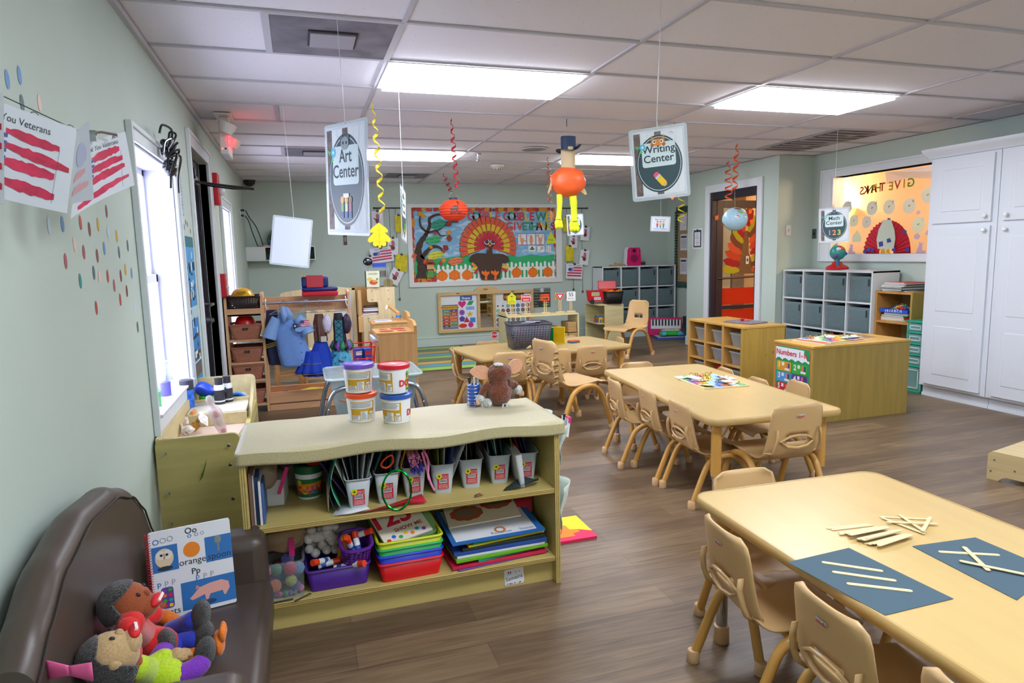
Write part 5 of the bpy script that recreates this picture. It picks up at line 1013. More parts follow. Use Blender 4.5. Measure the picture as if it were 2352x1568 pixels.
b=MB(FD(.014)); b.prism(rrect(.05,.11,.006,3,.02,1.22),0,.002,WPA).rect(.008,1.2,.03,1.24,INK,.003); b.build('taped_tag',o,flat=True)
RP2=mat('#e2461f',.5,'thin',a=.5)
tag(MB(FD(0)).prism([(6.2,.28),(6.96,.28),(6.96,.545),(6.2,.545)],.001,.002,RP2).build('orange_paper',None,(0,7.806,0),flat=True),'orange-red paper panel below the bar of the glass door','paper'); tag(MB(FD(0)).prism([(6.2,.61),(6.96,.61),(6.96,.84),(6.2,.84)],.001,.002,RP2).build('orange_paper',None,(0,7.806,0),flat=True),'orange-red paper panel above the cross bar of the glass door','paper')
mirrored_cols=['#d8a02a','#e2663a','#c8b02a','#d8782a']
def dmir(word,x0,x1,z,h,cols,label):
    o=thing('window_lettering',label,'lettering',(x0,7.8,z))
    for i,ch in enumerate(word): b=MB(FD(.0)@Matrix.Translation(((x1-x0)*i/(len(word)-1),0,0))); b.text(ch,h,mat(cols[i%len(cols)],.6),0,0,0,bold=.03,flip=True); b.build('letter',o,flat=True)
dmir('EVIG',6.55,6.85,1.84,.1,mirrored_cols,'mirror-reversed letters GIVE high on the glass door'); dmir('SKNAHT',6.3,6.72,1.72,.11,WC,'mirror-reversed letters THANKS on the glass door')
o=thing('leaf_wreath','brown twig wreath with orange fall leaves behind the glass door','wreath',(6.82,7.93,1.82)); MB().tube([(.16*math.cos(a),0,.16*math.sin(a)) for a in [2*PI*i/24 for i in range(24)]],.022,mat('#6a3f22',.9,'mottle',scale=60,d=.5),8,True).build('twig_ring',o)
b=MB(FD(.03)); q=random.Random(8)
for k in range(18): a=q.uniform(0,6.3); b.poly(maple(.08,q.uniform(0,6),.16*math.cos(a),.16*math.sin(a)),mat(['#e2662a','#d8a02a','#7a8a2a','#c8322f'][k%4],.6),.001*k)
b.build('fall_leaves',o,flat=True)
for p,l in (((6.089,7.790,1.798),'orange gel leaf on the left of the glass door'),((6.625,7.790,1.878),'orange gel pumpkin upper right on the glass door'),((6.651,7.790,1.742),'orange gel leaf lower right on the glass door')):
    tag(MB(FD(0)).prism(maple(.085,1),0,.004,mat('#f0702a',.3)).build('gel_sticker',None,p,flat=True),l,'window sticker')
# light switches, thermostat, notice, bulletin board in the alcove
tag(MB().box(6.18-.036,6.5,1.52,6.18+.036,6.51,1.64,mat('#dfe0d8',.4)).box(6.174,6.492,1.565,6.186,6.5,1.595,mat('#c9c9c0')).build('light_switch',bevel=.002),'white light switch plate on the column beside the glass door','switch')
tag(MB().box(6.512,6.425,1.475,6.52,6.49,1.59,mat('#6f7674',.3,'metal')).box(6.504,6.445,1.52,6.512,6.47,1.545,BLK).build('light_switch',bevel=.002),'gray metal switch plate left of the interior window','switch')
o=thing('wall_notice','white notice in dark frame on the clipboard left of the glass door','notice',(6.03,8.14,1.53)); b=MB(FXr(-.001,0,0)); b.prism(rrect(.235,.28,.004),0,.004,WPA).rect(-.095,-.12,.095,.12,mat('#3f4a4c'),.005).rect(-.07,-.1,.07,.09,WPA,.006).rect(-.02,.1,.02,.13,BLK,.007)
for k,t in enumerate(('You are','here in','The Nest','of','Capacity','20')): b.text(t,.026,INK,0,.06-.03*k,.007)
b.build('sheet',o,flat=True)
o=thing('cork_board','tan bulletin board with ruffled dark green border in the alcove','bulletin board',(6.6,9.2,1.42)); 
MB(FXr(-.001,0,0)).prism(rrect(.8,1.2,.003),0,.015,mat('#a58a63',.9,'mottle',scale=40,d=.15)).build('cork_panel',o,flat=True); GB=mat('#274a3f',.5,'mottle',scale=40,d=.5)
b=MB(FXr(-.016,0,0))
for x in (-.38,.38):
    for k in range(26): z=-.56+1.12*k/25; b.T=FXr(-.016,-x,z); b.ell((0,0,.012),(.05,.022,.016),GB,10,6)
for z in (-.6,.6):
    for k in range(16): x=-.36+.72*k/15; b.T=FXr(-.016,-x,z); b.ell((0,0,.012),(.02,.055,.016),GB,8,6)
b.build('ruffled_border',o)
for y,z,l,d in ((9.38,1.82,'white handprint sheet pinned on the green-bordered board',1),(9.36,1.5,'white list sheet pinned on the green-bordered board',0),(9.36,1.12,'white schedule sheet pinned low on the green-bordered board',0)):
    o=thing('pinned_sheet',l,'paper',(6.58,y,z),0,'sheets on the green-bordered board'); b=MB(FXr(-.002,0,0)); b.prism(rrect(.2,.26,.002),0,.002,WPA); 
    if d: hand(b,.2,.26)
    else: b.rect(-.08,.07,.08,.1,INK,.003); b.lines(-.08,.04,.08,8,.018,INK,.003)
    b.build('sheet',o,flat=True)
# toys on the floor of the alcove
o=thing('toy_keyboard','pink toy keyboard standing against the alcove wall','toy piano',(6.25,9.37,0),-.5); MB().box(-.27,0,0,.27,.06,.3,mat('#cf1f6a',.4)).build('body',o,bevel=.015); b=MB(FD(.001)); b.rect(-.22,.12,.25,.27,WHT)
for k in range(9): b.rect(-.2+.05*k,.17,-.175+.05*k,.27,BLK,.001)
b.build('keys',o,flat=True)
o=thing('toy_piano','green toy piano with white keys on the alcove floor','toy piano',(6.2,9.12,.062),-.3); MB().prism([(-.19,-.1),(.19,-.1),(.2,.1),(-.14,.14)],0,.06,mat('#2fae3a',.35),top=[(-.15,-.02),(.15,-.06),(.16,.09),(-.12,.12)]).build('body',o,bevel=.015); b=MB(TR(0,-.02,.062)); 
for k in range(8): b.box(-.13+.033*k,-.03,0,-.1+.033*k,.06,.012,WHT)
b.build('white_key',o,split=True); b=MB(TR(0,-.02,.075)); 
for k in range(12): b.ell((-.12+.022*k,.04+.02*(k%2),0),.01,mat(CC[k%7]),8,6)
b.build('button',o,split=True); MB().cyl((-.16,-.12,.02),(-.1,-.12,.02),.03,mat('#3fb0d8',.4)).cyl((.1,-.12,.02),(.16,-.12,.02),.03,mat('#3fb0d8',.4)).build('wheel',o,split=True)
tag(MB(TR(6.2,9.12,0,-.3)).box(-.24,-.17,0,.24,.17,.03,mat('#2f4f9a',.5)).box(-.22,-.15,.03,.2,.15,.033,mat('#b9c4d8')).build('game_box',bevel=.004),'flat blue box on the alcove floor under the green toy piano','box')
o=thing('waste_bin','black waste bin with green liner edge behind the tray cubby','bin',(6.4,8.78,0)); MB().prism(rrect(.2,.2,.03),0,.36,mat('#1a1c1e',.5),top=rrect(.26,.26,.03)).build('bin_body',o); MB().box(-.08,-.135,.27,.02,-.128,.31,mat('#2fd03a',.4)).build('liner_tag',o)
tag(MB(TR(6.3,8.45,0)).prism(rrect(.1,.1,.03),0,.03,WHT).prism(rrect(.07,.07,.02),.03,.16,WHT,top=rrect(.05,.05,.015)).build('door_stop',bevel=.004),'small white plastic stand behind the tray cubby','stand')
# ---------------------------------------------------------------- tray cubby
TW=mat('#c79a52',.4,'wood',axis='z'); TWT=mat('#cda14d',.35,'wood',axis='y'); TWS=mat('#b5933f',.5,'wood',axis='z'); INN=mat('#b8964c',.5,'wood',axis='z')
o=thing('tray_cubby','honey wood nine-hole cubby holding clear trays, far end beside the glass door','storage unit',(4.69,5.33,0),PI/2-.0)
# local x runs away from the camera (world +Y), local -Y... front faces world -X
W3,D3,H3=.94,.5,.63
b=MB(); 
for i in range(4): x=i*(W3-.03)/3; b.box(x,-D3,0,x+.03,0,H3-.022,TWS if i==0 else TW)
b.build('divider',o,bevel=.002,split=True); MB().box(-.004,-D3-.004,H3-.022,W3+.004,.004,H3,TWT).build('top',o,bevel=.003); b=MB()
for i in range(3):
    for z in (.03,.215,.4): x=i*(W3-.03)/3+.03; b.box(x,-D3,z,x+(W3-.03)/3-.03,-.004,z+.014,TW)
b.build('shelf',o,split=True); MB().box(.0,-D3,.03,W3,-D3+.008,H3-.03,INN).build('back_panel',o)
MB().rect(.0,0,.01,.01,BLK,0) if 0 else None
b=MB(frame((-.0015,-.25,.3),(0,-1,0),(0,0,1))); 
for x,z,s in ((-.22,.29,.012),(-.2,.25,.008),(.02,.03,.01),(.1,.05,.012)): b.poly([(x,z),(x+s*.6,z+s*.3),(x+s,z+s*2),(x+s*.3,z+s*1.6)],mat('#a02a1a') if z>.2 else mat('#4a3418'))
b.build('scuff_mark',o,flat=True)
TRAY=mat('#e6ecf0',.2,'clear',a=.3,body='#dfe6ea'); k=0
for i,cn in enumerate(('near','middle','far')):
    for j,(z,rn) in enumerate(((.044,'bottom'),(.229,'middle'),(.414,'top'))):
        if i==1 and j==0: continue
        t=thing('clear_tray','clear plastic tray with lid in the tray cubby, %s column, %s row'%(cn,rn),'tray',(0,0,0),PI/2,'clear trays in the cubby'); x=i*(W3-.03)/3+.03+.12
        t.location=Matrix.Translation((4.69,5.33,0))@Matrix.Rotation(PI/2,4,'Z')@Vector((x,-.04,z+.002)); y0=-.3
        MB().prism(rrect(.18,.3,.02,3,0,-.17),0,.12,TRAY,top=rrect(.225,.34,.02,3,0,-.17)).build('tray_body',t); MB().prism(rrect(.235,.35,.02,3,0,-.17),.12,.132,mat('#eef2f6',.2,'clear',a=.5)).build('lid',t)
        cs=[('#b83a3a','#e8d8c8'),('#8a3fae','#c8322f'),('#d8302f','#f0b020'),None,('#2f5fd0','#2f5fd0'),('#9a3f5a','#c9c9d0'),('#e8e0c8','#c05a3a'),('#b8243a','#c8322f'),('#5a3a6a','#d8d03a')][i*3+j]
        if i==0 and j==2: cs=('#f0b020','#e8308a')
        if i==2 and j==2: cs=('#d8d03a','#7a3f5a')
        if cs:
            q=random.Random(k); kk=MB()
            for n in range(9): kk.T=TR(q.uniform(-.05,.05),-.06-.2*q.random(),.015+.05*q.random(),q.uniform(-.6,.6)); kk.box(-.045,-.012,-.01,.045,.012,.01,mat(cs[n%2],.5))
            p=kk.build('toy_pieces'); p.location=t.location; p.rotation_euler=(0,0,PI/2); tag(p,'loose toy pieces inside the clear tray of %s column, %s row'%(cn,rn),'toys',None,'stuff')
        k+=1
t=thing('red_game_box','red box with blue label in the bottom middle hole of the tray cubby','box',(4.78,5.33+.44,.046),PI/2); MB().box(-.1,-.2,0,.1,0,.13,RD).build('box_body',t,bevel=.003); b=MB(frame((0,.001,.065),(-1,0,0),(0,0,1))); b.poly(rrect(.12,.05,.02,3,-.02,0),mat('#3f7fd0'),.001).poly(circ(.014,3,.075,.03),mat('#d8c02a'),.001); b.build('label',t,flat=True)
o=thing('magnet_board','gray-lilac magnetic drawing board with red knob on top of the tray cubby','board',(4.96,5.65,.632),.25); MB().box(-.13,-.17,0,.13,.17,.012,mat('#7a7588',.4)).build('board',o,bevel=.003); MB().lathe([(.012,0),(.018,.01),(.022,.022),(.012,.03),(0,.031)],RDT,14,(-.02,.02,.012)).build('red_knob',o)
b=MB()
for x in (-.12,-.04,.04,.12): 
    for y in (-.16,.0,.16): 
        if abs(x)>.1 or abs(y)>.1: b.ell((x,y,.013),.005,mat('#8fe0c0'),8,6)
b.build('corner_peg',o,split=True); MB().box(.0,-.01,.012,.06,.01,.015,RDT).build('red_strip',o)
# ---------------------------------------------------------------- box shelf with Numbers poster
o=thing('box_shelf','plain plywood box shelf with Numbers poster on its end','storage unit',(4.4,4.09,0),.0)
BX1,BD,BHT=.97,.44,.615; b=MB().box(0,0,0,BX1,.02,BHT-.02,YW).box(0,.02,0,.02,BD,BHT-.02,OAK).box(BX1-.02,.02,0,BX1,BD,BHT-.02,OAK); b.build('panel',o,bevel=.002,split=True); MB().box(-.004,-.004,BHT-.02,BX1+.004,BD,BHT,TWT).build('top',o,bevel=.003); MB().box(.02,.02,.3,BX1-.02,BD,.32,OAK).box(.02,.02,.03,BX1-.02,BD,.05,OAK).build('shelf',o,split=True)
NC=['#d8a01f','#3fae3f','#4f9ad8','#5f2f9a','#c8202f','#d8402a','#1f7a5a','#2f5fae','#c87a1f','#3f8a4a']
p=thing('numbers_poster','green Numbers 1-10 poster with colored number tiles on the box shelf end','poster',(4.398,4.31,.3)); b=MB(frame((0,0,0),(0,-1,0),(0,0,1))); b.grid(lambda u,v:(-.19+.38*u,-.28+.56*v,.001+.012*max(0,u-.8)*max(0,v-.8)*20),10,10,mat('#1f9a5a',.5))
b.poly([(-.19,.27),(-.19,.17)]+[(-.19+.38*i/20,.165+.02*abs(math.sin(i*.8))-.0) for i in range(21)]+[(.19,.27)],mat('#e8ecf2'),.003).text('Numbers 1-10',.062,mat('#c8283a'),0,.21,.0045,bold=.02)
for i in range(10):
    x=-.175+.18*(i%2); z=.075-.088*(i//2); b.poly(rrect(.165,.08,.008,3,x+.082,z+.04),mat(NC[i]),.003).text(str(i+1),.06,WHT,x+.03,z+.028,.004,bold=.03).rect(x+.06,z+.045,x+.085,z+.072,WHT,.004).poly(rrect(.018,.05,.008,3,x+.112,z+.047),mat('#d87a5a'),.004).rect(x+.13,z+.015,x+.15,z+.07,mat('#2f4a6a'),.004).rect(x+.095,z+.01,x+.15,z+.028,WHT,.005)
b.build('sheet',p,flat=True)
# ---------------------------------------------------------------- tray puzzles
def puzzle(label,loc,rz,w,d,seed,loose,base2=False):
    o=thing('letter_puzzle',label,'puzzle',loc,rz); MB().box(-w/2,-d/2,0,w/2,d/2,.01,mat('#e0d2a6',.5)).build('board',o,bevel=.002); q=random.Random(seed)
    b=MB(TR(0,0,.0101)); n=6; m=5; cl=['#d8302f','#2f6fd0','#3fae4f','#e8d02a','#e87a2a','#7a4fb0','#8fc0e8','#e8eef2']
    for i in range(n):
        for j in range(m): x0=-w/2+.008+(w-.016)*i/n; y0=-d/2+.008+(d-.016)*j/m; b.rect(x0,y0,x0+(w-.016)/n-.002,y0+(d-.016)/m-.002,mat(cl[(i*3+j*5+seed)%8],.5)); b.text('ABCDEFGHIJKLMNOPQRSTUVWXYZABCD'[i*m+j],.035,WHT if (i+j)%2 else INK,x0+w/n/2,y0+d/m*.25,.0006,bold=.02)
    b.build('picture_face',o,flat=True)
    for k in range(7):
        if k>=loose: break
        P=MB(TR(q.uniform(-w*.4,w*.4),q.uniform(-d*.4,d*.4),.0115+.004*k%.02,q.uniform(0,6),q.uniform(-.25,.25),q.uniform(-.2,.2))); P.box(-.045,-.03,0,.045,.03,.006,mat('#dfe4d8',.5)); P.build('loose_piece',o,bevel=.001)
    KN=mat('#b09a4a',.25,'metal')
    b=MB()
    for k in range(26): b.T=TR(q.uniform(-w*.42,w*.42),q.uniform(-d*.42,d*.42),.012,q.uniform(0,6),q.uniform(-.8,.8)); b.tube([(.013*math.cos(t),0,.012+.011*math.sin(t)) for t in [2*PI*i/10 for i in range(10)]],.0022,KN,5,True)
    p=b.build('wire_knobs',o); p['kind']='stuff'; return o
puzzle('colorful alphabet puzzle with loose wire-knob pieces on the middle table',(3.16,3.63,.5215),-.1,.31,.42,3,6)
puzzle('alphabet puzzle board with knobs on the plywood box shelf',(4.76,4.29,.6275),.18,.42,.3,5,4)
tag(MB(TR(4.73,4.28,.6155,.1)).box(-.23,-.16,0,.23,.16,.011,mat('#dccfa8',.5)).box(-.22,-.15,.011,.22,.15,.0112,mat('#c8504a')).build('puzzle_board',bevel=.002),'lower wooden puzzle board under the alphabet puzzle on the box shelf','puzzle')
tag(MB(TR(5.15,4.4,.616,-.1)).box(-.1,-.09,0,.1,.09,.001,mat('#8a6a5a',.6,'mottle',scale=30,d=.4)).build('photo_strip',flat=True),'taped picture strip on the right end of the box shelf top','picture')
# step stool at the right picture edge
o=thing('step_stool','light birch step stool at the right picture edge','stool',(4.45,2.73,0),-1.35); BI=mat('#cdb887',.5,'wood',axis='x')
b=MB(frame((0,0,0),(1,0,0),(0,0,1))); b.prism([(0,0),(.06,0),(.08,.02),(.1,.03),(.3,.03),(.32,.02),(.34,0),(.4,0),(.4,.17),(.2,.17),(.02,.17),(0,.15)],-.02,0,BI); b.build('side_panel',o,bevel=.003)
b=MB(frame((0,.38,0),(1,0,0),(0,0,1))); b.prism([(0,0),(.06,0),(.1,.03),(.3,.03),(.34,0),(.4,0),(.4,.17),(.02,.17),(0,.15)],-.02,0,BI); b.build('side_panel',o,bevel=.003); MB().box(.02,.02,.15,.4,.38,.168,BI).box(.2,.02,.0,.4,.38,.02,BI).build('step',o,bevel=.002)
b=MB(frame((0,0,0),(1,0,0),(0,0,1))); 
for x,z in ((.035,.12),(.02,.05),(.14,.08)): b.lathe([(.006,0),(.006,.001),(0,.002)],ST,10,(x,z,.0))
b.build('screw',o,split=True)

# ---------------------------------------------------------------- stacking chairs
SHELL=mat('#c9a672',.38); LEG=mat('#c9974a',.3); CAP=mat('#d3ad80',.4); CHR=mat('#c9ccd2',.12,'metal')
def chair_proto(label,sc=1.0):
    o=thing('stacking_chair',label,'chair'); S=sc
    prof=smooth_path([(.168,.258,0),(.155,.282,0),(.1,.288,0),(.0,.28,0),(-.09,.275,0),(-.14,.285,0),(-.172,.318,0),(-.188,.37,0),(-.202,.45,0),(-.218,.55,0)],4); n=len(prof)-1
    def wid(v):
        y=prof[min(n,int(v*n+.5))]; z=y.y
        if v<.1: w=.285+.03*math.sin(PI/2*v/.1)
        elif v<.5: w=.315
        else: w=.315-.06*(v-.5)/.5
        if z>.5: w*=math.sqrt(max(.02,1-((z-.5)/.0505)**4*.5))
        return w
    def sh(u,v,off=0):
        p=prof[min(n,int(v*n+.5))]; x=(u-.5)*wid(v); e=abs(u-.5)*2; c=.022*e**3
        y,z=p.x,p.y
        if z>.31: y+=c*.9
        else: z+=c*.5*(1 if y<.1 else .2)
        return (x*S,(y-off)*S,z*S)
    b=MB(); b.grid(lambda u,v:sh(u,v),20,n,SHELL,skip=lambda u,v:.355<prof[min(n,int(v*n))].y<.398 and abs(u-.5)<.24-(abs(prof[min(n,int(v*n))].y-.376)*5))
    b.build('seat_shell',o,solid=.007*S)
    def rim(pts,r,nm): MB().tube([(x*S,y*S,z*S) for x,y,z in pts],r*S,SHELL,6,True).build(nm,o)
    rim([(.085,-.196,.376),(.05,-.2,.352),(0,-.204,.346),(-.05,-.2,.352),(-.085,-.196,.376),(-.045,-.206,.4),(0,-.21,.406),(.045,-.206,.4)],.006,'handle_rim')
    for s in (-1,1):
        r=MB(); P=[(s*.115,-.158-.0,.296),(s*.117,-.19,.32),(s*.118,-.205,.36),(s*.112,-.212,.4),(s*.11,-.207,.435)]
        r.add([(x*S,(y+.012)*S,z*S) for x,y,z in P]+[(x*S,(y-.006)*S,z*S) for x,y,z in P],[(i,i+1,6+i,5+i) for i in range(4)],SHELL); r.build('rib',o,solid=.004*S)
        P=[(s*.172,-.2,.03),(s*.17,-.135,.19),(s*.168,-.1,.245),(s*.166,-.04,.272),(s*.166,.03,.272),(s*.168,.08,.24),(s*.17,.11,.185),(s*.172,.165,.03)]
        a=MB().tube([(p*S) for p in smooth_path(P,5)],.0155*S,LEG,12); a.build('leg_arch',o)
        for y in (-.207,.171): c=MB(); c.lathe([(.02,0),(.0215,.004),(.0205,.038),(.0175,.042),(.0155,.042)],CAP,14); q=c.build('foot_cap',o,(s*.172*S,y*S,0)); q.scale=(S,S,S)
    MB().cyl((-.165*S,-.07*S,.262*S),(.165*S,-.07*S,.262*S),.011*S,LEG,8).cyl((-.165*S,.06*S,.262*S),(.165*S,.06*S,.262*S),.011*S,LEG,8).build('cross_bar',o,split=True)
    b=MB(frame((0,-.2185*S,.498*S),(1,0,0),(0,-.14,.99))); b.rect(-.018*S,-.006*S,.018*S,.006*S,WHT).rect(-.018*S,-.006*S,.018*S,-.002*S,mat('#c83a3a'),.0004)
    for i,ch in enumerate('KAPLAN'): b.text(ch,.0085*S,mat(['#3a6fb0','#c83a3a','#3f9a4a','#c8a02a','#7a4fa0','#3a6fb0'][i]),(-.0135+.0054*i)*S,-.0015*S,.0006,bold=.02)
    b.build('maker_label',o,flat=True); return o
CH=None
def chair(label,p,rz,group,sc=1.0,back=.215):
    global CH
    x=p[0]+back*sc*math.sin(-rz)*1; y=p[1]+back*sc*math.cos(rz)
    if .8<sc<1.2:
        if CH is None: CH=chair_proto(label); o=CH; o['group']=group
        else: o=dup(CH,None,None,label,group)
    else: o=chair_proto(label,sc); o['group']=group
    o.location=(x,y,0); o.rotation_euler=(0,0,rz)
    if .8<sc<1.2: o.scale=(sc,sc,sc)
    return o
HP=PI/2; GM='chairs around the middle table'; GN='chairs around the near table'; GF='chairs around the far table'
chair('tan chair nearest the camera on the left side of the middle table',(2.591,3.114,0.550),-HP-.08,GM)
chair('second tan chair on the left side of the middle table',(2.608,3.508,0.550),-HP-.12,GM)
chair('tan chair on the left side of the middle table, beside the large chair',(2.563,3.852,0.550),-HP-.15,GM)
chair('tan chair with scratched back at the near end of the middle table',(2.988,2.614,0.605),-.08,GM,1.1)
chair('tan chair back behind the far end of the middle table',(3.028,4.383,0.550),PI-.1,GM)
chair('tan chair on the right side of the middle table in front of the tray cubby',(3.568,4.005,0.520),HP-.15,GM,.945)
chair('tan chair on the right side of the middle table between cubby and box shelf',(3.532,3.598,0.520),HP-.12,GM,.945)
chair('tan chair on the right side of the middle table before the Numbers poster',(3.580,3.278,0.550),HP-.2,GM)
chair('tan chair at the far end of the near table, its back above the tabletop',(2.203,2.033,0.550),PI-.05,GN)
chair('tan chair back seen over the right edge of the near table',(2.717,1.652,0.497),HP-.1,GN,.903)
chair('tan chair farther along the left side of the near table',(1.816,1.620,0.550),-HP-.12,GN)
chair('large-looking tan chair at the bottom of the picture, left side of the near table',(1.783,1.169,0.550),-HP-.08,GN)
chair('tan chair with only its top corner showing at the bottom picture edge',(1.79,.80),-HP,GN)
chair('pinkish tan chair at the left end of the far table',(1.915,5.735,0.550),-HP-.2,GF)
chair('tan chair on the near side of the far table behind the furry toy',(2.279,5.134,0.575),-.1,GF,1.045)
chair('tan chair on the near side of the far table half hidden by the large chair',(2.684,5.126,0.575),-.06,GF,1.045)
chair('tan chair on the near side of the far table, right of the large chair',(3.045,5.179,0.575),-.08,GF,1.045)
chair('tan chair at the right end of the far table',(3.595,5.711,0.550),HP-.2,GF)
chair('tan chair behind the left part of the far table beside the stop sign',(2.397,6.258,0.525),PI+.05,GF,.955)
chair('tan chair behind the far table under the wooden blocks',(3.239,6.280,0.525),PI-.1,GF,.955)
chair('large adult-size tan chair with ribbed back standing between far and middle tables',(2.392,4.701,0.720),-HP+.22,'large tan chairs',1.31)
chair('large tan chair turned sideways before the far corner cubby',(4.971,7.934,0.717),HP+.35,'large tan chairs',1.31,.17)
big=[x for x in bpy.data.objects if x.get('label','').startswith('large adult')][0]
for s in (-1,1):
    for k in range(6):
        z=.3+.036*k; b=MB(); b.add([(s*.135*1.31,-.21*1.31-.0,z*1.31),(s*.145*1.31,-.19*1.31,z*1.31),(s*.145*1.31,-.2*1.31,(z+.022)*1.31),(s*.14*1.31,-.235*1.31,(z+.005)*1.31)],[(0,1,2,3)],SHELL); b.build('side_rib',big,solid=.004)
# ---------------------------------------------------------------- tables
LAMI=mat('#c8ac70',.3,'wood',axis='y',d=.05,scale=1.2); EDGE=mat('#b99a5e',.35)
def table(label,c,rz,w,l):
    o=thing('activity_table',label,'table',(c[0],c[1],0),rz,'maple activity tables'); P=rrect(w,l,.06,6); zt=.522
    MB().prism(rrect(w-.012,l-.012,.056,6),zt-.03,zt,LAMI).build('tabletop',o)
    b=MB(); n=len(P); pr=[(0,-.034),(.004,-.03),(.007,-.016),(.004,-.003),(0,.0008),(-.008,.0008)]
    vs=[];
    for off,dz in pr:
        for x,y in rrect(w+2*off,l+2*off,.06+off,6): vs.append((x,y,zt+dz))
    b.add(vs,[(i*n+j,i*n+(j+1)%n,(i+1)*n+(j+1)%n,(i+1)*n+j) for i in range(len(pr)-1) for j in range(n)],EDGE); b.add([(x,y,zt-.034) for x,y in P],[tuple(range(n))[::-1]],EDGE); b.build('edge_band',o)
    for sx in (-1,1):
        for sy in (-1,1):
            x,y=sx*(w/2-.075),sy*(l/2-.085); lg=MB().cyl((x,y,.2),(x,y,zt-.034),.027,LEG,16).build('leg',o)
            MB().cyl((x,y,.05),(x,y,.21),.02,CHR,14).build('chrome_insert',lg); MB().lathe([(.026,0),(.028,.004),(.026,.06),(.02,.064)],CAP,16,(x,y,0)).build('foot_cap',lg)
            b=MB()
            for ax,ay in ((-sx*.09,0),(0,-sy*.09)): b.cyl((x,y,zt-.17),(x+ax,y+ay,zt-.034),.005,LEG,6); b.build('brace',lg) if ax==0 else None
    return o
table('near maple table with craft sticks and slate paper',(2.285,1.16),-.04,.77,1.54); table('middle maple table with alphabet puzzle',(3.043,3.52),-.09,.77,1.56); table('far maple table holding the gray plastic basket',(2.745,5.70),.13,1.52,.80)
# craft sticks and slate paper on the near table
ZT=.523; SL=mat('#3f5763',.8); STK=mat('#d9c79a',.6)
def paper(label,P):
    c=sum((Vector(p) for p in P),Vector())/4; b=MB(); b.prism([(p[0]-c.x,p[1]-c.y) for p in P],0,.0008,SL); q=b.build('construction_paper',None,(c.x,c.y,ZT),flat=True); tag(q,label,'paper','slate construction paper sheets')
paper('slate blue paper with three parallel craft sticks',((2.102,1.413,0.523),(2.119,1.109,0.523),(1.905,1.108,0.523),(1.881,1.402,0.523)))
paper('slate blue paper with crossed craft sticks at the right picture edge',((2.493,1.340,0.523),(2.488,1.125,0.523),(2.252,1.053,0.523),(2.276,1.360,0.523)))
def stick(a,c,z,label,grp,w=.0105):
    A,B=Vector(a),Vector(c); d=(B-A); L=d.length; r=w/2; P=[(L/2-r+r*math.cos(R(t)),r*math.sin(R(t))) for t in range(-90,91,30)]+[(-L/2+r+r*math.cos(R(t)),r*math.sin(R(t))) for t in range(90,271,30)]
    b=MB(); b.prism(P,0,.0018,STK); q=b.build('craft_stick',None,((A.x+B.x)/2,(A.y+B.y)/2,z)); q.rotation_euler=(0,0,math.atan2(d.y,d.x)); tag(q,label,'craft stick',grp)
g='craft sticks on the slate paper'; z1=ZT+.001
for i,(a,c) in enumerate((((1.964,1.368,0.523),(2.075,1.271,0.523)),((1.949,1.315,0.523),(2.064,1.220,0.523)),((1.936,1.253,0.523),(2.057,1.167,0.523)))): stick(a,c,z1,'%s of three parallel craft sticks on slate paper'%['farthest','middle','nearest'][i],g,.0125)
for i,(a,c,dz) in enumerate((((2.309,1.306,0.523),(2.444,1.233,0.523),0),((2.398,1.302,0.523),(2.325,1.175,0.523),.0022),((2.304,1.241,0.523),(2.391,1.124,0.523),.0042))): stick(a,c,z1+dz,['back stick of the crossed shape on slate paper','slanting stick of the crossed shape on slate paper','front stick of the crossed shape on slate paper'][i],g,.0125)
g='craft sticks in the star shape'
for i,(a,c,dz) in enumerate((((2.361,1.553,0.523),(2.487,1.483,0.523),0),((2.358,1.543,0.523),(2.376,1.404,0.523),.002),((2.425,1.539,0.523),(2.383,1.408,0.523),.004),((2.337,1.504,0.523),(2.469,1.439,0.523),.006),((2.489,1.482,0.523),(2.373,1.411,0.523),.008))): stick(a,c,ZT+dz,'craft stick in the crossed star pile, %s layer from below'%['first','second','third','fourth','fifth'][i],g)
g='craft sticks in the fanned pile'; q=random.Random(5); A0,A1=Vector((2.140,1.537,0.523)),Vector((2.285,1.520,0.523)); E0,E1=Vector((2.171,1.381,0.523)),Vector((2.322,1.402,0.523))
for i in range(22):
    t=[0,.1,.25][i] if i<3 else .3+.7*(i-3)/18; j=Vector((q.uniform(-.008,.008),q.uniform(-.006,.006),0)); stick(A0.lerp(E0,t)+j,A1.lerp(E1,t)+j*.6,ZT+(0 if i<2 else .0021*((i-2)%7)),'craft stick in the loose fanned pile on the near table',g)
# gray basket with magnetic tiles on the far table
o=thing('plastic_basket','dark gray perforated plastic basket on the far table','basket',(2.62,5.66,.5225),.0); BG=mat('#4a4a55',.45,'holes',pitch=.026,r=.2); BGS=mat('#4a4a55',.45)
o.rotation_euler=(0,0,-.1)
def hbasket(o,w,d,h,m,ms,t=1.12,handle=True):
    b=MB(); P,Q=rrect(w,d,.03,3),rrect(w*t,d*t,.035,3); n=len(P)
    b.add([(x,y,.012) for x,y in P]+[(x,y,h*.93) for x,y in Q],[(i,(i+1)%n,n+(i+1)%n,n+i) for i in range(n)],m); b.build('basket_wall',o,solid=.003)
    MB().prism(P,0,.014,ms).build('basket_floor',o); b=MB(); Z=[(x*1.02,y*1.02) for x,y in Q]; b.tube([(x,y,h*.95) for x,y in Z],.007,ms,6,True); b.build('rim',o)
hbasket(o,.34,.26,.24,BG,BGS)
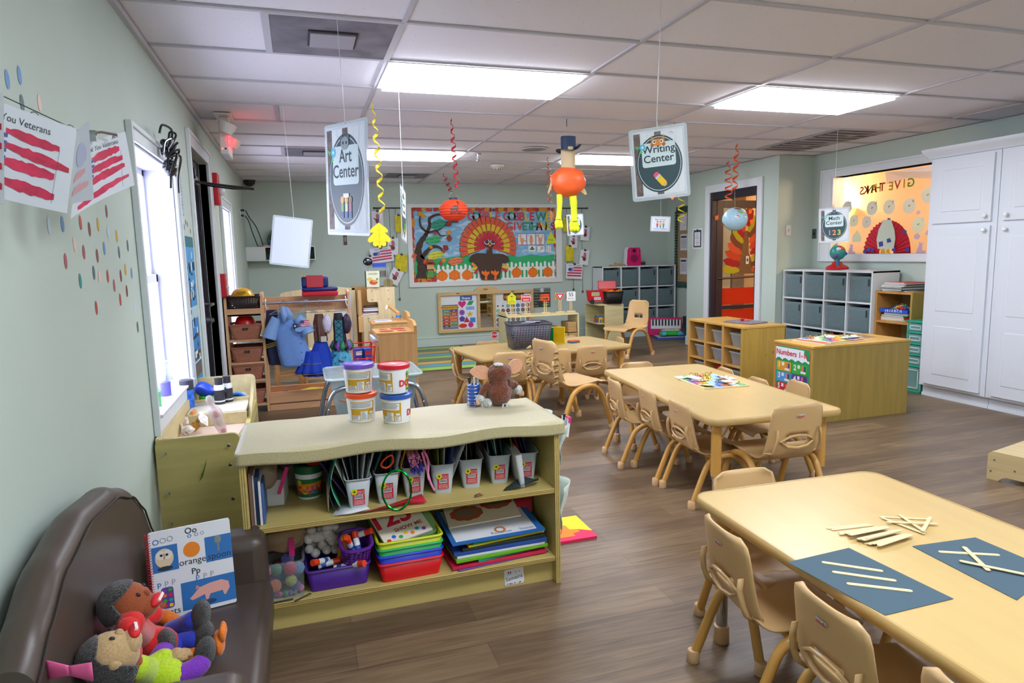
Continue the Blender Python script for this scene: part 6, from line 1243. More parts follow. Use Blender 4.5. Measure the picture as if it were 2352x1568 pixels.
def tile(label,loc,rz,rx,c,s=.08):
    o=thing('magnetic_tile',label,'toy tile',loc,rz,'clear magnetic tiles'); o.rotation_euler=(rx,0,rz); m=mat(c,.1,'clear',a=.55,body=c); b=MB(FW)
    for q in ((-s,-s,s,-s+.008),(-s,s-.008,s,s),(-s,-s+.008,-s+.008,s-.008),(s-.008,-s+.008,s,s-.008)): b.prism([(q[0],q[1]),(q[2],q[1]),(q[2],q[3]),(q[0],q[3])],-.003,.003,mat(c,.2))
    b.build('tile_frame',o); b=MB(FW); b.prism([(-s+.008,-s+.008),(s-.008,-s+.008),(s-.008,s-.008),(-s+.008,s-.008)],-.001,.001,m); b.build('tile_pane',o,flat=True)
tile('yellow clear square tile standing right of the gray basket',(2.95,5.79,.603),-.5,0,'#e0c01a'); tile('green clear tile standing beside the yellow one',(2.86,5.8,.603),-1.1,0,'#1fa04a'); tile('violet clear tile leaning behind the green one',(2.87,5.93,.613),-.3,.1,'#5a3fa0',.085)
for i,(dx,dy,rz,rx,c) in enumerate(((-.02,.02,.2,1.2,'#9a9ab8'),(.06,.04,-.3,1.1,'#8a8aa8'),(-.1,-.04,.5,.3,'#c8283a'),(0.02,-.07,-.2,.2,'#3f5fb0'),(.1,-.03,.4,.4,'#d83a4a'))): tile('clear magnetic tile inside the gray basket, %s'%['pale one on top','second pale one on top','red on the left','blue at the front','red on the right'][i],(2.62+dx,5.66+dy,.73 if i<2 else .63),rz,rx,c,.07)
tag(MB(TR(3.12,5.78,.523,.3)).box(-.05,-.035,0,.05,.035,.012,mat('#2f5f7a',.4)).box(-.048,-.033,.012,.048,.033,.024,mat('#c8602f',.4)).build('card_stack',bevel=.002),'small orange and blue tile stack lying on the far table','tiles')
# table-top stop sign toy by the far table
o=thing('toy_road_sign','small red toy STOP sign standing behind the far table','toy sign',(2.66,7.2,0)); p=Vector((2.743,7.200,0.467)); o.location=(p.x,7.2,0)
ws=mat('#d9c08a',.5)
MB().box(-.05,-.03,0,.05,.03,.015,ws).cyl((0,0,.015),(0,0,p.z-.0),.007,ws,8).build('post',o); b=MB(frame((0,-.008,p.z),(1,0,0),(0,0,1))); b.prism(circ(.042,8,0,0,None,PI/8),0,.004,WHT).prism(circ(.038,8,0,0,None,PI/8),.004,.005,mat('#d01f28',.4)).text('STOP',.03,WHT,0,-.011,.006,bold=.03); b.build('sign_face',o,flat=True)

# ---------------------------------------------------------------- craft shelf
BIR=mat('#c3b06a',.45,'wood',axis='x',d=.1); BIRE=mat('#94783c',.6,'wood',axis='x',scale=6,d=.4); CANV=mat('#b9b084',.45,'fabric',scale=300)
o=thing('craft_shelf','low birch craft shelf with gray-green cloth top in the foreground','shelf unit',(.415,2.44,0)); W6=1.215
b=MB().box(0,0,0,.022,.46,.67,BIR).box(W6-.022,0,0,W6,.46,.67,BIR); b.build('end_panel',o,bevel=.002,split=True)
b=MB().box(.022,.004,.393,W6-.022,.45,.413,BIR).box(.022,.004,.098,W6-.022,.45,.118,BIR); b.build('shelf_board',o,bevel=.0015,split=True)
b=MB()
for z in (.396,.403,.41,.101,.108,.115): b.box(.022,.003,z-.001,W6-.022,.0041,z+.0012,BIRE)
for x in (.007,.015,W6-.015,W6-.007): b.box(x-.0012,-.0005,0,x+.0012,.001,.67,BIRE)
b.build('ply_edge',o,flat=True); MB().box(.022,.04,0,W6-.022,.055,.098,BIR).build('kick_board',o); MB().box(.0,.452,.02,W6,.46,.67,mat('#b9b39c',.7,'fabric')).build('back_panel',o); MB().box(0,0,.67,W6,.46,.69,BIR).build('top_board',o)
b=MB(); q=random.Random(4); ph=[q.uniform(0,6) for _ in range(8)]
def cov(u,v):
    x=-.01+(W6+.03)*u; wob=.0035*math.sin(9*u+ph[0])*math.sin(5*v+ph[1])+.002*math.sin(23*u+ph[2])
    if v<.22: t=v/.22; return (x,-.008-.003*math.sin(14*u),.648+.006*math.sin(17*u+1)+.046*t)
    t=(v-.22)/.78; return (x,-.008+.478*t,.695+abs(wob)*.8)
b.grid(cov,60,24,CANV); e=MB()
b.build('cloth_cover',o,solid=.002); b=MB(frame((0,.039,0),(1,0,0),(0,0,1))); T=b.T; b.T=T@Matrix.Translation((1.02,.045,0))@Matrix.Rotation(.05,4,'Z'); b.prism(rrect(.085,.07,.008),0,.001,WHT)
for k in range(14): b.disc(q.uniform(-.038,.038),-.028 if k%2 else q.choice((-.03,.02)),.0025,mat(['#c8283a','#3a4a9a'][k%2]),.002,8)
b.text('Samaira',.024,INK,0,-.012,.002,rot=.08).text('M',.02,mat('#3a3a8a'),-.02,.012,.002); b.T=T; b.build('name_sticker',o,flat=True)
# dough tubs on top
WT=mat('#e4e8ea',.35); YO=mat('#c99a1e',.5)
def tub(label,loc,lid,rz,h=.118,r0=.053,r1=.062,front=False):
    o=thing('dough_tub',label,'tub',loc,rz,'round dough tubs'); prof=[(r0-.003,0),(r0,.003),(r0+(r1-r0)*.8,h-.018),(r1-.002,h-.016),(r1-.002,h-.006),(r1-.004,h)]
    MB().lathe(prof,WT,40).build('tub_body',o); L=mat(lid,.35); MB().lathe([(r1+.001,h-.016),(r1+.004,h-.014),(r1+.004,h+.001),(r1-.003,h+.004),(r1-.006,h+.001),(0,h+.001)],L,40).rect(-.02,-.012,.018,.01,mat('#c9cfe0',.5),h+.0016).build('lid',o)
    b=MB()
    def on(a,z,d=.0006): r=r0+(r1-r0)*.8*z/(h-.018)+d; return (r*math.sin(a),-r*math.cos(a),z)
    def patch(a0,a1,z0,z1,m,d): b.grid(lambda u,v:on(a0+(a1-a0)*u,z0+(z1-z0)*v,d),8,1,mat(m) if isinstance(m,str) else m)
    z1=h-.028; patch(-1.05,.75,.012,z1,YO,.0006); patch(-1.0,.62,z1-.03,z1-.003,WT,.001); patch(-.95,-.35,.014,.034,WT,.001); patch(-.3,.2,.014,.05,WT,.001); patch(.28,.7,.014,.034,WT,.001); patch(.36,.66,.038,.046,WT,.001)
    for a0,a1,z0,n in ((-.95,.55,z1-.008,4),(-.25,.15,.045,6),(-.9,-.4,.03,3),(.32,.66,.03,3)):
        for k in range(n): patch(a0,a1-rnd.uniform(0,.15),z0-.0055*k,z0-.0055*k+.0022,mat('#6a7070'),.0014)
    patch(1.85,2.7,.012,z1,mat('#1f8a3a',.4),.0006); patch(1.88,2.7,.02,z1-.025,mat('#e0b81c',.4),.001)
    ar=[on(2.1+.18*math.cos(t),z1-.012+.012*math.sin(t),.0014) for t in [2*PI*i/16 for i in range(16)]]; b.poly(ar,mat('#d8d02a'))
    def wtxt(t,size,a,z,m,d,bold=0):
        vs,fs,x0,x1=font_mesh(t,bold); b.add([on(a+(x-(x0+x1)/2)*size/r1,z+y*size,d) for x,y in vs],fs,m)
    wtxt('Crayola',.014,2.1,z1-.016,mat('#1f6a2a'),.0018,.02); wtxt('DOUGH',.036,2.3,.032,mat('#d8262a'),.0018,.04)
    b.build('label',o,flat=True); return o
t1=((0.875,2.718,0.700)[0],(0.875,2.718,0.700)[1]+.06); t2=((1.010,2.638,0.700)[0],(1.010,2.638,0.700)[1]+.06)
tub('white tub with orange lid, bottom left of the four stacked tubs',(t1[0],t1[1],.6965),'#e8511c',.15); tub('white tub with blue lid, bottom right of the four stacked tubs',(t2[0],t2[1],.6965),'#2456b0',-.55); tub('white tub with purple lid, top left of the four stacked tubs',(t1[0]-.006,t1[1],.82),'#6f4fc0',.12); tub('white tub with red lid, top right of the four stacked tubs',(t2[0]-.004,t2[1]+.002,.82),'#d2142c',-1.0)
# pen cup
c=(1.380,2.825,0.700); o=thing('pen_cup','blue pen cup in a silver wire holder on the craft shelf','pen cup',(c[0],c[1]+.02,.6965))
MB().lathe([(.027,.004),(.029,.1),(.026,.1),(.024,.02),(0,.02)],mat('#1f5fd0',.4),28).build('cup',o); b=MB()
for z in (.004,.014,.022,.036,.052,.068,.084,.099): b.tube([(.032*math.cos(a),.032*math.sin(a),z) for a in [2*PI*i/24 for i in range(24)]],.0014,ST,6,True)
for k in range(6): a=k*PI/3+.4; b.cyl((.032*math.cos(a),.032*math.sin(a),0),(.032*math.cos(a),.032*math.sin(a),.1),.0014,ST,6)
b.build('wire_holder',o)
for i,(x,y,m,l) in enumerate(((-.014,-.008,'#1a1c22','black marker leaning left in the blue pen cup'),(-.002,-.012,'#c9d0d6','gray and black marker at the front of the blue pen cup'),(.01,-.008,'#9fb4be','pale gray marker in the blue pen cup'),(.016,.004,'#2a2c30','dark marker at the right of the blue pen cup'),(-.008,.01,'#20242a','dark marker at the back of the blue pen cup'))):
    p=thing('marker',l,'marker',(c[0]+x*.7,c[1]+.02+y*.7,.717),0,'markers in the blue pen cup'); d=Vector((x*1.2,y*1.2,.115)); MB().cyl((0,0,0),d*.75,.005,mat('#d8dade',.4),10).build('barrel',p); MB().cyl(d*.75,d,.0055,mat(m,.3),10).build('cap',p)
# stuffed animal seen from behind
FUR=mat('#7a3a1a',.95,'fur',scale=70); FURW=mat('#d8dcd8',.95,'fur',scale=90); PEA=mat('#e0a884',.8,'fabric',scale=200)
c=(1.486,2.770,0.700); o=thing('stuffed_animal','brown furry stuffed animal with big peach ears sitting on the craft shelf','stuffed toy',(c[0],c[1]+.035,.696),.0)
def fuzzy(c0,r,m,seed,amp=.05,nu=44,nv=30):
    q=random.Random(seed); b=MB(); n=[(q.uniform(-9,9),q.uniform(-9,9),q.uniform(-9,9),q.uniform(0,6)) for _ in range(8)]
    def fn(u,v):
        a=2*PI*u; e=PI*(v-.5); d=Vector((math.cos(e)*math.cos(a),math.cos(e)*math.sin(a),math.sin(e))); k=1+amp*sum(math.sin(w[0]*d.x+w[1]*d.y+w[2]*d.z+w[3]) for w in n)/4+q.uniform(-.012,.012)
        return (c0[0]+d.x*r[0]*k,c0[1]+d.y*r[1]*k,c0[2]+d.z*r[2]*k)
    return b.grid(fn,nu,nv,m,closed_u=True)
def merge(a,b):
    k=len(a.v); a.v+=b.v
    for f,m in zip(b.f,b.mi): a.f.append(tuple(k+i for i in f)); a.mi.append(a._m(b.mats[m]))
    return a
bd=fuzzy((0,0,.058),(.058,.05,.06),FUR,1); merge(bd,fuzzy((.006,.005,.148),(.056,.05,.045),FUR,2)); merge(bd,fuzzy((0,.003,.105),(.042,.038,.03),FUR,3)); bd.build('body',o)
fuzzy((.0,.0,.188),(.022,.03,.008),FURW,5).build('white_forehead',o)
for s,cx,cz,ry in ((-1,-.078,.155,-.25),(1,.083,.172,.5)):
    b=MB(TR(cx,.01,cz,0,0,ry)); P=[(-.048,.018),(-.03,.032),(0,.034),(.03,.02),(.042,-.005),(.03,-.026),(0,-.032),(-.03,-.012)] if s<0 else [(-.03,-.022),(-.03,.014),(-.008,.034),(.02,.036),(.03,.01),(.022,-.02),(0,-.034)]
    b.T=b.T@frame((0,0,0),(1,0,0),(0,0,1)); b.prism([(p.x,p.y) for p in smooth_path([(x,z,0) for x,z in P],4,True)],-.004,.004,PEA); b.build('ear',o,bevel=.003)
for s in (-1,1):
    b=MB().tube(smooth_path([(s*.04,.0,.1),(s*.07,.005,.075 if s<0 else .09),(s*.085,.0,.055 if s<0 else .075)],5),[.022]*4+[.019]*4+[.016]*3,FUR,12); b.build('arm',o); k=fuzzy((s*.09,-.004,.04 if s<0 else .066),(.02,.018,.022),FURW,7+s,nu=24,nv=16); k.build('white_paw',o)
    b=MB(); 
    for j in range(3): b.ell((s*(.096+.006*j),-.012-.004*j,.026 if s<0 else .05),(.005,.005,.012),PEA,8,6)
    b.build('finger',o,split=True)
fuzzy((-.06,-.015,.02),(.022,.02,.022),FURW,12,nu=24,nv=16).build('white_foot',o); b=MB(frame((.01,-.056,.012),(1,0,.05),(0,-.3,1))); b.prism(rrect(.026,.018,.002),0,.0008,WPA).rect(-.006,-.006,.004,.006,INK,.001); b.build('tag',o,flat=True)
# canvas pocket organizer on the right end, foam mat on the floor
o=thing('pocket_organizer','pale green canvas pocket organizer hanging on the craft shelf end','organizer',(1.632,2.47,0)); PC=mat('#c3d0c4',.8,'fabric',scale=220)
MB().grid(lambda u,v:(.004+.004*math.sin(5*v),.0+.4*u,.69-.55*v),8,12,PC).build('backing',o,solid=.002)
for y0,z0,h in ((.0,.5,.16),(.2,.5,.16),(.0,.2,.2),(.2,.2,.2)):
    b=MB(); b.grid(lambda u,v:(.008+(.1-.03*u)*math.sin(PI*(u*.9+.05))*(.25+.75*v**1.5)+.006*math.sin(9*v+7*u),y0+.19*u,z0+h*v),10,8,PC); b.build('pocket',o,solid=.002)
for y,m,l in ((.05,'#d8262a','red marker cap in the top canvas pocket'),(.09,'#22262a','black marker cap in the top canvas pocket'),(.03,'#d8308a','pink-capped marker in the near canvas pocket')):
    p=thing('marker',l,'marker',(1.70,2.5+y,.6),.0,'markers in the canvas pocket'); MB().cyl((0,0,0),(.01,0,.08),.008,WT,10).build('barrel',p); MB().cyl((.01,0,.06),(.012,0,.085),.009,mat(m,.4),10).build('cap',p)
o=thing('foam_mat','pink, orange and yellow foam puzzle mat on the floor behind the craft shelf','mat',(1.66,2.79,0)); MB().prism(rrect(.3,.27,.01,3,.15,.13),0,.012,mat('#e8245a',.7)).build('pink_border',o); b=MB(); b.prism([(0,.03),(.2,.03),(.2,.06),(.24,.07),(.24,.1),(.2,.11),(.2,.16),(.16,.18),(.12,.2),(0,.2)],.0122,.0132,mat('#f2821c',.7)); b.build('orange_piece',o,flat=True); b=MB().prism([(.2,.11),(.24,.1),(.3,.06),(.3,.26),(.1,.26),(.12,.2),(.2,.16)],.0124,.0134,mat('#d8e01c',.7)); b.build('yellow_piece',o,flat=True)
# middle shelf: gray bins of paper
BN=mat('#b3bcbe',.45); ZS=.4145; GRP='gray plastic bins of craft paper'
def bin_(label,x,y,rz,sheets,seed,tall=.125):
    o=thing('paper_bin',label,'bin',(x,y,ZS),rz,GRP); P=rrect(.066,.24,.012,3,0,.12); Q=rrect(.092,.27,.014,3,0,.12); n=len(P)
    b=MB(); b.add([(a,c,0) for a,c in P]+[(a,c,tall) for a,c in Q],[(i,(i+1)%n,n+(i+1)%n,n+i) for i in range(n)]+[tuple(range(n))[::-1]],BN); b.build('bin_body',o,solid=.0025)
    b=MB(); P2=rrect(.104,.282,.016,3,0,.12); b.add([(a,c,tall) for a,c in Q]+[(a,c,tall+.002-.006*(c<-.0)*math.cos(a*30)) for a,c in P2],[(i,(i+1)%n,n+(i+1)%n,n+i) for i in range(n)],BN); b.build('rim',o,solid=.0025)
    b=MB(frame((0,-.0112,.055),(1,0,0),(0,-.12,1))); b.rect(-.022,-.034,.022,.03,mat('#d0182c',.5),0).rect(-.016,-.008,.016,.008,WT,.001).disc(-.016,.022,.012,mat('#e2d81c'),.001,14).disc(-.016,.022,.005,mat('#2f6a2a'),.0015,10)
    for k in range(12): b.rect(-.014+.0024*k,-.005,-.014+.0024*k+.0012,.007,BLK,.0015)
    b.lines(-.003,.022,.02,3,.006,WT,.001).lines(-.018,-.015,.018,4,.005,WT,.001); b.build('price_label',o,flat=True)
    q=random.Random(seed)
    for k,(dx,ang,hh,c) in enumerate(sheets):
        s=thing('paper_sheet','%s sheet, %s from left in the %s'%(c[1],['first','second','third','fourth','fifth','sixth','seventh','eighth'][k],' '.join(label.replace(',','').split()[:9])),'paper',(0,0,0)); s.location=(x,y,ZS); s.rotation_euler=(0,0,rz); bend=q.uniform(-.02,.02)
        b=MB(); b.grid(lambda u,v:(dx+math.sin(ang)*hh*v+bend*math.sin(PI*v)*u,.02+.2*u+.01*math.sin(3*v),.03+hh*math.cos(ang)*v),4,8,mat(c[0],.7)); b.build('sheet',s,solid=.0012)
SH={'w':('#d5d9da','white'),'k':('#23282c','black'),'g':('#1f6a55','green'),'v':('#4a2f6a','violet'),'r':('#a01a2a','red'),'b':('#2f4a8a','blue'),'n':('#4a3026','brown'),'y':('#d8b01c','yellow'),'p':('#d8609a','pink'),'o':('#9aa02a','olive'),'s':('#3a5a5a','slate'),'m':('#8a1f2a','maroon')}
def sheets(t): return [(float(a),float(c),float(h),SH[k]) for k,a,c,h in (x.split(',') for x in t.split())]
bin_('leftmost gray bin stuffed with fanned magazines',.825,2.5,.0,sheets('v,-.035,-.55,.22 w,-.025,-.35,.24 w,-.015,-.22,.24 s,-.008,-.08,.24 w,.0,.04,.24 w,.008,.16,.24 w,.016,.28,.24 s,.025,.4,.23'),1)
bin_('gray bin holding a dark green folder, second from left',.938,2.53,-.04,sheets('k,-.03,-.2,.22 s,-.01,.1,.23 s,.005,.16,.235 w,.02,.25,.24 y,.03,.3,.23'),2)
bin_('gray bin under the pink pipe cleaners, third from left',1.05,2.56,-.06,sheets('p,-.02,-.2,.23 r,.015,.22,.23 r,.03,.25,.23 m,.022,.2,.235 y,.035,.12,.18'),3)
bin_('gray bin with olive and blue paper, fourth from left',1.165,2.555,-.1,sheets('k,-.03,-.15,.2 o,-.012,.0,.22 w,.004,.08,.21 b,.02,.22,.23 w,.032,.4,.24'),4)
bin_('gray bin with curved white and brown paper, third from right',1.29,2.575,-.12,sheets('k,-.03,-.1,.22 w,-.02,.05,.23 n,.0,-.2,.22 n,.015,-.1,.24 n,.03,-.02,.24'),5)
bin_('gray bin with blue and green folders, second from right',1.415,2.585,-.14,sheets('w,-.03,-.12,.23 k,-.02,-.2,.22 b,-.012,-.24,.2 w,.0,-.1,.21 g,.012,-.25,.23 g,.028,-.12,.24'),6)
bin_('rightmost gray bin with red and purple paper',1.53,2.575,-.16,sheets('k,-.035,-.25,.23 o,-.03,-.2,.22 r,-.015,-.28,.24 r,-.002,-.24,.24 v,.015,-.25,.24 b,.03,-.25,.23'),7)
# pipe cleaners
o=thing('pipe_cleaners','bundle of pink and violet pipe cleaners sticking out over the third gray bin','pipe cleaners',(1.05,2.56,ZS),0); q=random.Random(6)
for nm,m,cx,cz,n in (('pink_stem',mat('#e88ab8',.9,'fabric'),.0,.16,40),('violet_stem',mat('#4a3fc0',.9,'fabric'),.008,.125,34)):
    b=MB()
    for k in range(n): a,d=q.uniform(0,6.3),.026*math.sqrt(q.random()); x,z=cx+d*math.cos(a),cz+d*math.sin(a); b.cyl((x,-.04+q.uniform(-.008,.008),z),(x*.8,.16,z+.03),.0036,m,6)
    w=b.build(nm,o); w['kind']='stuff'
MB().tube(smooth_path([(.03,-.03,.19),(.042,-.05,.13),(.055,-.055,.07),(.07,-.055,.035)],5),.0045,mat('#e88ab8',.9),6).tube(smooth_path([(.035,-.02,.2),(.05,-.05,.16),(.045,-.06,.1),(.052,-.06,.08)],5),.0045,mat('#e88ab8',.9),6).build('stray_stem',o)
# loose papers, ribbon hoop, tub, box, bag, binders
def scrap(label,pts,z,m,cat='paper scrap',curl=.02):
    c=sum((Vector(p) for p in pts),Vector())/len(pts); b=MB(); n=len(pts); r=[Vector((p[0]-c.x,p[1]-c.y,curl*((i*37)%5)/5)) for i,p in enumerate(pts)]; b.add([(0,0,.006)]+r,[(0,1+i,1+(i+1)%n) for i in range(n)],m); q=b.build('paper_scrap',None,(c.x,c.y,z),solid=.001); tag(q,label,cat,'paper scraps on the craft shelf')
scrap('crumpled pinkish red paper under the second gray bin',[(.82,2.455,0),(.93,2.447,0),(1.02,2.46,0),(1.08,2.46,0),(1.07,2.52,0),(.95,2.51,0)],.416,mat('#d61f3f',.7),curl=.035)
scrap('white torn paper under the leftmost gray bin',[(.72,2.47,0),(.79,2.447,0),(.86,2.45,0),(.85,2.52,0),(.76,2.56,0)],.4155,WPA)
scrap('dark slate curled paper before the rightmost gray bin',[(1.4,2.49,0),(1.47,2.47,0),(1.55,2.48,0),(1.57,2.53,0),(1.5,2.55,0),(1.42,2.52,0)],.416,mat('#2f4a52',.7),curl=.05)
scrap('small brown torn paper on the craft shelf edge',[(1.27,2.46,0),(1.31,2.47,0),(1.3,2.49,0),(1.28,2.485,0)],.4155,mat('#7a5a40',.8),curl=.004)
tag(MB().tube([(.965+.055*math.cos(a),2.452+.02*math.sin(a)*.5,.49+.075*math.sin(a)) for a in [2*PI*i/30 for i in range(30)]],.004,mat('#12a03a',.2,'metal'),5,True).build('ribbon_hoop'),'shiny green metallic ribbon hoop hanging before the gray bins','ribbon')
tag(MB().tube(smooth_path([(.915,2.5,.58),(.93,2.48,.61),(.955,2.48,.62),(.96,2.49,.59),(.935,2.49,.57)],4,True),.0035,mat('#e84a1c',.9),6,True).build('orange_loop'),'orange pipe cleaner loop in the second gray bin','pipe cleaner')
tag(MB(TR(1.49,2.5,.4145,-.1,0,-.12)).prism(rrect(.02,.2,.008,3,0,.1),0,.14,mat('#c9cfd0',.5),top=rrect(.03,.2,.008,3,0,.1)).build('file_folder'),'narrow gray folder of papers wedged before the rightmost gray bin','folder')
o=thing('dough_tub','green and white tub lettered DOUGH at the left of the middle shelf','tub',(.648,2.72,ZS)); MB().lathe([(.042,0),(.046,.004),(.054,.105),(.055,.115)],WT,32).build('tub_body',o); MB().lathe([(.0555,.108),(.058,.11),(.058,.14),(.052,.144),(.05,.13),(0,.128)],mat('#155f34',.4),32).build('lid',o)
b=MB(); 
def on2(a,z,d): r=.046+.008*z/.105+d; return (r*math.sin(a),-r*math.cos(a),z)
for a0,a1,z0,z1,m,d in ((-1.3,1.3,.012,.088,'#156f3a',.0006),(-1.1,1.1,.04,.07,'#e08a1c',.001)): b.grid(lambda u,v:on2(a0+(a1-a0)*u,z0+(z1-z0)*v+(.008*(u-.5) if z0>.03 else 0),d),10,1,mat(m))
for i,ch in enumerate('DOUGH'):
    vs,fs,x0,x1=font_mesh(ch,.05); a=-.85+.38*i; b.add([on2(a+(x-(x0+x1)/2)*.042*.9/.05+.1,.028+y*.042,.0018) for x,y in vs],fs,mat(['#d8262a','#f0b01c','#d83a8a','#2f8ad8','#d8262a'][i]))
b.poly([on2(-.8+.2*math.cos(t),.075+.01*math.sin(t),.0016) for t in [2*PI*i/14 for i in range(14)]],mat('#c9c02a')); b.build('label',o,flat=True)
tag(MB(TR(.672,2.70,.6,0,1.15,.25)).lathe([(.048,0),(.052,.004),(.05,.012),(.036,.008),(.034,.01),(.018,.008),(0,.006)],mat('#d8262c',.35),32).build('toy_plate'),'round red plastic lid leaning above the green DOUGH tub','plate')  # loose red lid, tilted above the tub
for i,(c,l) in enumerate((('#4a1f5a','purple'),('#d8501c','orange'),('#6aa01c','lime green'))):
    b=MB(TR(.58-.004*i,2.76+.008*i,.575+.006*i,.0,0,.5)); b.T=b.T@frame((0,0,0),(1,0,0),(0,0,1)); b.prism([(.05,.03),(.0,.035),(-.05,.02),(-.055,.01),(-.03,.005),(-.06,-.008),(-.055,-.018),(-.025,-.012),(-.05,-.03),(-.04,-.038),(-.01,-.025),(-.02,-.045),(-.01,-.05),(.02,-.03),(.05,-.02)],-.002,.002,mat(c,.6)); tag(b.build('foam_hand'),'%s foam hand shape leaning behind the green DOUGH tub'%l,'craft shape','foam hand shapes')
tag(MB(TR(.495,2.66,ZS,-.1)).box(-.055,0,0,.055,.14,.105,mat('#d2d2cc',.6)).build('white_box',bevel=.003),'small white cardboard box at the left end of the middle shelf','box')
o=thing('zip_bag','clear zip bag of brown craft pieces slumped over the white box','bag',(.5,2.63,ZS)); crumple((-.02,.0,.14),(.05,.035,.055),mat('#b9a58e',.2,'clear',a=.7,body='#a8927c'),11,amp=.2).build('bag_film',o); MB(TR(.055,-.02,.12,0,0,.35)).box(-.008,-.003,-.06,.006,.003,.05,mat('#c81f6a',.4)).build('zip_strip',o)
for i,(c,w,l) in enumerate((('#7a5a50',.01,'brown'),('#c9c4b8',.006,'cream'),('#2f4f8a',.012,'blue'),('#d8dce0',.008,'white'),('#3f5f9a',.008,'pale blue'))):
    tag(MB().box(.44+[0,.011,.018,.031,.04][i]-.0,2.47+.012*(i%3),ZS,.44+[0,.011,.018,.031,.04][i]+w,2.7,ZS+.2-.012*i,mat(c,.5)).build('binder',bevel=.001),'%s binder or folder upright at the left end of the middle shelf'%l,'binder','binders at the shelf end')
o=thing('folder_stack','cream folder and green paper standing left of the gray bins','folder',(.735,2.5,ZS)); b=MB(); b.grid(lambda u,v:(-.025+.05*v*v+.002,.02+.2*u,.235*v),2,8,mat('#d2c9a8',.7)); b.build('cream_folder',o,solid=.004)
MB().grid(lambda u,v:(.02-.03*math.sin(PI*v),-.01+.2*u,.02+.2*v),6,8,mat('#3fae86',.7)).build('green_sheet',o,solid=.002); MB().grid(lambda u,v:(.0-.02*math.sin(PI*v)+.04*v*0,-.01+.2*u,.01+.18*v),6,8,mat('#23404a',.7)).build('dark_sheet',o,solid=.002)
# bottom shelf
ZB=.1195; CLT=mat('#f6f8fa',.06,'clear',a=.07,body='#e4eaf0')
def traybox(name,label,cat,loc,rz,w,d,h,m,t=1.12,grp=None):
    o=thing(name,label,cat,loc,rz,grp); P,Q=rrect(w,d,.015,3,0,d/2),rrect(w*t,d*t,.02,3,0,d/2); n=len(P); b=MB(); b.add([(x,y,0) for x,y in P]+[(x,y,h) for x,y in Q],[(i,(i+1)%n,n+(i+1)%n,n+i) for i in range(n)]+[tuple(range(n))[::-1]],m); b.build('tray_body',o,solid=.003); MB().tube([(x,y,h) for x,y in Q],.006,m,6,True).build('rim',o); return o
o=traybox('pompom_box','clear plastic box of colorful pompoms at the left end of the bottom shelf','box',(.53,2.47,ZB),0,.15,.2,.14,CLT,1.06)
q=random.Random(3); PPC=['#e8781c','#2a3fa8','#d81f4a','#f05a9a','#b8c82a','#3fa0d8','#1f8a4a','#2f2f9a','#7a3fb0','#e84a2a']; k=0; big=[(-.03,.035,.04,.026,0),(.03,.03,.055,.022,4),(-.06,.03,.05,.022,1),(.045,.035,.03,.02,7),(.03,.035,.1,.026,2),(-.06,.035,.1,.024,3),(.058,.05,.09,.024,5),(-.02,.04,.1,.022,6),(.062,.03,.02,.014,3),(-.06,.03,.015,.013,6),(-.03,.022,.01,.009,7),(-.01,.02,.012,.01,3),(.008,.02,.012,.012,6),(.026,.02,.012,.01,8),(.042,.02,.012,.009,6),(-.018,.02,.006,.007,9),(0,.1,.05,.03,5),(.04,.1,.06,.03,1),(-.045,.1,.05,.03,8),(0,.15,.06,.035,2),(.02,.08,.12,.025,7)]
for x,y,z,r,c in big: p=fuzzy((0,0,0),(r,r,r),mat(PPC[c],.95,'fur',scale=200),k,.04,22,14).build('pompom',None,(.53+x,2.47+y,ZB+z)); tag(p,'%s pompom inside the clear plastic box'%['orange','blue','crimson','pink','lime','sky blue','green','navy','violet','red'][c],'pompom','pompoms in the clear box'); k+=1
o=thing('zip_bag','clear bag of brown paper and pink strips slumped on the pompom box','bag',(.53,2.6,ZB+.145)); crumple((0,-.02,.05),(.085,.06,.05),mat('#bda583',.15,'clear',a=.65,body='#b09470'),5,amp=.25).build('bag_film',o); MB().box(.03,-.09,.0,.05,-.085,.07,mat('#b81f6a',.4)).build('pink_strip',o)
o=traybox('supply_tray','purple plastic tray of glue sticks on the bottom shelf','tray',(.735,2.49,ZB),.02,.21,.3,.085,mat('#4a1f8a',.4))
o=thing('pencil_basket','small purple slotted basket of glue sticks standing in the purple tray','basket',(.8,2.54,ZB+.06),.1); o.rotation_euler=(.35,0,.1); hbasket(o,.1,.1,.13,mat('#5a1f8a',.4,'holes',pitch=.016,r=.28),mat('#5a1f8a',.4),1.15)
def glue(label,loc,rot,capc='#e8401c'):
    p=thing('glue_stick',label,'glue stick',loc,0,'glue sticks in the purple tray'); p.rotation_euler=rot; MB().cyl((0,0,0),(0,0,.06),.012,WT,14).build('barrel',p); MB().cyl((0,0,.058),(0,0,.085),.0125,mat(capc,.4),14).build('cap',p); MB().open_lathe([(.0123,.012),(.0123,.03)],mat('#2a4fb0',.5),14).build('blue_band',p)
for i,(x,y,z,rx,rz) in enumerate(((.77,2.5,.1,1.3,.8),(.72,2.5,.095,1.4,1.3),(.66,2.53,.1,1.5,1.7),(.79,2.52,.15,.6,-.4),(.815,2.5,.14,-.5,.3),(.8,2.55,.19,1.2,1.0),(.7,2.55,.11,1.3,-.8))): glue('white glue stick with orange cap in the purple tray, %s'%['at the front','lying beside the cotton bag','at the left corner','leaning left in the small basket','leaning right in the small basket','lying high in the small basket','under the cotton bag'][i],(x,y,ZB+z-.02),(rx,0,rz))
q=random.Random(9); o=thing('cotton_bag','clear bag of white cotton balls over the purple tray','bag',(.7,2.64,ZB+.13)); b=MB()
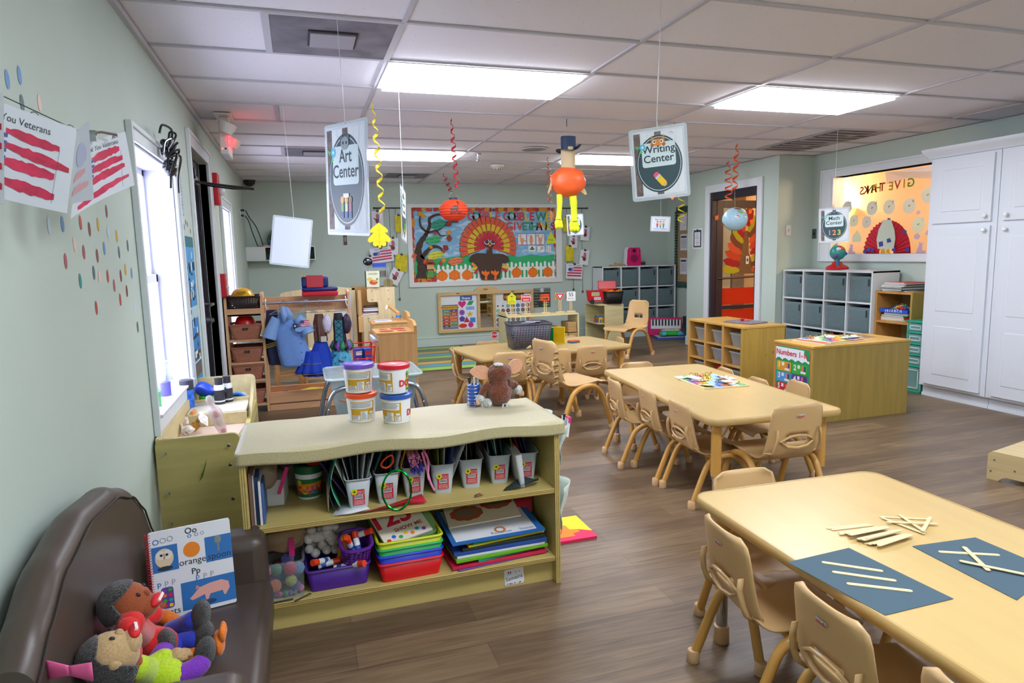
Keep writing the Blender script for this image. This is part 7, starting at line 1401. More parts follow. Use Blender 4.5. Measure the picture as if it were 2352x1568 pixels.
for k in range(42): b.ell((q.uniform(-.07,.05),q.uniform(-.06,.05),q.uniform(-.03,.11)),.019*q.uniform(.8,1.1),mat('#dcdad4',.95,'fabric'),10,8)
w=b.build('cotton_balls',o); w['kind']='stuff'; crumple((0,0,.05),(.1,.08,.09),mat('#f4f0ec',.1,'clear',a=.1,body='#e8e2dc'),8,amp=.2).build('bag_film',o)
tag(MB(TR(.75,2.57,ZB+.07,.3,.5)).cyl((0,0,0),(0,0,.13),.021,mat('#c8861c',.5),18).build('glitter_jar'),'yellow-brown shaker jar behind the glue sticks in the purple tray','jar')
for i,(c,l) in enumerate((('#d8141c','red'),('#1f3fd0','blue'),('#1fae5a','green'),('#c8d41c','lime yellow'))): traybox('stacking_tray','%s plastic tray in the nested stack, %s'%(l,['lowest','second from below','third from below','on top'][i]),'tray',(1.01,2.47,ZB+.028*i+(0 if i==0 else .004)),.03,.225,.29,.075,mat(c,.3),1.12,'nested stacking trays')
zt=ZB+.165
o=thing('picture_book','white Numbers 123 book tilted on the lime tray','book',(.98,2.58,zt+.035),.3); o.rotation_euler=(.42,-.1,.28); MB().box(-.1,-.11,-.006,.1,.11,.004,WPA).build('pages',o,bevel=.001); b=MB(TR(0,0,.0045)); b.rect(-.1,-.11,.1,.11,mat('#ddd6c4')).text('123',.12,mat('#c81f3a'),-.02,-.02,.001,bold=.03).text('NUMBERS',.034,mat('#c9a83a'),.0,.075,.001,bold=.02).text('SHOW ME',.026,mat('#8a4a2a'),.02,-.06,.001,bold=.02)
for k in range(7): b.disc(-.08+.025*k,-.09+.012*(k%2),.009,mat(CC[k%7]),.001,8)
b.build('cover_print',o,flat=True)
tag(MB(TR(1.06,2.6,zt+.02,.3,.42)).prism(rrect(.12,.2,.04,4),-.008,.006,mat('#7fae6a',.6)).prism(rrect(.035,.08,.015,4,0,.03),.006,.0065,mat('#d8c08a')).build('shaped_book',bevel=.002),'green rounded board book with a keyhole window beside the Numbers book','book')
z=ZB
for i,(x,w,d,h,c,l,r) in enumerate(((1.38,.4,.3,.004,'#6a4a9a','purple papers lowest in the right-hand pile',.1),(1.37,.41,.3,.012,'#d01f4a','crimson paper sheets near the bottom of the right-hand pile',.05),(1.41,.3,.27,.012,'#1f9a7c','teal paper sheets in the right-hand pile',.15),(1.38,.4,.3,.012,'#6ab81c','lime green folder in the right-hand pile',.06),(1.38,.38,.29,.01,'#d8dcdc','white magazine in the right-hand pile',.03),(1.38,.4,.29,.014,'#2a4fa0','blue-edged plastic sleeve in the right-hand pile',.02),(1.39,.36,.28,.012,'#1f2f33','dark sleeve in the right-hand pile',.05),(1.4,.34,.26,.008,'#d8c41c','yellow paper in the right-hand pile',.1),(1.41,.33,.26,.008,'#1f8a4a','green cellophane sheet in the right-hand pile',.12))):
    q=MB(TR(x,2.62,z,r)).box(-w/2,-d/2,0,w/2,d/2,h,mat(c,.45)).build('paper_stack',bevel=.0008); tag(q,l,'paper stack','paper piles on the right of the bottom shelf'); z+=h+.001
o=thing('weather_poster','white and blue weather board lettered Rainbow and Storm on the right-hand pile','poster',(1.37,2.62,z+.018),.04); o.rotation_euler=(.1,0,.04); MB().box(-.2,-.15,0,.2,.15,.004,mat('#2a6ab8',.4)).build('board',o); b=MB(TR(0,0,.0045)); b.rect(-.18,-.13,.17,.14,WPA).text('Rainbow',.026,mat('#3f7fb0'),.02,-.12,.001).text('Storm',.026,mat('#3f7fb0'),.13,-.12,.001); b.ring(.02,-.09,.015,.025,mat('#c87a3a'),.001,16); b.build('print',o,flat=True)
o=thing('turkey_craft','cream sheets with two brown turkey cutouts on top of the right-hand pile','paper craft',(1.35,2.66,z+.06),-.1); o.rotation_euler=(.2,-.05,-.05); MB().box(-.16,-.1,0,.15,.1,.006,mat('#d2c6aa',.7)).build('sheets',o); 
for x,y in ((-.07,-.02),(.07,.03)):
    b=MB(TR(x,y,.0062)); b.poly([(.068*math.cos(a)*(1+.08*abs(math.sin(5*a))),.05*math.sin(a)*(1+.1*abs(math.sin(5*a)))) for a in [2*PI*i/40 for i in range(40)]],mat('#a8502a')).disc(0,0,.048,mat('#7a6a50'),.001,20,.034); b.build('turkey_cutout',o,flat=True)
tag(MB(TR(1.53,2.72,z+.05,-.3,.9)).box(-.07,-.05,0,.07,.05,.003,mat('#b01424',.6)).build('red_card'),'dark red card leaning at the right end of the bottom shelf','card')
for p,a,l in (((.6,2.455,ZB),.6,'short black pipe cleaner lying before the pompom box'),((.53,2.452,ZB),.05,'second black pipe cleaner at the pompom box corner')): tag(MB(TR(*p,a)).cyl((-.035,0,.003),(.035,0,.003),.003,BLK,6).build('pipe_cleaner'),l,'pipe cleaner')

# ---------------------------------------------------------------- child sofa
LTH=mat('#4b4038',.36,'leather'); o=thing('child_sofa','dark brown leather child sofa with humped back against the left wall','sofa',(.02,1.42,0)); L7=1.09
def hump(v): 
    P=[(0,.6),(.08,.66),(.2,.73),(.38,.765),(.6,.745),(.75,.69),(.86,.61),(.94,.5),(1,.4)]
    for (a,h),(c,k) in zip(P,P[1:]):
        if v<=c: t=(v-a)/(c-a); t=t*t*(3-2*t)*.5+t*.5; return h+(k-h)*t
    return .4
def backf(u,v):
    y=L7*v; h=hump(v); s=2*PI*u
    # closed loop around the section: rear, rounded top, front
    if u<.3: z=.02+(h-.06)*u/.3; x=.012
    elif u<.7: a=PI*(u-.3)/.4; x=.058-.046*math.cos(a); z=h-.05+.05*math.sin(a)
    else: t=(u-.7)/.3; x=.104+.02*t; z=(h-.05)*(1-t)+.2*t
    return (x,y,z)
b=MB(); b.grid(backf,40,44,LTH); b.add([backf(i/40,0) for i in range(41)],[tuple(range(41))],LTH).add([backf(i/40,1) for i in range(41)],[tuple(range(41))],LTH); b.build('backrest',o,ang=60)
SM=mat('#2f2822',.5); MB().tube([(.1065,L7*i/40,hump(i/40)-.035) for i in range(41)],.003,SM,6).build('piping',o)
def cush(name,x0,x1,y0,y1,z0,z1,r):
    b=MB(); 
    b.box(x0,y0,z0,x1,y1,z1,LTH); return b.build(name,o,bevel=r,seg=5,ang=70)
cush('seat_cushion',.13,.485,.12,L7-.14,.12,.265,.035); cush('base',.03,.47,.05,L7-.05,.03,.13,.01)
cush('armrest',.1,.47,L7-.16,L7-.005,.05,.42,.045); cush('armrest',.1,.47,.0,.17,.05,.43,.045)
for x in (.07,.43):
    for y in (.08,L7-.08): MB().cyl((x,y,0),(x,y,.04),.018,BLK,10).build('foot',o)
# spiral alphabet book
o=thing('alphabet_book','red spiral-bound alphabet workbook open at Oo and Pp, propped on the sofa','book',(.17,2.17,.268)); FB7=frame((0,0,0),(.235,.045,0),(-.03,.14,1)); BW7,BH7=.235,.275
b=MB(FB7); b.prism(rrect(BW7,BH7,.006,2,BW7/2,BH7/2),-.012,-.0005,WPA).prism(rrect(BW7,BH7,.006,2,BW7/2,BH7/2),-.0005,.0,mat('#dfe4ea',.4)); b.build('pages',o,flat=True)
BL7=mat('#2f72b8',.4); GR7=mat('#9aa4b4'); b=MB(FB7); c3=BW7/3
b.rect(.006,.148,c3,.228,BL7,.0006).rect(2*c3,.148,BW7,.228,BL7,.0006).rect(c3,.012,BW7,.1,BL7,.0006)
b.text('Oo',.026,INK,.12,.252,.001,bold=.01); b.text('Pp',.026,INK,.125,.122,.001,bold=.01)
for x,z,t,m in ((.02,.235,'O',BL7),(.04,.237,'O',GR7),(.06,.239,'O',GR7),(.115,.238,'o',BL7),(.135,.239,'o',GR7),(.152,.24,'o',GR7),(.02,.105,'p',BL7),(.04,.107,'p',GR7),(.06,.109,'p',GR7),(.128,.104,'p',BL7),(.15,.106,'p',GR7),(.17,.108,'p',GR7)): b.text(t,.024,m,x,z,.001)
OW=mat('#e4ddd0',.6); b.disc(.04,.19,.026,mat('#d8c8a8'),.001,18,.03).disc(.03,.2,.014,OW,.0014,14).disc(.05,.2,.014,OW,.0014,14).disc(.032,.2,.004,BLK,.002,8).disc(.048,.2,.004,BLK,.002,8).poly([(.037,.193),(.043,.193),(.04,.186)],mat('#c87a3a'),.002); b.disc(.04,.158,.022,INK,.0012,10,.007)
b.disc(.118,.2,.024,mat('#e8861c'),.001,20).text('orange',.028,INK,.118,.155,.001).disc(.195,.215,.01,mat('#b8bec6',.2,'metal'),.001,12,.014).rect(.192,.178,.198,.205,mat('#c2c8d0',.2,'metal'),.001).text('spoon',.028,INK,.196,.156,.001)
PIG=mat('#e2a79c',.6); b.poly([(.115,.06),(.13,.075),(.16,.082),(.195,.085),(.215,.075),(.218,.055),(.205,.035),(.2,.035),(.196,.05),(.16,.048),(.152,.03),(.146,.03),(.144,.05),(.128,.045),(.108,.04),(.1,.046)],PIG,.001).poly([(.118,.07),(.122,.085),(.132,.076)],mat('#c98a80'),.0014); b.disc(.155,.024,.022,mat('#24456a'),.0012,10,.008)
b.prism(rrect(.034,.066,.008,3,.04,.066),.0006,.001,mat('#5a3f9a')); 
for i in range(4):
    for j in range(2): b.disc(.032+.016*j,.042+.016*i,.006,mat(CC[(i*2+j*3)%7]),.0014,8)
b.text('paints',.028,INK,.04,.012,.001); b.rect(.016,.03,.02,.065,INK,.0016); b.build('page_print',o,flat=True)
b=MB(FB7)
for k in range(34): z=.006+.263*k/33; b.tube([(-.002+.008*math.cos(a),z,-.005+.011*math.sin(a)) for a in [2*PI*i/10 for i in range(10)]],.0013,mat('#c01a2c',.3),5,True)
b.build('spiral_binding',o)
# puppets on the sofa
def limb_(b,P,rs,m): p=smooth_path(P,5); n=len(p); r=[rs[0]+(rs[-1]-rs[0])*i/(n-1) if len(rs)==2 else rs[min(len(rs)-1,int(i*len(rs)/n))] for i in range(n)]; b.tube(p,r,m,14); b.ell(p[0],r[0],m,14,8); b.ell(p[-1],r[-1],m,14,8); return b
def puppet(label,H,D,S,skin,hair,shirt,pants,hands,shoes,girl=False):
    """H head centre, D face direction, S up-of-head direction; limbs given as point lists"""
    o=thing('hand_puppet',label,'puppet',H); H=Vector(H); d=Vector(D).normalized(); u=Vector(S); u=(u-d*u.dot(d)).normalized(); r=d.cross(u); T=Matrix(((r.x,d.x,u.x),(r.y,d.y,u.y),(r.z,d.z,u.z))).to_4x4()
    sk=mat(skin,.85,'fabric',scale=240); b=MB(T); b.ell((0,0,0),(.05,.052,.058),sk,24,16).ell((0,.028,-.03),(.034,.032,.024),sk,16,10).ell((0,.05,.0),(.009,.01,.01),sk,10,8); 
    for s in (-1,1): b.ell((s*.05,0,-.004),(.008,.012,.014),sk,8,6)
    b.build('head',o)
    b=MB(T); hm=mat(hair,.98,'fur',scale=150); b.grid(lambda a,v:(.0545*math.cos(2*PI*a)*math.sin(v*1.75),-.006+.056*math.sin(2*PI*a)*math.sin(v*1.75)-.004,.008+.058*math.cos(v*1.75)-(.05*v*v if girl and math.sin(2*PI*a)<.25 else .0)),28,12,hm,closed_u=True,skip=lambda a,v:v>.62 and math.sin(2*PI*a)>.25); b.build('hair',o,solid=.008)
    b=MB(T)
    for s in (-1,1): b.ell((s*.02,.047,.014),(.005,.004,.006),BLK,8,6)
    b.build('eye',o); b=MB(T); RM=mat('#d81f2c',.7); b.ell((0,.055,-.03),(.026,.014,.013),RM,14,8).box(-.016,.06,-.033,.016,.0705,-.026,mat('#e8d8d8')); b.build('mouth',o)
    sh=mat(shirt[0],.85,'fabric',scale=200); pl=lambda P:[Vector(p)-H for p in P]
    b=MB(); limb_(b,pl(shirt[1]),(.032,.052),sh)
    for P in shirt[2]: limb_(b,pl(P),(.025,.028),sh)
    b.build('shirt',o)
    pm=mat(pants[0],.85,'fabric',scale=200)
    for P,sp in zip(pants[1],shoes[1]): limb_(MB(),pl(P),(.03,.026),pm).build('trouser_leg',o); q=Vector(sp[0])-H; a=Vector(sp[1]).normalized(); M=a.to_track_quat('Z','Y').to_matrix().to_4x4(); MB().ell(q,(.03,.026,.044),mat(shoes[0],.9,'fur',scale=250),18,12,M).build('shoe',o)
    for P in hands:
        b=MB(); c,e=Vector(P[0])-H,Vector(P[1])-H; limb_(b,[c,c.lerp(e,.6),e],(.016,.02),sk); ax=(e-c).normalized(); sd=ax.cross(Vector((0,0,1))).normalized()
        for k in (-1.2,-.4,.4,1.2): b.tube([e+sd*k*.01,e+ax*.022+sd*k*.011,e+ax*.034+sd*k*.01-Vector((0,0,.005))],[.0075,.007,.005],sk,8)
        b.tube([e+sd*.014,e+sd*.026+ax*.01,e+sd*.028+ax*.022],[.007,.0065,.005],sk,8); b.build('hand',o)
    return o
h1=(0.205,1.778,0.526)
p1=puppet('hand puppet with dark skin, red shirt and blue trousers lying on the sofa',h1,(.75,-.15,.5),(-.45,-.05,.9),'#96481f','#16110f',('#d81c1c',[(0.215,1.729,0.499),(0.180,1.977,0.325),(0.228,1.924,0.320)],[[(0.215,1.708,0.502),(0.200,1.728,0.454),(0.215,1.696,0.441)],[(0.169,2.043,0.350),(0.187,2.065,0.345)]]),('#2038b8',[[(0.247,2.005,0.315),(0.286,1.982,0.340),(0.308,1.962,0.360)],[(0.253,1.929,0.305),(0.284,1.942,0.310),(0.308,1.937,0.315)]]),[((0.180,2.073,0.345),(0.183,2.088,0.350)),((0.220,1.688,0.436),(0.225,1.685,0.421))],('#121214',[((0.334,1.956,0.375),(.2,.1,1)),((0.340,1.934,0.320),(.3,.2,1))]))
h2=(0.200,1.614,0.491)
p2=puppet('hand puppet with tan face, black hair and lime shirt at the front of the sofa',h2,(.35,.1,.9),(-.85,-.25,.3),'#b99b6c','#121012',('#b4d41c',[(0.225,1.694,0.401),(0.229,1.800,0.315),(0.268,1.775,0.310)],[[(0.234,1.789,0.345),(0.260,1.809,0.345)],[(0.204,1.798,0.310),(0.238,1.773,0.300)]]),('#7a2fb8',[[(0.299,1.773,0.310),(0.329,1.783,0.315),(0.348,1.797,0.320)],[(0.230,1.846,0.310),(0.243,1.857,0.325),(0.248,1.878,0.330)]]),[((0.270,1.811,0.345),(0.290,1.818,0.345))],('#121214',[((0.357,1.820,0.335),(.3,.25,1)),((0.249,1.902,0.335),(.1,.1,1))]),True)
b=MB(); a=Vector((0.170,1.452,0.562))-Vector(h2)
for s in (-1,1): b.grid(lambda u,v:(a.x+s*.045*u,a.y-.02*u*s,a.z+(v-.5)*.02*(1+u)),6,2,mat('#e8609a',.6))
b.build('pink_bow',p2,solid=.003)
o=thing('plush_duck_feet','orange plush toy with webbed feet lying under the two puppets','stuffed toy',(0.294,1.939,0.290)); OG=mat('#e87a14',.85,'fabric',scale=200); O7=o.location
b=MB(); limb_(b,[Vector((0.167,2.122,0.300))-O7,Vector((0.206,2.107,0.310))-O7,Vector((0.239,2.083,0.300))-O7],(.022,.024),OG); limb_(b,[Vector((0.187,1.922,0.285))-O7,Vector((0.264,1.915,0.285))-O7,Vector((0.341,1.919,0.285))-O7],(.02,.02),OG); b.build('body',o)
b=MB(); c=Vector((0.383,1.898,0.315))-O7
for k in (-1,0,1): b.ell(c+Vector((.012,k*.016,.03)),(.01,.014,.022),OG,10,8)
b.ell(c,(.016,.034,.036),OG); b.build('foot',o)

# ---------------------------------------------------------------- science table below the window
SB=mat('#b3a767',.45,'wood',axis='x'); SB2=mat('#cbbd8c',.45,'wood',axis='y')
o=thing('science_table','birch discovery table with tray compartments under the first window','table',(.012,3.16,0)); W8=.345
b=MB(frame((0,.0,0),(1,0,0),(0,0,1))); b.prism(rrect(W8,.6,.03,4,W8/2,.3),-.02,0,SB); b.build('end_panel',o,bevel=.003); b=MB(frame((0,1.25,0),(1,0,0),(0,0,1))); b.prism(rrect(W8,.66,.03,4,W8/2,.33),-.02,0,SB2); b.build('end_panel',o,bevel=.003)
MB().box(0,.02,.47,.015,1.23,.6,SB2).build('rear_rail',o); b=MB().box(.325,.02,.44,.345,1.23,.5,SB); b.add([(.3,.02,.53),(.325,.02,.56),(.345,.5,.5),(.32,.5,.5)],[(0,1,2,3)],SB).add([(.325,.75,.5),(.345,.75,.5),(.345,1.23,.63),(.325,1.23,.63)],[(0,1,2,3)],SB2); b.build('front_rail',o,solid=.006,split=True)
MB().box(.015,.02,.46,.325,1.23,.48,mat('#d2b8a4',.5)).build('tray_floor',o); MB().box(.015,.7,.48,.325,.715,.545,SB2).box(.015,1.0,.48,.325,1.015,.57,SB2).box(.02,.715,.535,.32,1.0,.55,mat('#cfc9b2',.5)).build('divider',o,bevel=.002,split=True)
b=MB(frame((0,-.0205,0),(1,0,0),(0,0,1)))
for x,z in ((.04,.54),(.3,.55),(.3,.46),(.04,.36),(.04,.22),(.3,.3)): b.lathe([(.008,0),(.007,.002),(0,.0025)],ST,12,(x,z,0))
b.poly([(.17,.4),(.185,.42),(.2,.47),(.205,.5),(.19,.455),(.178,.43)],mat('#4a6a1a'),.001); b.build('screws_and_scuff',o,flat=True)
o2=thing('slate_board','small dark framed slate in the discovery table','board',(.235,3.4,.482)); MB().box(-.09,-.1,0,.08,.1,.012,SB2).box(-.075,-.085,.012,.065,.085,.0135,mat('#3f4a5a',.6)).build('slate',o2,bevel=.001)
c=(0.013,4.082,0.480); o=thing('sensory_bottle','clear bottle of mottled blue liquid with dark cap on the discovery table','bottle',(c[0]+.0,c[1],.481)); MB().lathe([(.034,0),(.036,.01),(.036,.17),(.034,.175)],mat('#2f6ae0',.1,'mottle',scale=45,d=.6),24).build('bottle_body',o); MB().lathe([(.037,.172),(.037,.225),(.034,.228),(0,.228)],mat('#33363f',.5),24).build('cap',o)
SHC=['#d8cfc4','#b9855a','#e8924a','#e2ddd6','#b98a1f','#e6e2dc','#d9d4ce','#a07050']
for i,(p,r,k,l) in enumerate((((0.056,3.947,0.500),.032,5,'white shell behind the orange one'),((-0.011,3.777,0.500),.035,1,'brown striped cone shell at the left of the shell pile'),((0.049,3.897,0.520),.036,2,'round orange shell on top of the shell pile'),((0.018,3.861,0.500),.034,0,'spiky speckled shell in the shell pile'),((0.092,3.705,0.500),.034,4,'mustard fan shell at the front of the pile'),((0.150,3.724,0.520),.055,5,'large white scallop shell standing at the right of the pile'),((0.023,3.689,0.500),.035,3,'white broken shell lowest at the left'),((0.065,3.653,0.500),.034,6,'gray shell lowest in the middle'),((0.093,3.880,0.500),.03,7,'small brown shell beside the scallop'))):
    b=MB(TR(0,0,0,i*.9,.5 if r>.05 else .2*(i%3))); m=mat(SHC[k],.45,'mottle',scale=70,d=.3)
    if k in (4,5,3): b.grid(lambda u,v:(r*(1.1*v)*math.sin((u-.5)*2.2)*1.0,.01*math.sin(PI*u)*v+.003*math.cos(26*u)*v,r*(1.6*v)*math.cos((u-.5)*2.2)-.01),26,6,m); q=b.build('sea_shell',None,p,solid=.003)
    else:
        b.tube([(r*.7*(1-.09*t)*math.cos(t*1.1),r*.1*t-r*.3,r*.7*(1-.09*t)*math.sin(t*1.1)+.012) for t in range(9)],[r*(.62-.06*t) for t in range(9)],m,12); q=b.build('sea_shell',None,p)
    tag(q,l,'shell','sea shells on the discovery table')
c=(0.207,3.758,0.482); o=thing('clear_figure','clear plastic anatomy figure standing among the shells','toy',(.27,3.47,.482)); o.rotation_euler=(0,-.28,0); CF=mat('#eee8ea',.08,'clear',a=.35,body='#efe8ea'); b=MB(); b.ell((0,0,.225),(.02,.02,.026),CF).tube(smooth_path([(0,0,.2),(0,0,.17),(0,0,.11),(0,0,.06),(0,0,.0)],4),[.01,.012,.016,.026,.03,.032,.032,.03,.027,.026,.025,.022,.02,.017,.015,.012,.01],CF,12); b.build('figure',o); MB().ell((.0,0,.15),(.012,.01,.02),mat('#c23a5a')).ell((.004,0,.06),(.012,.01,.012),mat('#d8204a')).ell((0,0,.11),(.01,.01,.03),mat('#d8c8a8')).build('organ',o,split=True)
c=(0.193,4.109,0.552); o=thing('binoculars','black and white toy binoculars standing on the discovery table','binoculars',(c[0]+.005,c[1],.551),.3); BN2=mat('#2d2f3a',.4)
for dx,dy in ((-.02,0),(.03,.03)): MB().lathe([(.028,0),(.03,.012),(.029,.014)],BN2,18,(dx,dy,0)).lathe([(.03,.014),(.03,.022),(.028,.1),(.024,.112)],WT,18,(dx,dy,0)).lathe([(.0305,.022),(.0295,.082)],BN2,18,(dx,dy,0)).lathe([(.022,.112),(.021,.14),(.023,.15),(.016,.15)],BN2,18,(dx,dy,0)).build('barrel',o)
MB().box(-.01,.0,.06,.02,.03,.09,BN2).build('bridge',o,bevel=.004)
c=(0.056,4.432,0.552); o=thing('toy_scoop_cup','green and yellow cup topped by a blue petal funnel','toy',(.1,4.25,.481)); MB().lathe([(.05,0),(.052,.09),(.045,.1)],mat('#3fc83a',.4),20).ell((.0,-.03,.05),(.04,.03,.035),mat('#e8e01c',.4)).build('cup',o); b=MB(); b.grid(lambda u,v:((.03+.05*v)*(1+.12*math.cos(6*PI*u)*v)*math.cos(2*PI*u),(.03+.05*v)*(1+.12*math.cos(6*PI*u)*v)*math.sin(2*PI*u),.1+.05*v*v+.018*v*math.cos(6*PI*u)),36,6,mat('#2450d8',.35),closed_u=True); b.build('blue_funnel',o,solid=.003)
heap('orange and yellow small toys behind the clear figure','toys',(.2,4.25,.482),.04,.04,.03,14,.012,21,None,'toy_pieces')
o=thing('toy_viewer','white and blue toy viewer lying at the far end of the discovery table','toy',(.27,4.28,.481),-.2); b=MB(TR(0,0,.05,0,R(90))); b.lathe([(.03,-.07),(.045,0),(.05,.03)],mat('#d3dbe6',.3),20).build('body',o); MB(TR(0,-.03,.05,0,R(90))).lathe([(.05,0),(.055,.004),(.055,.03),(.044,.03),(.044,.004)],mat('#2f7fd0',.35),24).build('blue_ring',o)
for p,c,l in (((-0.039,3.515,0.683),'#3fe06a','clear jar with bright green liquid on the window sill'),((-0.057,3.783,0.683),'#5a28d0','clear jar with purple liquid on the window sill')):
    o=thing('sensory_jar',l,'jar',(-.045,p[1],.683),0,'liquid jars on the window sill'); MB().open_lathe([(.033,0),(.033,.17)],mat('#f0f4fa',.05,'clear',a=.2),22).build('jar_wall',o); MB().lathe([(0,.002),(.031,.002),(.031,.07),(0,.07)],mat(c,.2,'thin',a=.5),22).build('liquid',o); MB().lathe([(.034,.168),(.036,.172),(.036,.18),(0,.18)],mat('#e8ecf4',.2,'clear',a=.35),22).build('lid',o)
tag(MB(frame((-.115,3.62,1.08),(0,1,0),(0,0,1))).rect(-.12,-.15,.12,.15,WPA).lines(-.1,.1,.09,8,.022,mat('#8a92a0'),.001).disc(.05,-.1,.03,mat('#e2521c'),.001,12).build('notice',flat=True),'white printed notice with orange pumpkin on the window pane','notice')
# ---------------------------------------------------------------- dress-up center
MPL=mat('#d9ab80',.45,'wood',axis='z'); MPX=mat('#d6a67a',.45,'wood',axis='x')
o=thing('dress_up_center','maple dress-up unit with side shelves, hanging rod and bottom tray','clothes rack',(.0,6.3,0))
b=MB()
for x in (.015,.315,1.075):
    b.T=frame((x,.0,0),(0,1,0),(0,0,1)); b.prism([(0,0),(.36,0),(.36,1.0),(.33,1.06),(.28,1.08),(.08,1.08),(.03,1.06),(0,1.0)],0,.022,MPL)
b.build('upright',o,bevel=.003); b=MB()
for z in (.88,.65,.445,.285,.06): b.box(.037,.0,z,.315,.34,z+.018,MPX)
b.box(.037,.0,.88,.315,.018,.945,MPX); b.build('side_shelf',o,bevel=.002,split=True)
MB().box(.337,.18,.89,1.075,.2,1.03,MPX).box(.337,.05,.06,1.075,.34,.078,MPX).box(.337,.04,.06,1.075,.055,.165,MPX).box(.337,.0,.0,1.075,.02,.055,MPX).box(.337,.34,.06,1.075,.355,.165,MPX).build('board',o,bevel=.003,split=True)
MB().cyl((.337,.0,.985),(1.075,.0,.985),.011,mat('#c8ccd8',.25,'metal'),12).build('rod',o)
for x in (.36,1.06): MB().tube([(x,.04,1.02),(x,.0,1.0),(x,-.015,.96),(x+.01,-.01,.93),(x+.02,-.01,.95)],.006,WT,6).build('hook',o)
MB(frame((.56,.178,.95),(1,0,0),(0,0,1))).prism([(-.01,-.04),(.01,-.04),(.02,.01),(.045,.045),(.03,.055),(0,.025),(-.03,.055),(-.045,.045),(-.02,.01)],0,.012,MPX).build('coat_peg',o)
def wicker(label,z,x=.176,y=.0,fill=None):
    o=thing('wicker_basket',label,'basket',(x,6.3+y+.15,z),0,'wicker baskets in the dress-up unit'); WK=mat('#c98468',.8,'weave',scale=26); P,Q=rrect(.2,.24,.02,3),rrect(.27,.3,.025,3); n=len(P); h=.13
    b=MB(); b.add([(p[0],p[1],.0) for p in P]+[(p[0],p[1],h) for p in Q],[(i,(i+1)%n,n+(i+1)%n,n+i) for i in range(n)]+[tuple(range(n))[::-1]],WK); b.build('woven_wall',o,solid=.008); MB().tube([(p[0],p[1],h) for p in Q],.008,WK,6,True).build('rim',o); MB().box(-.022,-.151,.085,-.003,-.134,.105,mat('#3a1f1a')).box(.003,-.151,.085,.022,-.134,.105,mat('#3a1f1a')).build('handle_hole',o,split=True); return o
wicker('wicker basket with red hat on the upper shelf of the dress-up unit',.67); wicker('wicker basket with blue item on the middle shelf of the dress-up unit',.465); wicker('wicker basket with gray cloth on the lower shelf of the dress-up unit',.305); wicker('wicker basket on the bottom shelf of the dress-up unit',.08)
o=thing('toy_helmet','red toy fire helmet in the upper wicker basket','hat',(.17,6.44,.79)); MB().lathe([(.13,.0),(.125,.006),(.09,.012),(.085,.03),(.07,.065),(.04,.09),(0,.098)],mat('#b8141c',.3),28,(0,0,0),1,1.1).build('shell',o)
tag(fuzzy((0,0,0),(.06,.07,.035),mat('#8a8a98',.9,'fabric'),31,.1).build('cloth_bundle',None,(.22,6.42,.445)),'gray cloth bundle in the lower wicker basket','cloth')
o=thing('plastic_basket','dark brown perforated basket with yellow helmet on top of the dress-up unit','basket',(.176,6.45,.9)); hbasket(o,.24,.26,.16,mat('#2f2428',.5,'holes',pitch=.022,r=.2),mat('#2f2428',.5),1.14)
o=thing('toy_helmet','yellow toy hard hat in the dark basket on the dress-up unit','hat',(.165,6.42,1.0)); MB().lathe([(.11,.0),(.108,.02),(.1,.06),(.075,.1),(.04,.122),(0,.128)],mat('#e0a80c',.25),28).grid(lambda u,v:((.1+.06*v*math.sin(PI*u))*math.sin(.2+2.2*u),-(.1+.06*v*math.sin(PI*u))*math.cos(.2+2.2*u),.02-.02*v),14,3,mat('#e0a80c',.25)).build('shell',o); b=MB(frame((0,-.112,.09),(1,0,0),(0,.6,1))); b.poly(rrect(.075,.02,.008),mat('#8a6a10')).text('BUILDER',.016,mat('#e0c050'),0,-.005,.001); b.build('front_label',o,flat=True)
def hanger(x,label,z=.985):
    o=thing('clothes_hanger',label,'hanger',(x,6.3,z),0,'wire hangers on the dress-up rod'); b=MB(); b.tube(smooth_path([(-.012,0,-.008),(-.005,0,.014),(.01,0,.016),(.014,0,.0),(.003,0,-.03),(0,0,-.06)],4),.0028,ST,6).tube([(0,0,-.06),(.09,.02,-.1),(-.085,-.02,-.1)],.0028,ST,6,True); b.build('wire',o)
for x,l in ((.47,'wire hanger holding the light blue shirt'),(.688,'first of three bare wire hangers'),(.7,'second of three bare wire hangers'),(.712,'third of three bare wire hangers'),(.82,'wire hanger holding the brown and white dress'),(.965,'wire hanger holding the black and teal dress')): hanger(x,l)
def garment(name,label,x,y,z0,z1,prof,m,depth=.06,seed=0,folds=7,amp=.012):
    """prof: half-width left/right per height fraction from top; a hollow draped tube"""
    o=thing(name,label,'garment',(x,y,z0),0,'dress-up clothes on the rod'); q=random.Random(seed); ph=q.uniform(0,6)
    def fn(u,v):
        k=v*(len(prof)-1); i=min(len(prof)-2,int(k)); t=k-i; l=prof[i][0]+(prof[i+1][0]-prof[i][0])*t; r=prof[i][1]+(prof[i+1][1]-prof[i][1])*t; a=2*PI*u; c=(l+r)/2; w=(r-l)/2
        f=1+amp/max(w,.02)*math.sin(folds*a+ph)*v
        return (c+w*math.cos(a)*f,depth*(.55+.6*v)*math.sin(a)*f,-(z0-z1)*v)
    b=MB(); b.grid(fn,56,26,m,closed_u=True); b.build('body',o,solid=.003); return o
BLS=mat('#6f9be0',.7,'fabric',scale=180); BLS2=mat('#86aee8',.7,'fabric',scale=180)
o=garment('police_shirt','light blue short-sleeved police costume shirt with star badge and flag patch',.56,6.27,.9,.41,[(-.09,-.05),(-.13,.07),(-.14,.1),(-.13,.12),(-.12,.16),(-.1,.2)],BLS,.06,1,5)
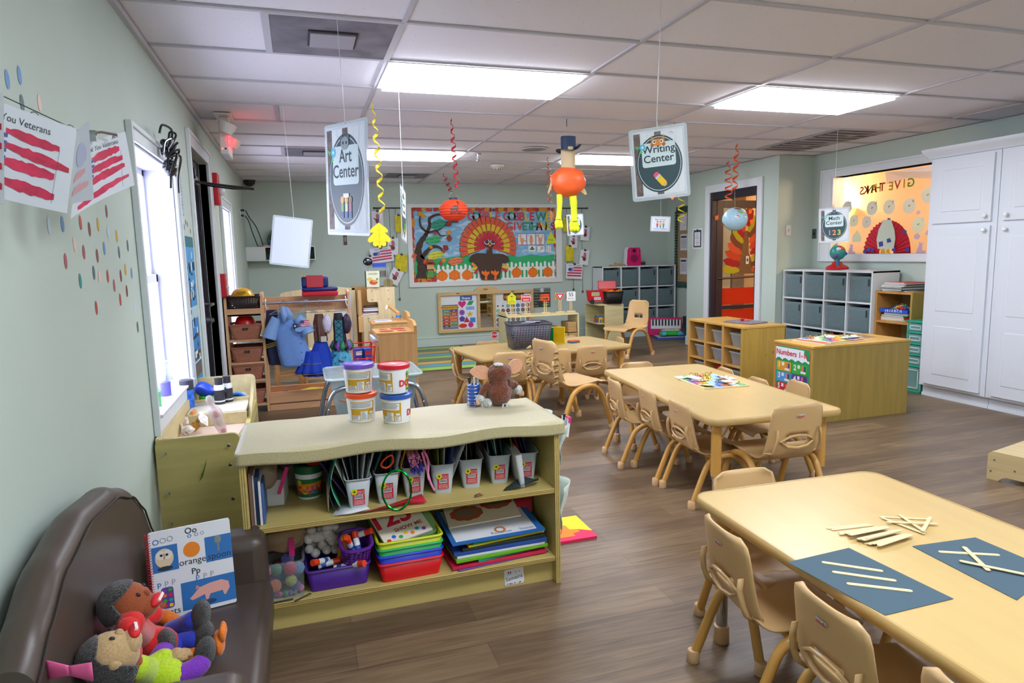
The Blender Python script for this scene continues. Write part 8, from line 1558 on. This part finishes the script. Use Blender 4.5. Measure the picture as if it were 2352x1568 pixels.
for P in ([(-.11,0,-.05),(-.16,-.01,-.15),(-.19,-.02,-.23)],[(.06,-.02,-.05),(.12,-.03,-.13),(.15,-.04,-.2)]): b=MB(); b.tube(smooth_path(P,5),[.045,.047,.049,.05,.052,.053,.055,.056,.057,.058,.06],BLS2,14,caps=False); b.build('sleeve',o,solid=.003)
b=MB(); b.add([(-.08,-.05,.05),(-.045,-.06,.06),(-.02,-.075,-.02),(-.05,-.08,-.1),(-.07,-.075,-.04)],[(0,1,2,3,4)],BLS2).add([(-.045,-.05,.06),(0,-.05,.04),(.03,-.07,-.03),(-.02,-.08,-.06)],[(0,1,2,3)],BLS2); b.build('collar',o,solid=.003)
b=MB(frame((.04,-.085,-.12),(1,-.1,0),(0,0,1))); b.poly([(-.02,.02),(.02,.02),(.02,-.015),(0,-.035),(-.02,-.015)],mat('#1f2a4a')).poly(star(5,.013,.006),WT,.001); b.build('badge',o,flat=True)
b=MB(frame((.125,-.09,-.1),(1,.15,0),(-.1,0,1))); b.rect(-.04,-.028,.04,.028,WT)
for k in range(4): b.rect(-.04,-.028+.016*k,.04,-.02+.016*k,RP,.001)
b.rect(-.04,.0,-.005,.028,mat('#3a3f7a'),.0015); b.build('flag_patch',o,flat=True); b=MB(frame((.05,-.1,0),(1,0,0),(0,0,1)))
for z in (-.2,-.28,-.36,-.43): b.disc(.03-.0*z,z,.008,mat('#5a7ab8'),0,10)
b.poly([(-.01,-.14),(.07,-.12),(.07,-.15),(.03,-.175),(-.01,-.165)],BLS2,.001); b.build('button',o,flat=True)
NVY=mat('#141f4a',.7,'fabric'); o=garment('navy_jacket','navy jacket with gold cuff stripes hanging behind the blue shirt',.42,6.36,.92,.42,[(-.06,.03),(-.075,.06),(-.08,.07),(-.075,.09),(-.06,.1)],NVY,.05,2); b=MB(frame((-.04,-.062,-.33),(1,0,.25),(0,0,1)))
for k in range(3): b.rect(-.045,.014*k,.055,.005+.014*k,mat('#d8c03a'))
b.build('gold_stripe',o,flat=True)
o=garment('princess_dress','costume dress with brown velvet bodice, white puff sleeve and blue tulle skirt',.815,6.27,.87,.62,[(-.04,.03),(-.06,.05),(-.055,.05),(-.05,.05)],mat('#5a3428',.4,'mottle',scale=30,d=.4),.05,3)
fuzzy((.065,-.02,-.09),(.045,.04,.085),mat('#d8d4e8',.7,'mottle',scale=60,d=.12),5,.06).build('puff_sleeve',o); TU=mat('#2050d8',.7,'thin',a=.35); b=MB(); b.grid(lambda u,v:((.05+.1*v)*math.cos(2*PI*u)*(1+.08*math.sin(26*PI*u)*v)-.02*v,(.04+.07*v)*math.sin(2*PI*u)*(1+.08*math.sin(26*PI*u)*v),-.24-.32*v),90,10,TU,closed_u=True); b.build('tulle_skirt',o,solid=.002); MB().box(.0,-.062,-.25,.05,-.05,-.2,mat('#c9c4bc')).build('sash',o)
o=thing('blue_tutu','blue tulle tutu with gold trim lower on the dress-up rod','garment',(.74,6.24,.48),0,'dress-up clothes on the rod'); b=MB(); b.grid(lambda u,v:((.06+.1*v)*math.cos(2*PI*u)*(1+.1*math.sin(22*PI*u)*v),(.04+.06*v)*math.sin(2*PI*u)*(1+.1*math.sin(22*PI*u)*v),.06-.2*v),80,8,TU,closed_u=True); b.build('tulle',o,solid=.002)
for v in (.55,1): MB().tube([((.062+.1*v)*math.cos(2*PI*u/60)*(1+.1*math.sin(22*PI*u/60)*v),(.042+.06*v)*math.sin(2*PI*u/60)*(1+.1*math.sin(22*PI*u/60)*v),.06-.2*v) for u in range(60)],.004,mat('#d8c8a0',.3,'metal'),5,True).build('gold_trim',o)
o=garment('witch_dress','black and teal costume dress with purple petals and star print skirt',.985,6.27,.87,.4,[(-.04,.03),(-.055,.05),(-.05,.05),(-.055,.055),(-.075,.075),(-.09,.09)],mat('#17141f',.5,'mottle',scale=20,d=.3),.05,4)
fuzzy((.07,-.01,-.1),(.04,.035,.09),mat('#3a2f4a',.4,'mottle',scale=40,d=.3),6,.07).build('puff_sleeve',o); b=MB(); b.grid(lambda u,v:((.062+.05*v)*math.cos(2*PI*u)*(1+.06*math.sin(20*PI*u)*v),(.055+.04*v)*math.sin(2*PI*u)*(1+.06*math.sin(20*PI*u)*v),-.27-.23*v),70,8,mat('#4aa8d0',.5,'two',h2='#1a2438',scale=26,p=.56),closed_u=True); b.build('star_skirt',o,solid=.002)
b=MB()
for k in range(9): a=-PI+PI*k/8; x,y=.085*math.cos(a),.075*math.sin(a); b.add([(x*.8,y*.8,-.25),(x*.8+.03,y*.8,-.25),(x+.04,y*1.15,-.31),(x+.015,y*1.2,-.35),(x-.015,y*1.15,-.31)],[(0,1,2,3,4)],mat(['#7a4fb0','#1f7a5a','#1a1820'][k%3],.4))
b.build('petal',o,solid=.002,split=True); b=MB(frame((-.005,-.056,-.12),(1,0,0),(0,0,1))); b.rect(-.035,-.13,.03,.06,mat('#2a7a90',.3))
for k in range(3): b.poly([(-.035,-.1+.06*k),(-.025,-.1+.06*k),(.03,-.05+.06*k),(.02,-.05+.06*k)],BLK,.001).poly([(.03,-.1+.06*k),(.02,-.1+.06*k),(-.035,-.05+.06*k),(-.025,-.05+.06*k)],BLK,.001)
b.build('laced_front',o,flat=True)
for p,r,c,n,l in (((.45,6.45,.11),(.09,.08,.035),'#1a2a5a','police_hat','navy police cap in the bottom tray of the dress-up unit'),((.42,6.42,.1),(.05,.04,.03),'#7a1f3a','cloth_bundle','maroon cloth beside the navy cap in the bottom tray'),((.75,6.44,.115),(.16,.09,.05),'#e0cc1c','safety_vest','yellow and orange safety vest heaped in the bottom tray')):
    w=fuzzy((0,0,0),r,mat(c,.7,'two',h2='#e8501c',scale=9,p=.52) if 'vest' in n else mat(c,.7,'mottle',scale=30,d=.3),len(n),.12).build(n,None,p); tag(w,l,'cap' if 'cap' in n else 'cloth')
o=thing('toy_cash_register','navy and red toy cash register on top of the dress-up unit','toy',(.825,6.4,1.032)); NB=mat('#182a78',.3); RR=mat('#d0142c',.3)
MB().box(-.15,-.1,0,.17,.1,.045,RR).build('red_base',o,bevel=.012,seg=3); MB().box(-.15,-.095,.045,.17,.095,.08,NB).box(-.15,-.05,.08,.09,.09,.175,NB).build('navy_body',o,bevel=.015,seg=3); MB(TR(-.03,-.055,.13,0,-.12)).box(-.075,-.01,-.055,.075,.008,.06,mat('#c01a34',.35)).build('red_window',o,bevel=.006); MB().box(-.135,-.03,.175,-.115,-.01,.2,mat('#e0b81c',.4)).build('yellow_flag',o,bevel=.003)
# ---------------------------------------------------------------- water table
o=thing('water_table','clear plastic water table with lid on steel legs behind the craft shelf','water table',(1.1,4.62,0)); TBC=mat('#dfeaea',.1,'clear',a=.2,body='#dde8e8')
P,Q=rrect(.5,.4,.05,4),rrect(.58,.48,.06,4); n=len(P); b=MB(); b.add([(x,y,.32) for x,y in P]+[(x,y,.57) for x,y in Q],[(i,(i+1)%n,n+(i+1)%n,n+i) for i in range(n)]+[tuple(range(n))[::-1]],TBC); b.build('clear_tub',o,solid=.004)
b=MB(); b.prism(rrect(.62,.52,.06,5),.585,.6,mat('#e2eeee',.08,'clear',a=.3,body='#e6f0f0')); b.tube([(x,y,.59) for x,y in rrect(.63,.53,.06,5)],.009,mat('#d8e6e6',.1,'clear',a=.55,body='#dbe8e8'),8,True); b.build('clear_lid',o); SIL=mat('#a9b4c0',.2,'metal')
for s in (-1,1):
    for t in (-1,1): MB().tube(smooth_path([(s*.12,t*.24,.53),(s*.22,t*.25,.53),(s*.29,t*.255,.48),(s*.34,t*.26,.3),(s*.39,t*.27,.02)],5),.016,SIL,12).build('leg',o)
MB().box(-.28,-.2,.06,.28,.2,.075,mat('#3f4fc8',.15,'clear',a=.4,body='#5a6ad8')).build('blue_shelf',o)
b=MB()
for s in (-1,1):
    for t in (-1,1):
        for k in range(3): b.ell((s*(.31+.025*k),t*.272,.4-.12*k),.007,ST,8,6)
b.build('rivet',o,split=True); tag(MB(TR(1.02,4.58,.37,.3)).box(-.06,-.03,0,.06,.03,.08,mat('#c8283a',.4)).build('toy_block'),'red toy inside the clear water table','toy'); tag(MB(TR(.96,4.52,.35,-.2,0,.3)).cyl((-.07,0,.04),(.06,0,.06),.008,mat('#e85a1c',.4),8).ell((-.08,0,.04),(.035,.025,.012),mat('#e85a1c',.4)).build('toy_spoon'),'orange plastic scoop inside the clear water table','toy')
# ---------------------------------------------------------------- play kitchen
KW=mat('#c9a066',.45,'wood',axis='z'); KT=mat('#cf9f60',.4,'wood',axis='x'); KL=mat('#cfbd92',.5,'wood',axis='z')
def kitchen(name,label,x0,y0,w,d,h):
    o=thing(name,label,'play kitchen',(x0,y0,0)); MB().box(.02,0,0,w,d,h-.025,KW).build('carcass',o,bevel=.003); MB().box(0,-.004,h-.025,w+.005,d+.004,h,KT).build('top',o,bevel=.005)
    b=MB(frame((w-.03,-.004,h),(0,1,0),(0,0,1))); b.prism([(0,0),(d+.008,0),(d+.008,.06),(d*.8,.1),(d*.2,.1),(0,.06)],0,.03,KT); b.build('backsplash',o,bevel=.006); MB().box(-.01,.03,.06,.02,d-.03,h-.14,KW).build('door',o,bevel=.004); MB().box(-.035,d*.4,h*.55,-.01,d*.6,h*.58,KL).build('door_handle',o,bevel=.004); return o
o=kitchen('toy_stove','maple play stove with red burners',1.38,6.85,.42,.44,.6); b=MB(TR(0,0,.601))
for x,y,r in ((.12,.12,.075),(.28,.12,.05),(.11,.32,.05),(.26,.31,.08)): b.disc(x,y,r,mat('#3a3434'),0,24).disc(x,y,r*.86,mat('#b82a2c',.5),.001,24)
b.build('burner',o,flat=True); b=MB()
for k in range(4): b.cyl((-.03,.08+.09*k,.52),(.02,.08+.09*k,.52),.028,mat('#c9cfe0',.3),12)
b.build('knob',o,split=True)
o=kitchen('toy_sink','maple play sink with white basin and wooden tap',1.43,7.75,.45,.4,.62); MB().prism(rrect(.2,.26,.03,4,.15,.2),.0,.008,mat('#d8dff0',.25)).prism(rrect(.16,.2,.03,4,.15,.2),.008,.0085,mat('#aeb8d0',.3)).build('basin',o,(0,0,.62)); MB().cyl((.34,.2,.62),(.34,.2,.7),.028,KT,14).cyl((.34,.2,.65),(.34,.2,.68),.032,mat('#2f7fd8',.4),14).cyl((.34,.2,.7),(.22,.2,.8),.022,KT,12).cyl((.22,.2,.8),(.2,.2,.76),.018,WT,12).build('tap',o)
o=thing('toy_hutch','tall pale maple play cupboard with notch full of papers','play kitchen',(1.33,8.35,0)); b=MB(frame((0,0,0),(1,0,0),(0,0,1))); b.prism([(.06,0),(.46,0),(.46,1.0),(.14,1.0),(.12,.98),(.12,.84),(.14,.82),(.24,.82),(.25,.8),(.25,.68),(.24,.66),(.08,.66),(.06,.64)],-.02,0,KL); b.build('side_panel',o,bevel=.003); MB().box(.06,.02,0,.46,.45,.64,KW).box(.3,.02,.64,.46,.45,.98,KW).box(0,.0,.45,.06,.02,.65,KW).box(.02,.1,.64,.06,.42,.97,KW).box(-.03,.45,0,.5,.5,1.0,mat('#b98a4a',.45,'wood',axis='z')).build('carcass',o,bevel=.003)
b=MB(frame((0,-.021,0),(1,0,0),(0,0,1)))
for x,z in ((.18,.96),(.38,.96),(.18,.85),(.38,.85),(.12,.62),(.42,.62)): b.disc(x,z,.008,ST,0,10)
b.build('screw',o,flat=True)
for k in range(6): tag(MB(TR(1.47+.008*k,8.44,.642+.022*k,.1*(k%3))).box(-.09,-.06,0,.09,.07,.018,mat(['#d8dce2','#c9cdd4','#8a5a4a','#dfe2e6','#b9c0c8','#4a3a34'][k],.6)).build('magazine'),'magazine in the notch of the play cupboard, layer %s from below'%['one','two','three','four','five','six'][k],'magazine','magazines in the play cupboard')
o=thing('picture_book','green-spined cookbook with roast picture on the play cupboard','book',(1.52,8.33,1.005),-.15); MB().box(-.085,0,0,.085,.02,.2,mat('#cfd0b4',.5)).box(-.088,-.001,0,-.07,.021,.2,mat('#1f4a3a')).build('cover',o,bevel=.002); b=MB(frame((0,-.0015,0),(1,0,0),(0,0,1))); b.text('CHICKEN',.032,mat('#4a5a34'),.01,.155,0,sx=.8).disc(.015,.06,.05,mat('#b8502a'),0,18,.03).disc(.03,.075,.03,mat('#d88a4a'),.001,14,.014).disc(-.03,.1,.035,mat('#c9b04a'),.001,12,.02).disc(.06,.1,.014,mat('#3f9a3a'),.001,8); b.build('cover_print',o,flat=True)
o=thing('wire_rack','silver wire rack of toy pots with blue box on the play cupboard','rack',(1.62,8.55,1.0)); b=MB()
for z in (.0,.12,.24): b.tube([(x,y,z) for x,y in rrect(.26,.16,.02,2)],.003,ST,5,True)
for x,y in rrect(.26,.16,.02,1): b.cyl((x,y,0),(x,y,.25),.0025,ST,5)
b.build('wire_frame',o); MB().lathe([(.06,.0),(.065,.07),(.0,.07)],ST,18,(.04,0,.13)).build('pot',o); MB().cyl((.12,-.02,.04),(.12,-.05,.04),.06,mat('#b8a878',.25,'metal'),20).build('pan',o); MB().box(-.06,-.05,.25,.1,.05,.3,mat('#2346b0',.4)).build('blue_box',o); MB().ell((-.12,0,.32),(.06,.03,.05),mat('#5a6068',.15,'metal'),12,8).build('whisk',o)
o=thing('white_play_cabinet','play cabinet with white drawer fronts behind the dress-up unit','play kitchen',(.72,8.7,0)); MB().box(0,0,0,.62,.4,.96,KL).build('carcass',o,bevel=.004); b=MB()
for k in range(3): b.box(.36,-.012,.3+.21*k,.56,0,.49+.21*k,mat('#c3cbd0',.4))
b.build('drawer_front',o,bevel=.004,split=True); b=MB(frame((-.3,.1,0),(1,0,0),(0,0,1))); b.prism([(0,.85),(.92,.85),(.92,.98),(.6,1.02),(.35,1.0),(.05,.96),(0,.94)],-.02,0,KL); b.build('headboard',o)
for x,y,l in ((.5,7.35,'nearer small wooden stool behind the hanging clothes'),(.78,7.55,'farther small wooden stool behind the hanging clothes')):
    o=thing('wooden_stool',l,'stool',(x,y,0),.1,'wooden stools behind the clothes'); MB().box(-.14,-.14,.36,.14,.14,.385,KT).build('seat',o,bevel=.004)
    for s in (-1,1):
        for t in (-1,1): MB().box(s*.12-.016,t*.12-.016,0,s*.12+.016,t*.12+.016,.36,KT).build('leg',o)
        MB().box(-.12,s*.12-.01,.14,.12,s*.12+.01,.17,KT).build('stretcher',o)
o=thing('toy_shopping_cart','red wire toy shopping cart beside the play stove','shopping cart',(1.22,6.75,0)); RC=mat('#c8142c',.35); b=MB()
for z,k in ((.25,.8),(.38,.9),(.5,1)): b.tube([(x*k,y*k,z) for x,y in rrect(.24,.34,.02,2)],.006,RC,6,True)
for x,y in rrect(.24,.34,.02,4): b.cyl((x*.8,y*.8,.25),(x,y,.5),.0025,RC,5)
b.build('wire_basket',o); b=MB(); 
for s in (-1,1): b.tube([(s*.1,-.12,.03),(s*.1,.0,.25),(s*.1,.16,.06)],.007,RC,6)
b.build('frame',o); MB().box(-.1,-.14,.04,.1,.14,.05,RC).build('tray',o)
for s in (-1,1):
    for y in (-.12,.15): MB().cyl((s*.1-.008,y,.03),(s*.1+.008,y,.03),.03,BLK,12).build('wheel',o)
for i,(x,c,l) in enumerate(((-.05,'#2440a8','blue cracker box in the left of the red toy cart'),(.04,'#2a52b8','blue and red snack box in the right of the red toy cart'))):
    p=thing('snack_box',l,'box',(1.22+x,6.72,.27),.2,'snack boxes in the toy cart'); MB().box(-.035,-.06,0,.035,.06,.2,mat(c,.4)).build('box_body',p,bevel=.001); b=MB(frame((0,-.061,0),(1,0,0),(0,0,1))); b.disc(0,.06,.02,mat('#d8a04a'),0,10).disc(-.015,.1,.014,mat('#d8a04a'),0,10).rect(-.03,.14,.03,.18,mat('#d8262c' if i else '#e8ecf4')); b.build('box_print',p,flat=True)
o=thing('striped_rug','rug striped green, teal, mustard and olive behind the far table','rug',(1.75,7.75,0)); RG=['#7ab01c','#1f86a0','#b9941c','#4a5a24']; b=MB().box(0,0,0,2.4,2.05,.008,mat('#5a4a24',.9)); 
for i in range(2):
    for k in range(9): x0=.03+1.18*i; y0=.03+.222*k; b.rect(x0,y0,x0+1.14,y0+.2,mat(RG[(k+(2 if i else 0))%4],.95,'fabric'),.009)
b.build('pile',o,flat=True); o['kind']='' if 0 else o.get('kind','') or 'thing'; del o['kind']
# ---------------------------------------------------------------- block shelf with toy road signs
o=thing('block_shelf','low pale shelf topped with toy road signs and holding wooden blocks','shelf unit',(3.25,8.35,0)); PL=mat('#d8cc98',.45,'wood',axis='x'); MB().box(0,0,.53,1.05,.36,.55,PL).box(.0,.0,.04,1.05,.36,.06,PL).box(1.03,0,0,1.05,.36,.53,PL).box(0,0,.0,.02,.36,.6,PL).build('carcass',o,bevel=.003); 
def road(label,p,shape,draw):
    o=thing('toy_road_sign',label,'toy sign',(p[0],p[1],.551),-.25,'toy road signs on the block shelf'); MB().box(-.06,-.03,0,.06,.03,.015,ws).build('base',o,bevel=.002); MB().cyl((-.012,0,.015),(-.012,.0,.2),.007,ws,8).cyl((.014,.012,.015),(.014,.012,.2),.007,ws,8).build('post',o,split=True)
    b=MB(frame((0,-.01,.22),(1,0,0),(0,0,1))); shape(b); draw(b); b.build('sign_face',o,flat=True); MB(frame((-.03,.02,.22),(1,.3,0),(0,0,1))).prism(circ(.06,4,0,0,None,PI/4),0,.005,mat('#d8a23a',.5)).build('rear_face',o)
YS=mat('#d8dc1c',.5); q=mat('#e6eaea',.5)
road('yellow toy road sign reading SLIPPERY WHEN WET',(3.38,8.5),lambda b:b.prism([(0,.09),(.055,.035),(.055,-.07),(-.055,-.07),(-.055,.035)],0,.004,YS),lambda b:b.ring(0,.03,.034,.037,BLK,.005,4).text('SLIPPERY',.02,BLK,0,-.035,.005).text('WHEN WET',.018,BLK,0,-.058,.005).rect(-.012,.03,.012,.042,BLK,.005))
road('red toy road sign reading WRONG WAY',(3.6,8.55),lambda b:b.prism(rrect(.125,.1,.008),0,.004,q),lambda b:b.poly(rrect(.117,.092,.006),mat('#d01f2c',.5),.005).text('WRONG',.034,WT,0,.008,.006,bold=.02).text('WAY',.034,WT,0,-.034,.006,bold=.02))
road('orange toy road sign reading DETOUR with arrow',(3.88,8.55),lambda b:b.prism(rrect(.125,.1,.008),0,.004,BLK),lambda b:b.poly(rrect(.117,.092,.006),mat('#e2501c',.5),.005).text('DETOUR',.03,BLK,0,.012,.006,bold=.015).rect(-.04,-.026,.02,-.014,BLK,.006).poly([(.015,-.038),(.045,-.02),(.015,-.002)],BLK,.006))
road('red and white triangular toy YIELD sign',(4.1,8.55),lambda b:b.prism([(-.07,.05),(.07,.05),(0,-.065)],0,.004,q),lambda b:b.poly([(-.064,.046),(.064,.046),(0,-.058)],mat('#d01f2c',.5),.005).poly([(-.032,.028),(.032,.028),(0,-.024)],q,.006).text('YIELD',.013,mat('#d01f2c'),0,.014,.007))
road('white toy road sign reading 55 M.P.H.',(4.27,8.56),lambda b:b.prism(rrect(.125,.13,.01),0,.004,q),lambda b:b.text('55',.07,INK,0,.0,.005,bold=.01).text('M.P.H.',.032,INK,0,-.045,.005))
i=0; WBK=mat('#b5925a',.5,'wood',axis='x')
for x,y,z,rz,rx,l in ((.82,.1,.061,0,0,'lowest left'),(.96,.1,.061,0,0,'lowest right'),(.82,.1,.135,0,0,'second row left'),(.95,.1,.135,0,0,'second row right'),(.82,.1,.209,0,0,'third row left'),(.96,.1,.209,.0,0,'third row right'),(.95,.1,.29,.05,0,'top of the right column'),(.95,.1,.36,.02,0,'highest, right'),(.74,.12,.29,.3,.5,'tilted on the left'),(.72,.2,.22,-.2,0,'dark one at the rear left')):
    b=MB(TR(0,0,0,rz,0,-rx)); b.box(-.062,-.09,0,.062,.16,.068,WBK); w=b.build('wooden_block',None,(3.25+x,8.35+y,z),bevel=.003); tag(w,'wooden block in the block shelf pile, '+l,'block','wooden blocks in the block shelf'); i+=1
o=thing('toy_shelf','pale maple shelf with side panel holding toy houses, below the red wagon toy','shelf unit',(4.9,8.95,0)); MB().box(-.02,0,.58,.36,.5,.6,PL).box(-.02,.48,0,.36,.5,.58,PL).box(-.02,0,.3,.36,.48,.315,PL).build('carcass',o,bevel=.003); b=MB(frame((.1,-.002,0),(1,0,0),(0,0,1))); b.prism(rrect(.31,.6,.015,3,.125,.3),-.0,.02,PL); b.build('side_panel',o,bevel=.003); 
for i,(c,r,l) in enumerate((('#b8322c','#1f7a3a','red toy house with green roof'),('#d8c41c','#2a62c8','yellow toy house with blue roof'),('#e2721c','#c8302c','orange toy house'))):
    p=thing('toy_house',l+' in the toy shelf','toy house',(4.9+.055*i-.02+.03,9.1-.04*i,.316),-.2,'toy houses in the toy shelf'); b=MB(FW); b.prism([(-.025,0),(.025,0),(.025,.08),(-.025,.08)],-.04,.0,mat(c,.4)); b.build('wall',p); b=MB(FW); b.prism([(-.03,.08),(.03,.08),(0,.115)],-.045,.003,mat(r,.4)); b.build('roof',p); b=MB(frame((0,-.001,0),(1,0,0),(0,0,1))); b.poly([(-.012,0),(.012,0),(.012,.04),(0,.055),(-.012,.04)],mat('#2f4a8a')); b.build('door',p,flat=True)
o=thing('toy_wagon','red plastic bus-shaped wagon with open lid on the toy shelf','toy',(5.0,9.15,.6),-.35); RW=mat('#cc1420',.35); MB().prism(rrect(.38,.22,.02,3),.04,.2,RW,top=rrect(.42,.25,.02,3)).build('body',o,bevel=.006); MB(TR(.12,.12,.2,0,1.2)).box(-.14,0,0,.14,.14,.02,RW).build('open_lid',o,bevel=.01); b=MB(frame((0,-.118,.12),(1,0,0),(0,-.1,1))); b.rect(-.14,.0,-.02,.06,mat('#b9b08a')).rect(-.1,-.06,.0,-.015,WPA); b.lines(-.09,-.03,-.01,3,.012,INK,.001).build('label',o,flat=True)
for s in (-1,1): MB().cyl((s*.13,-.13,.035),(s*.13,-.1,.035),.035,BLK,14).cyl((s*.13,.1,.035),(s*.13,.13,.035),.035,BLK,14).build('wheel',o,split=True)
o=thing('plastic_basket','black perforated basket of orange blocks on the toy shelf','basket',(5.13,9.0,.601),-.1); hbasket(o,.24,.2,.19,mat('#1c1a1c',.5,'holes',pitch=.02,r=.16),mat('#1c1a1c',.5),1.18)
b=MB(); q=random.Random(12)
for k in range(18): b.T=TR(q.uniform(-.1,.1),q.uniform(-.08,.08),.17+.03*q.random(),q.uniform(0,6),q.uniform(-.6,.6)); b.box(-.035,-.014,-.012,.035,.014,.012,mat('#f08a1c',.4))
tag(b.build('toy_blocks',None,(5.13,9.0,.601)),'orange plastic blocks heaped in the black basket','toys',None,'stuff')
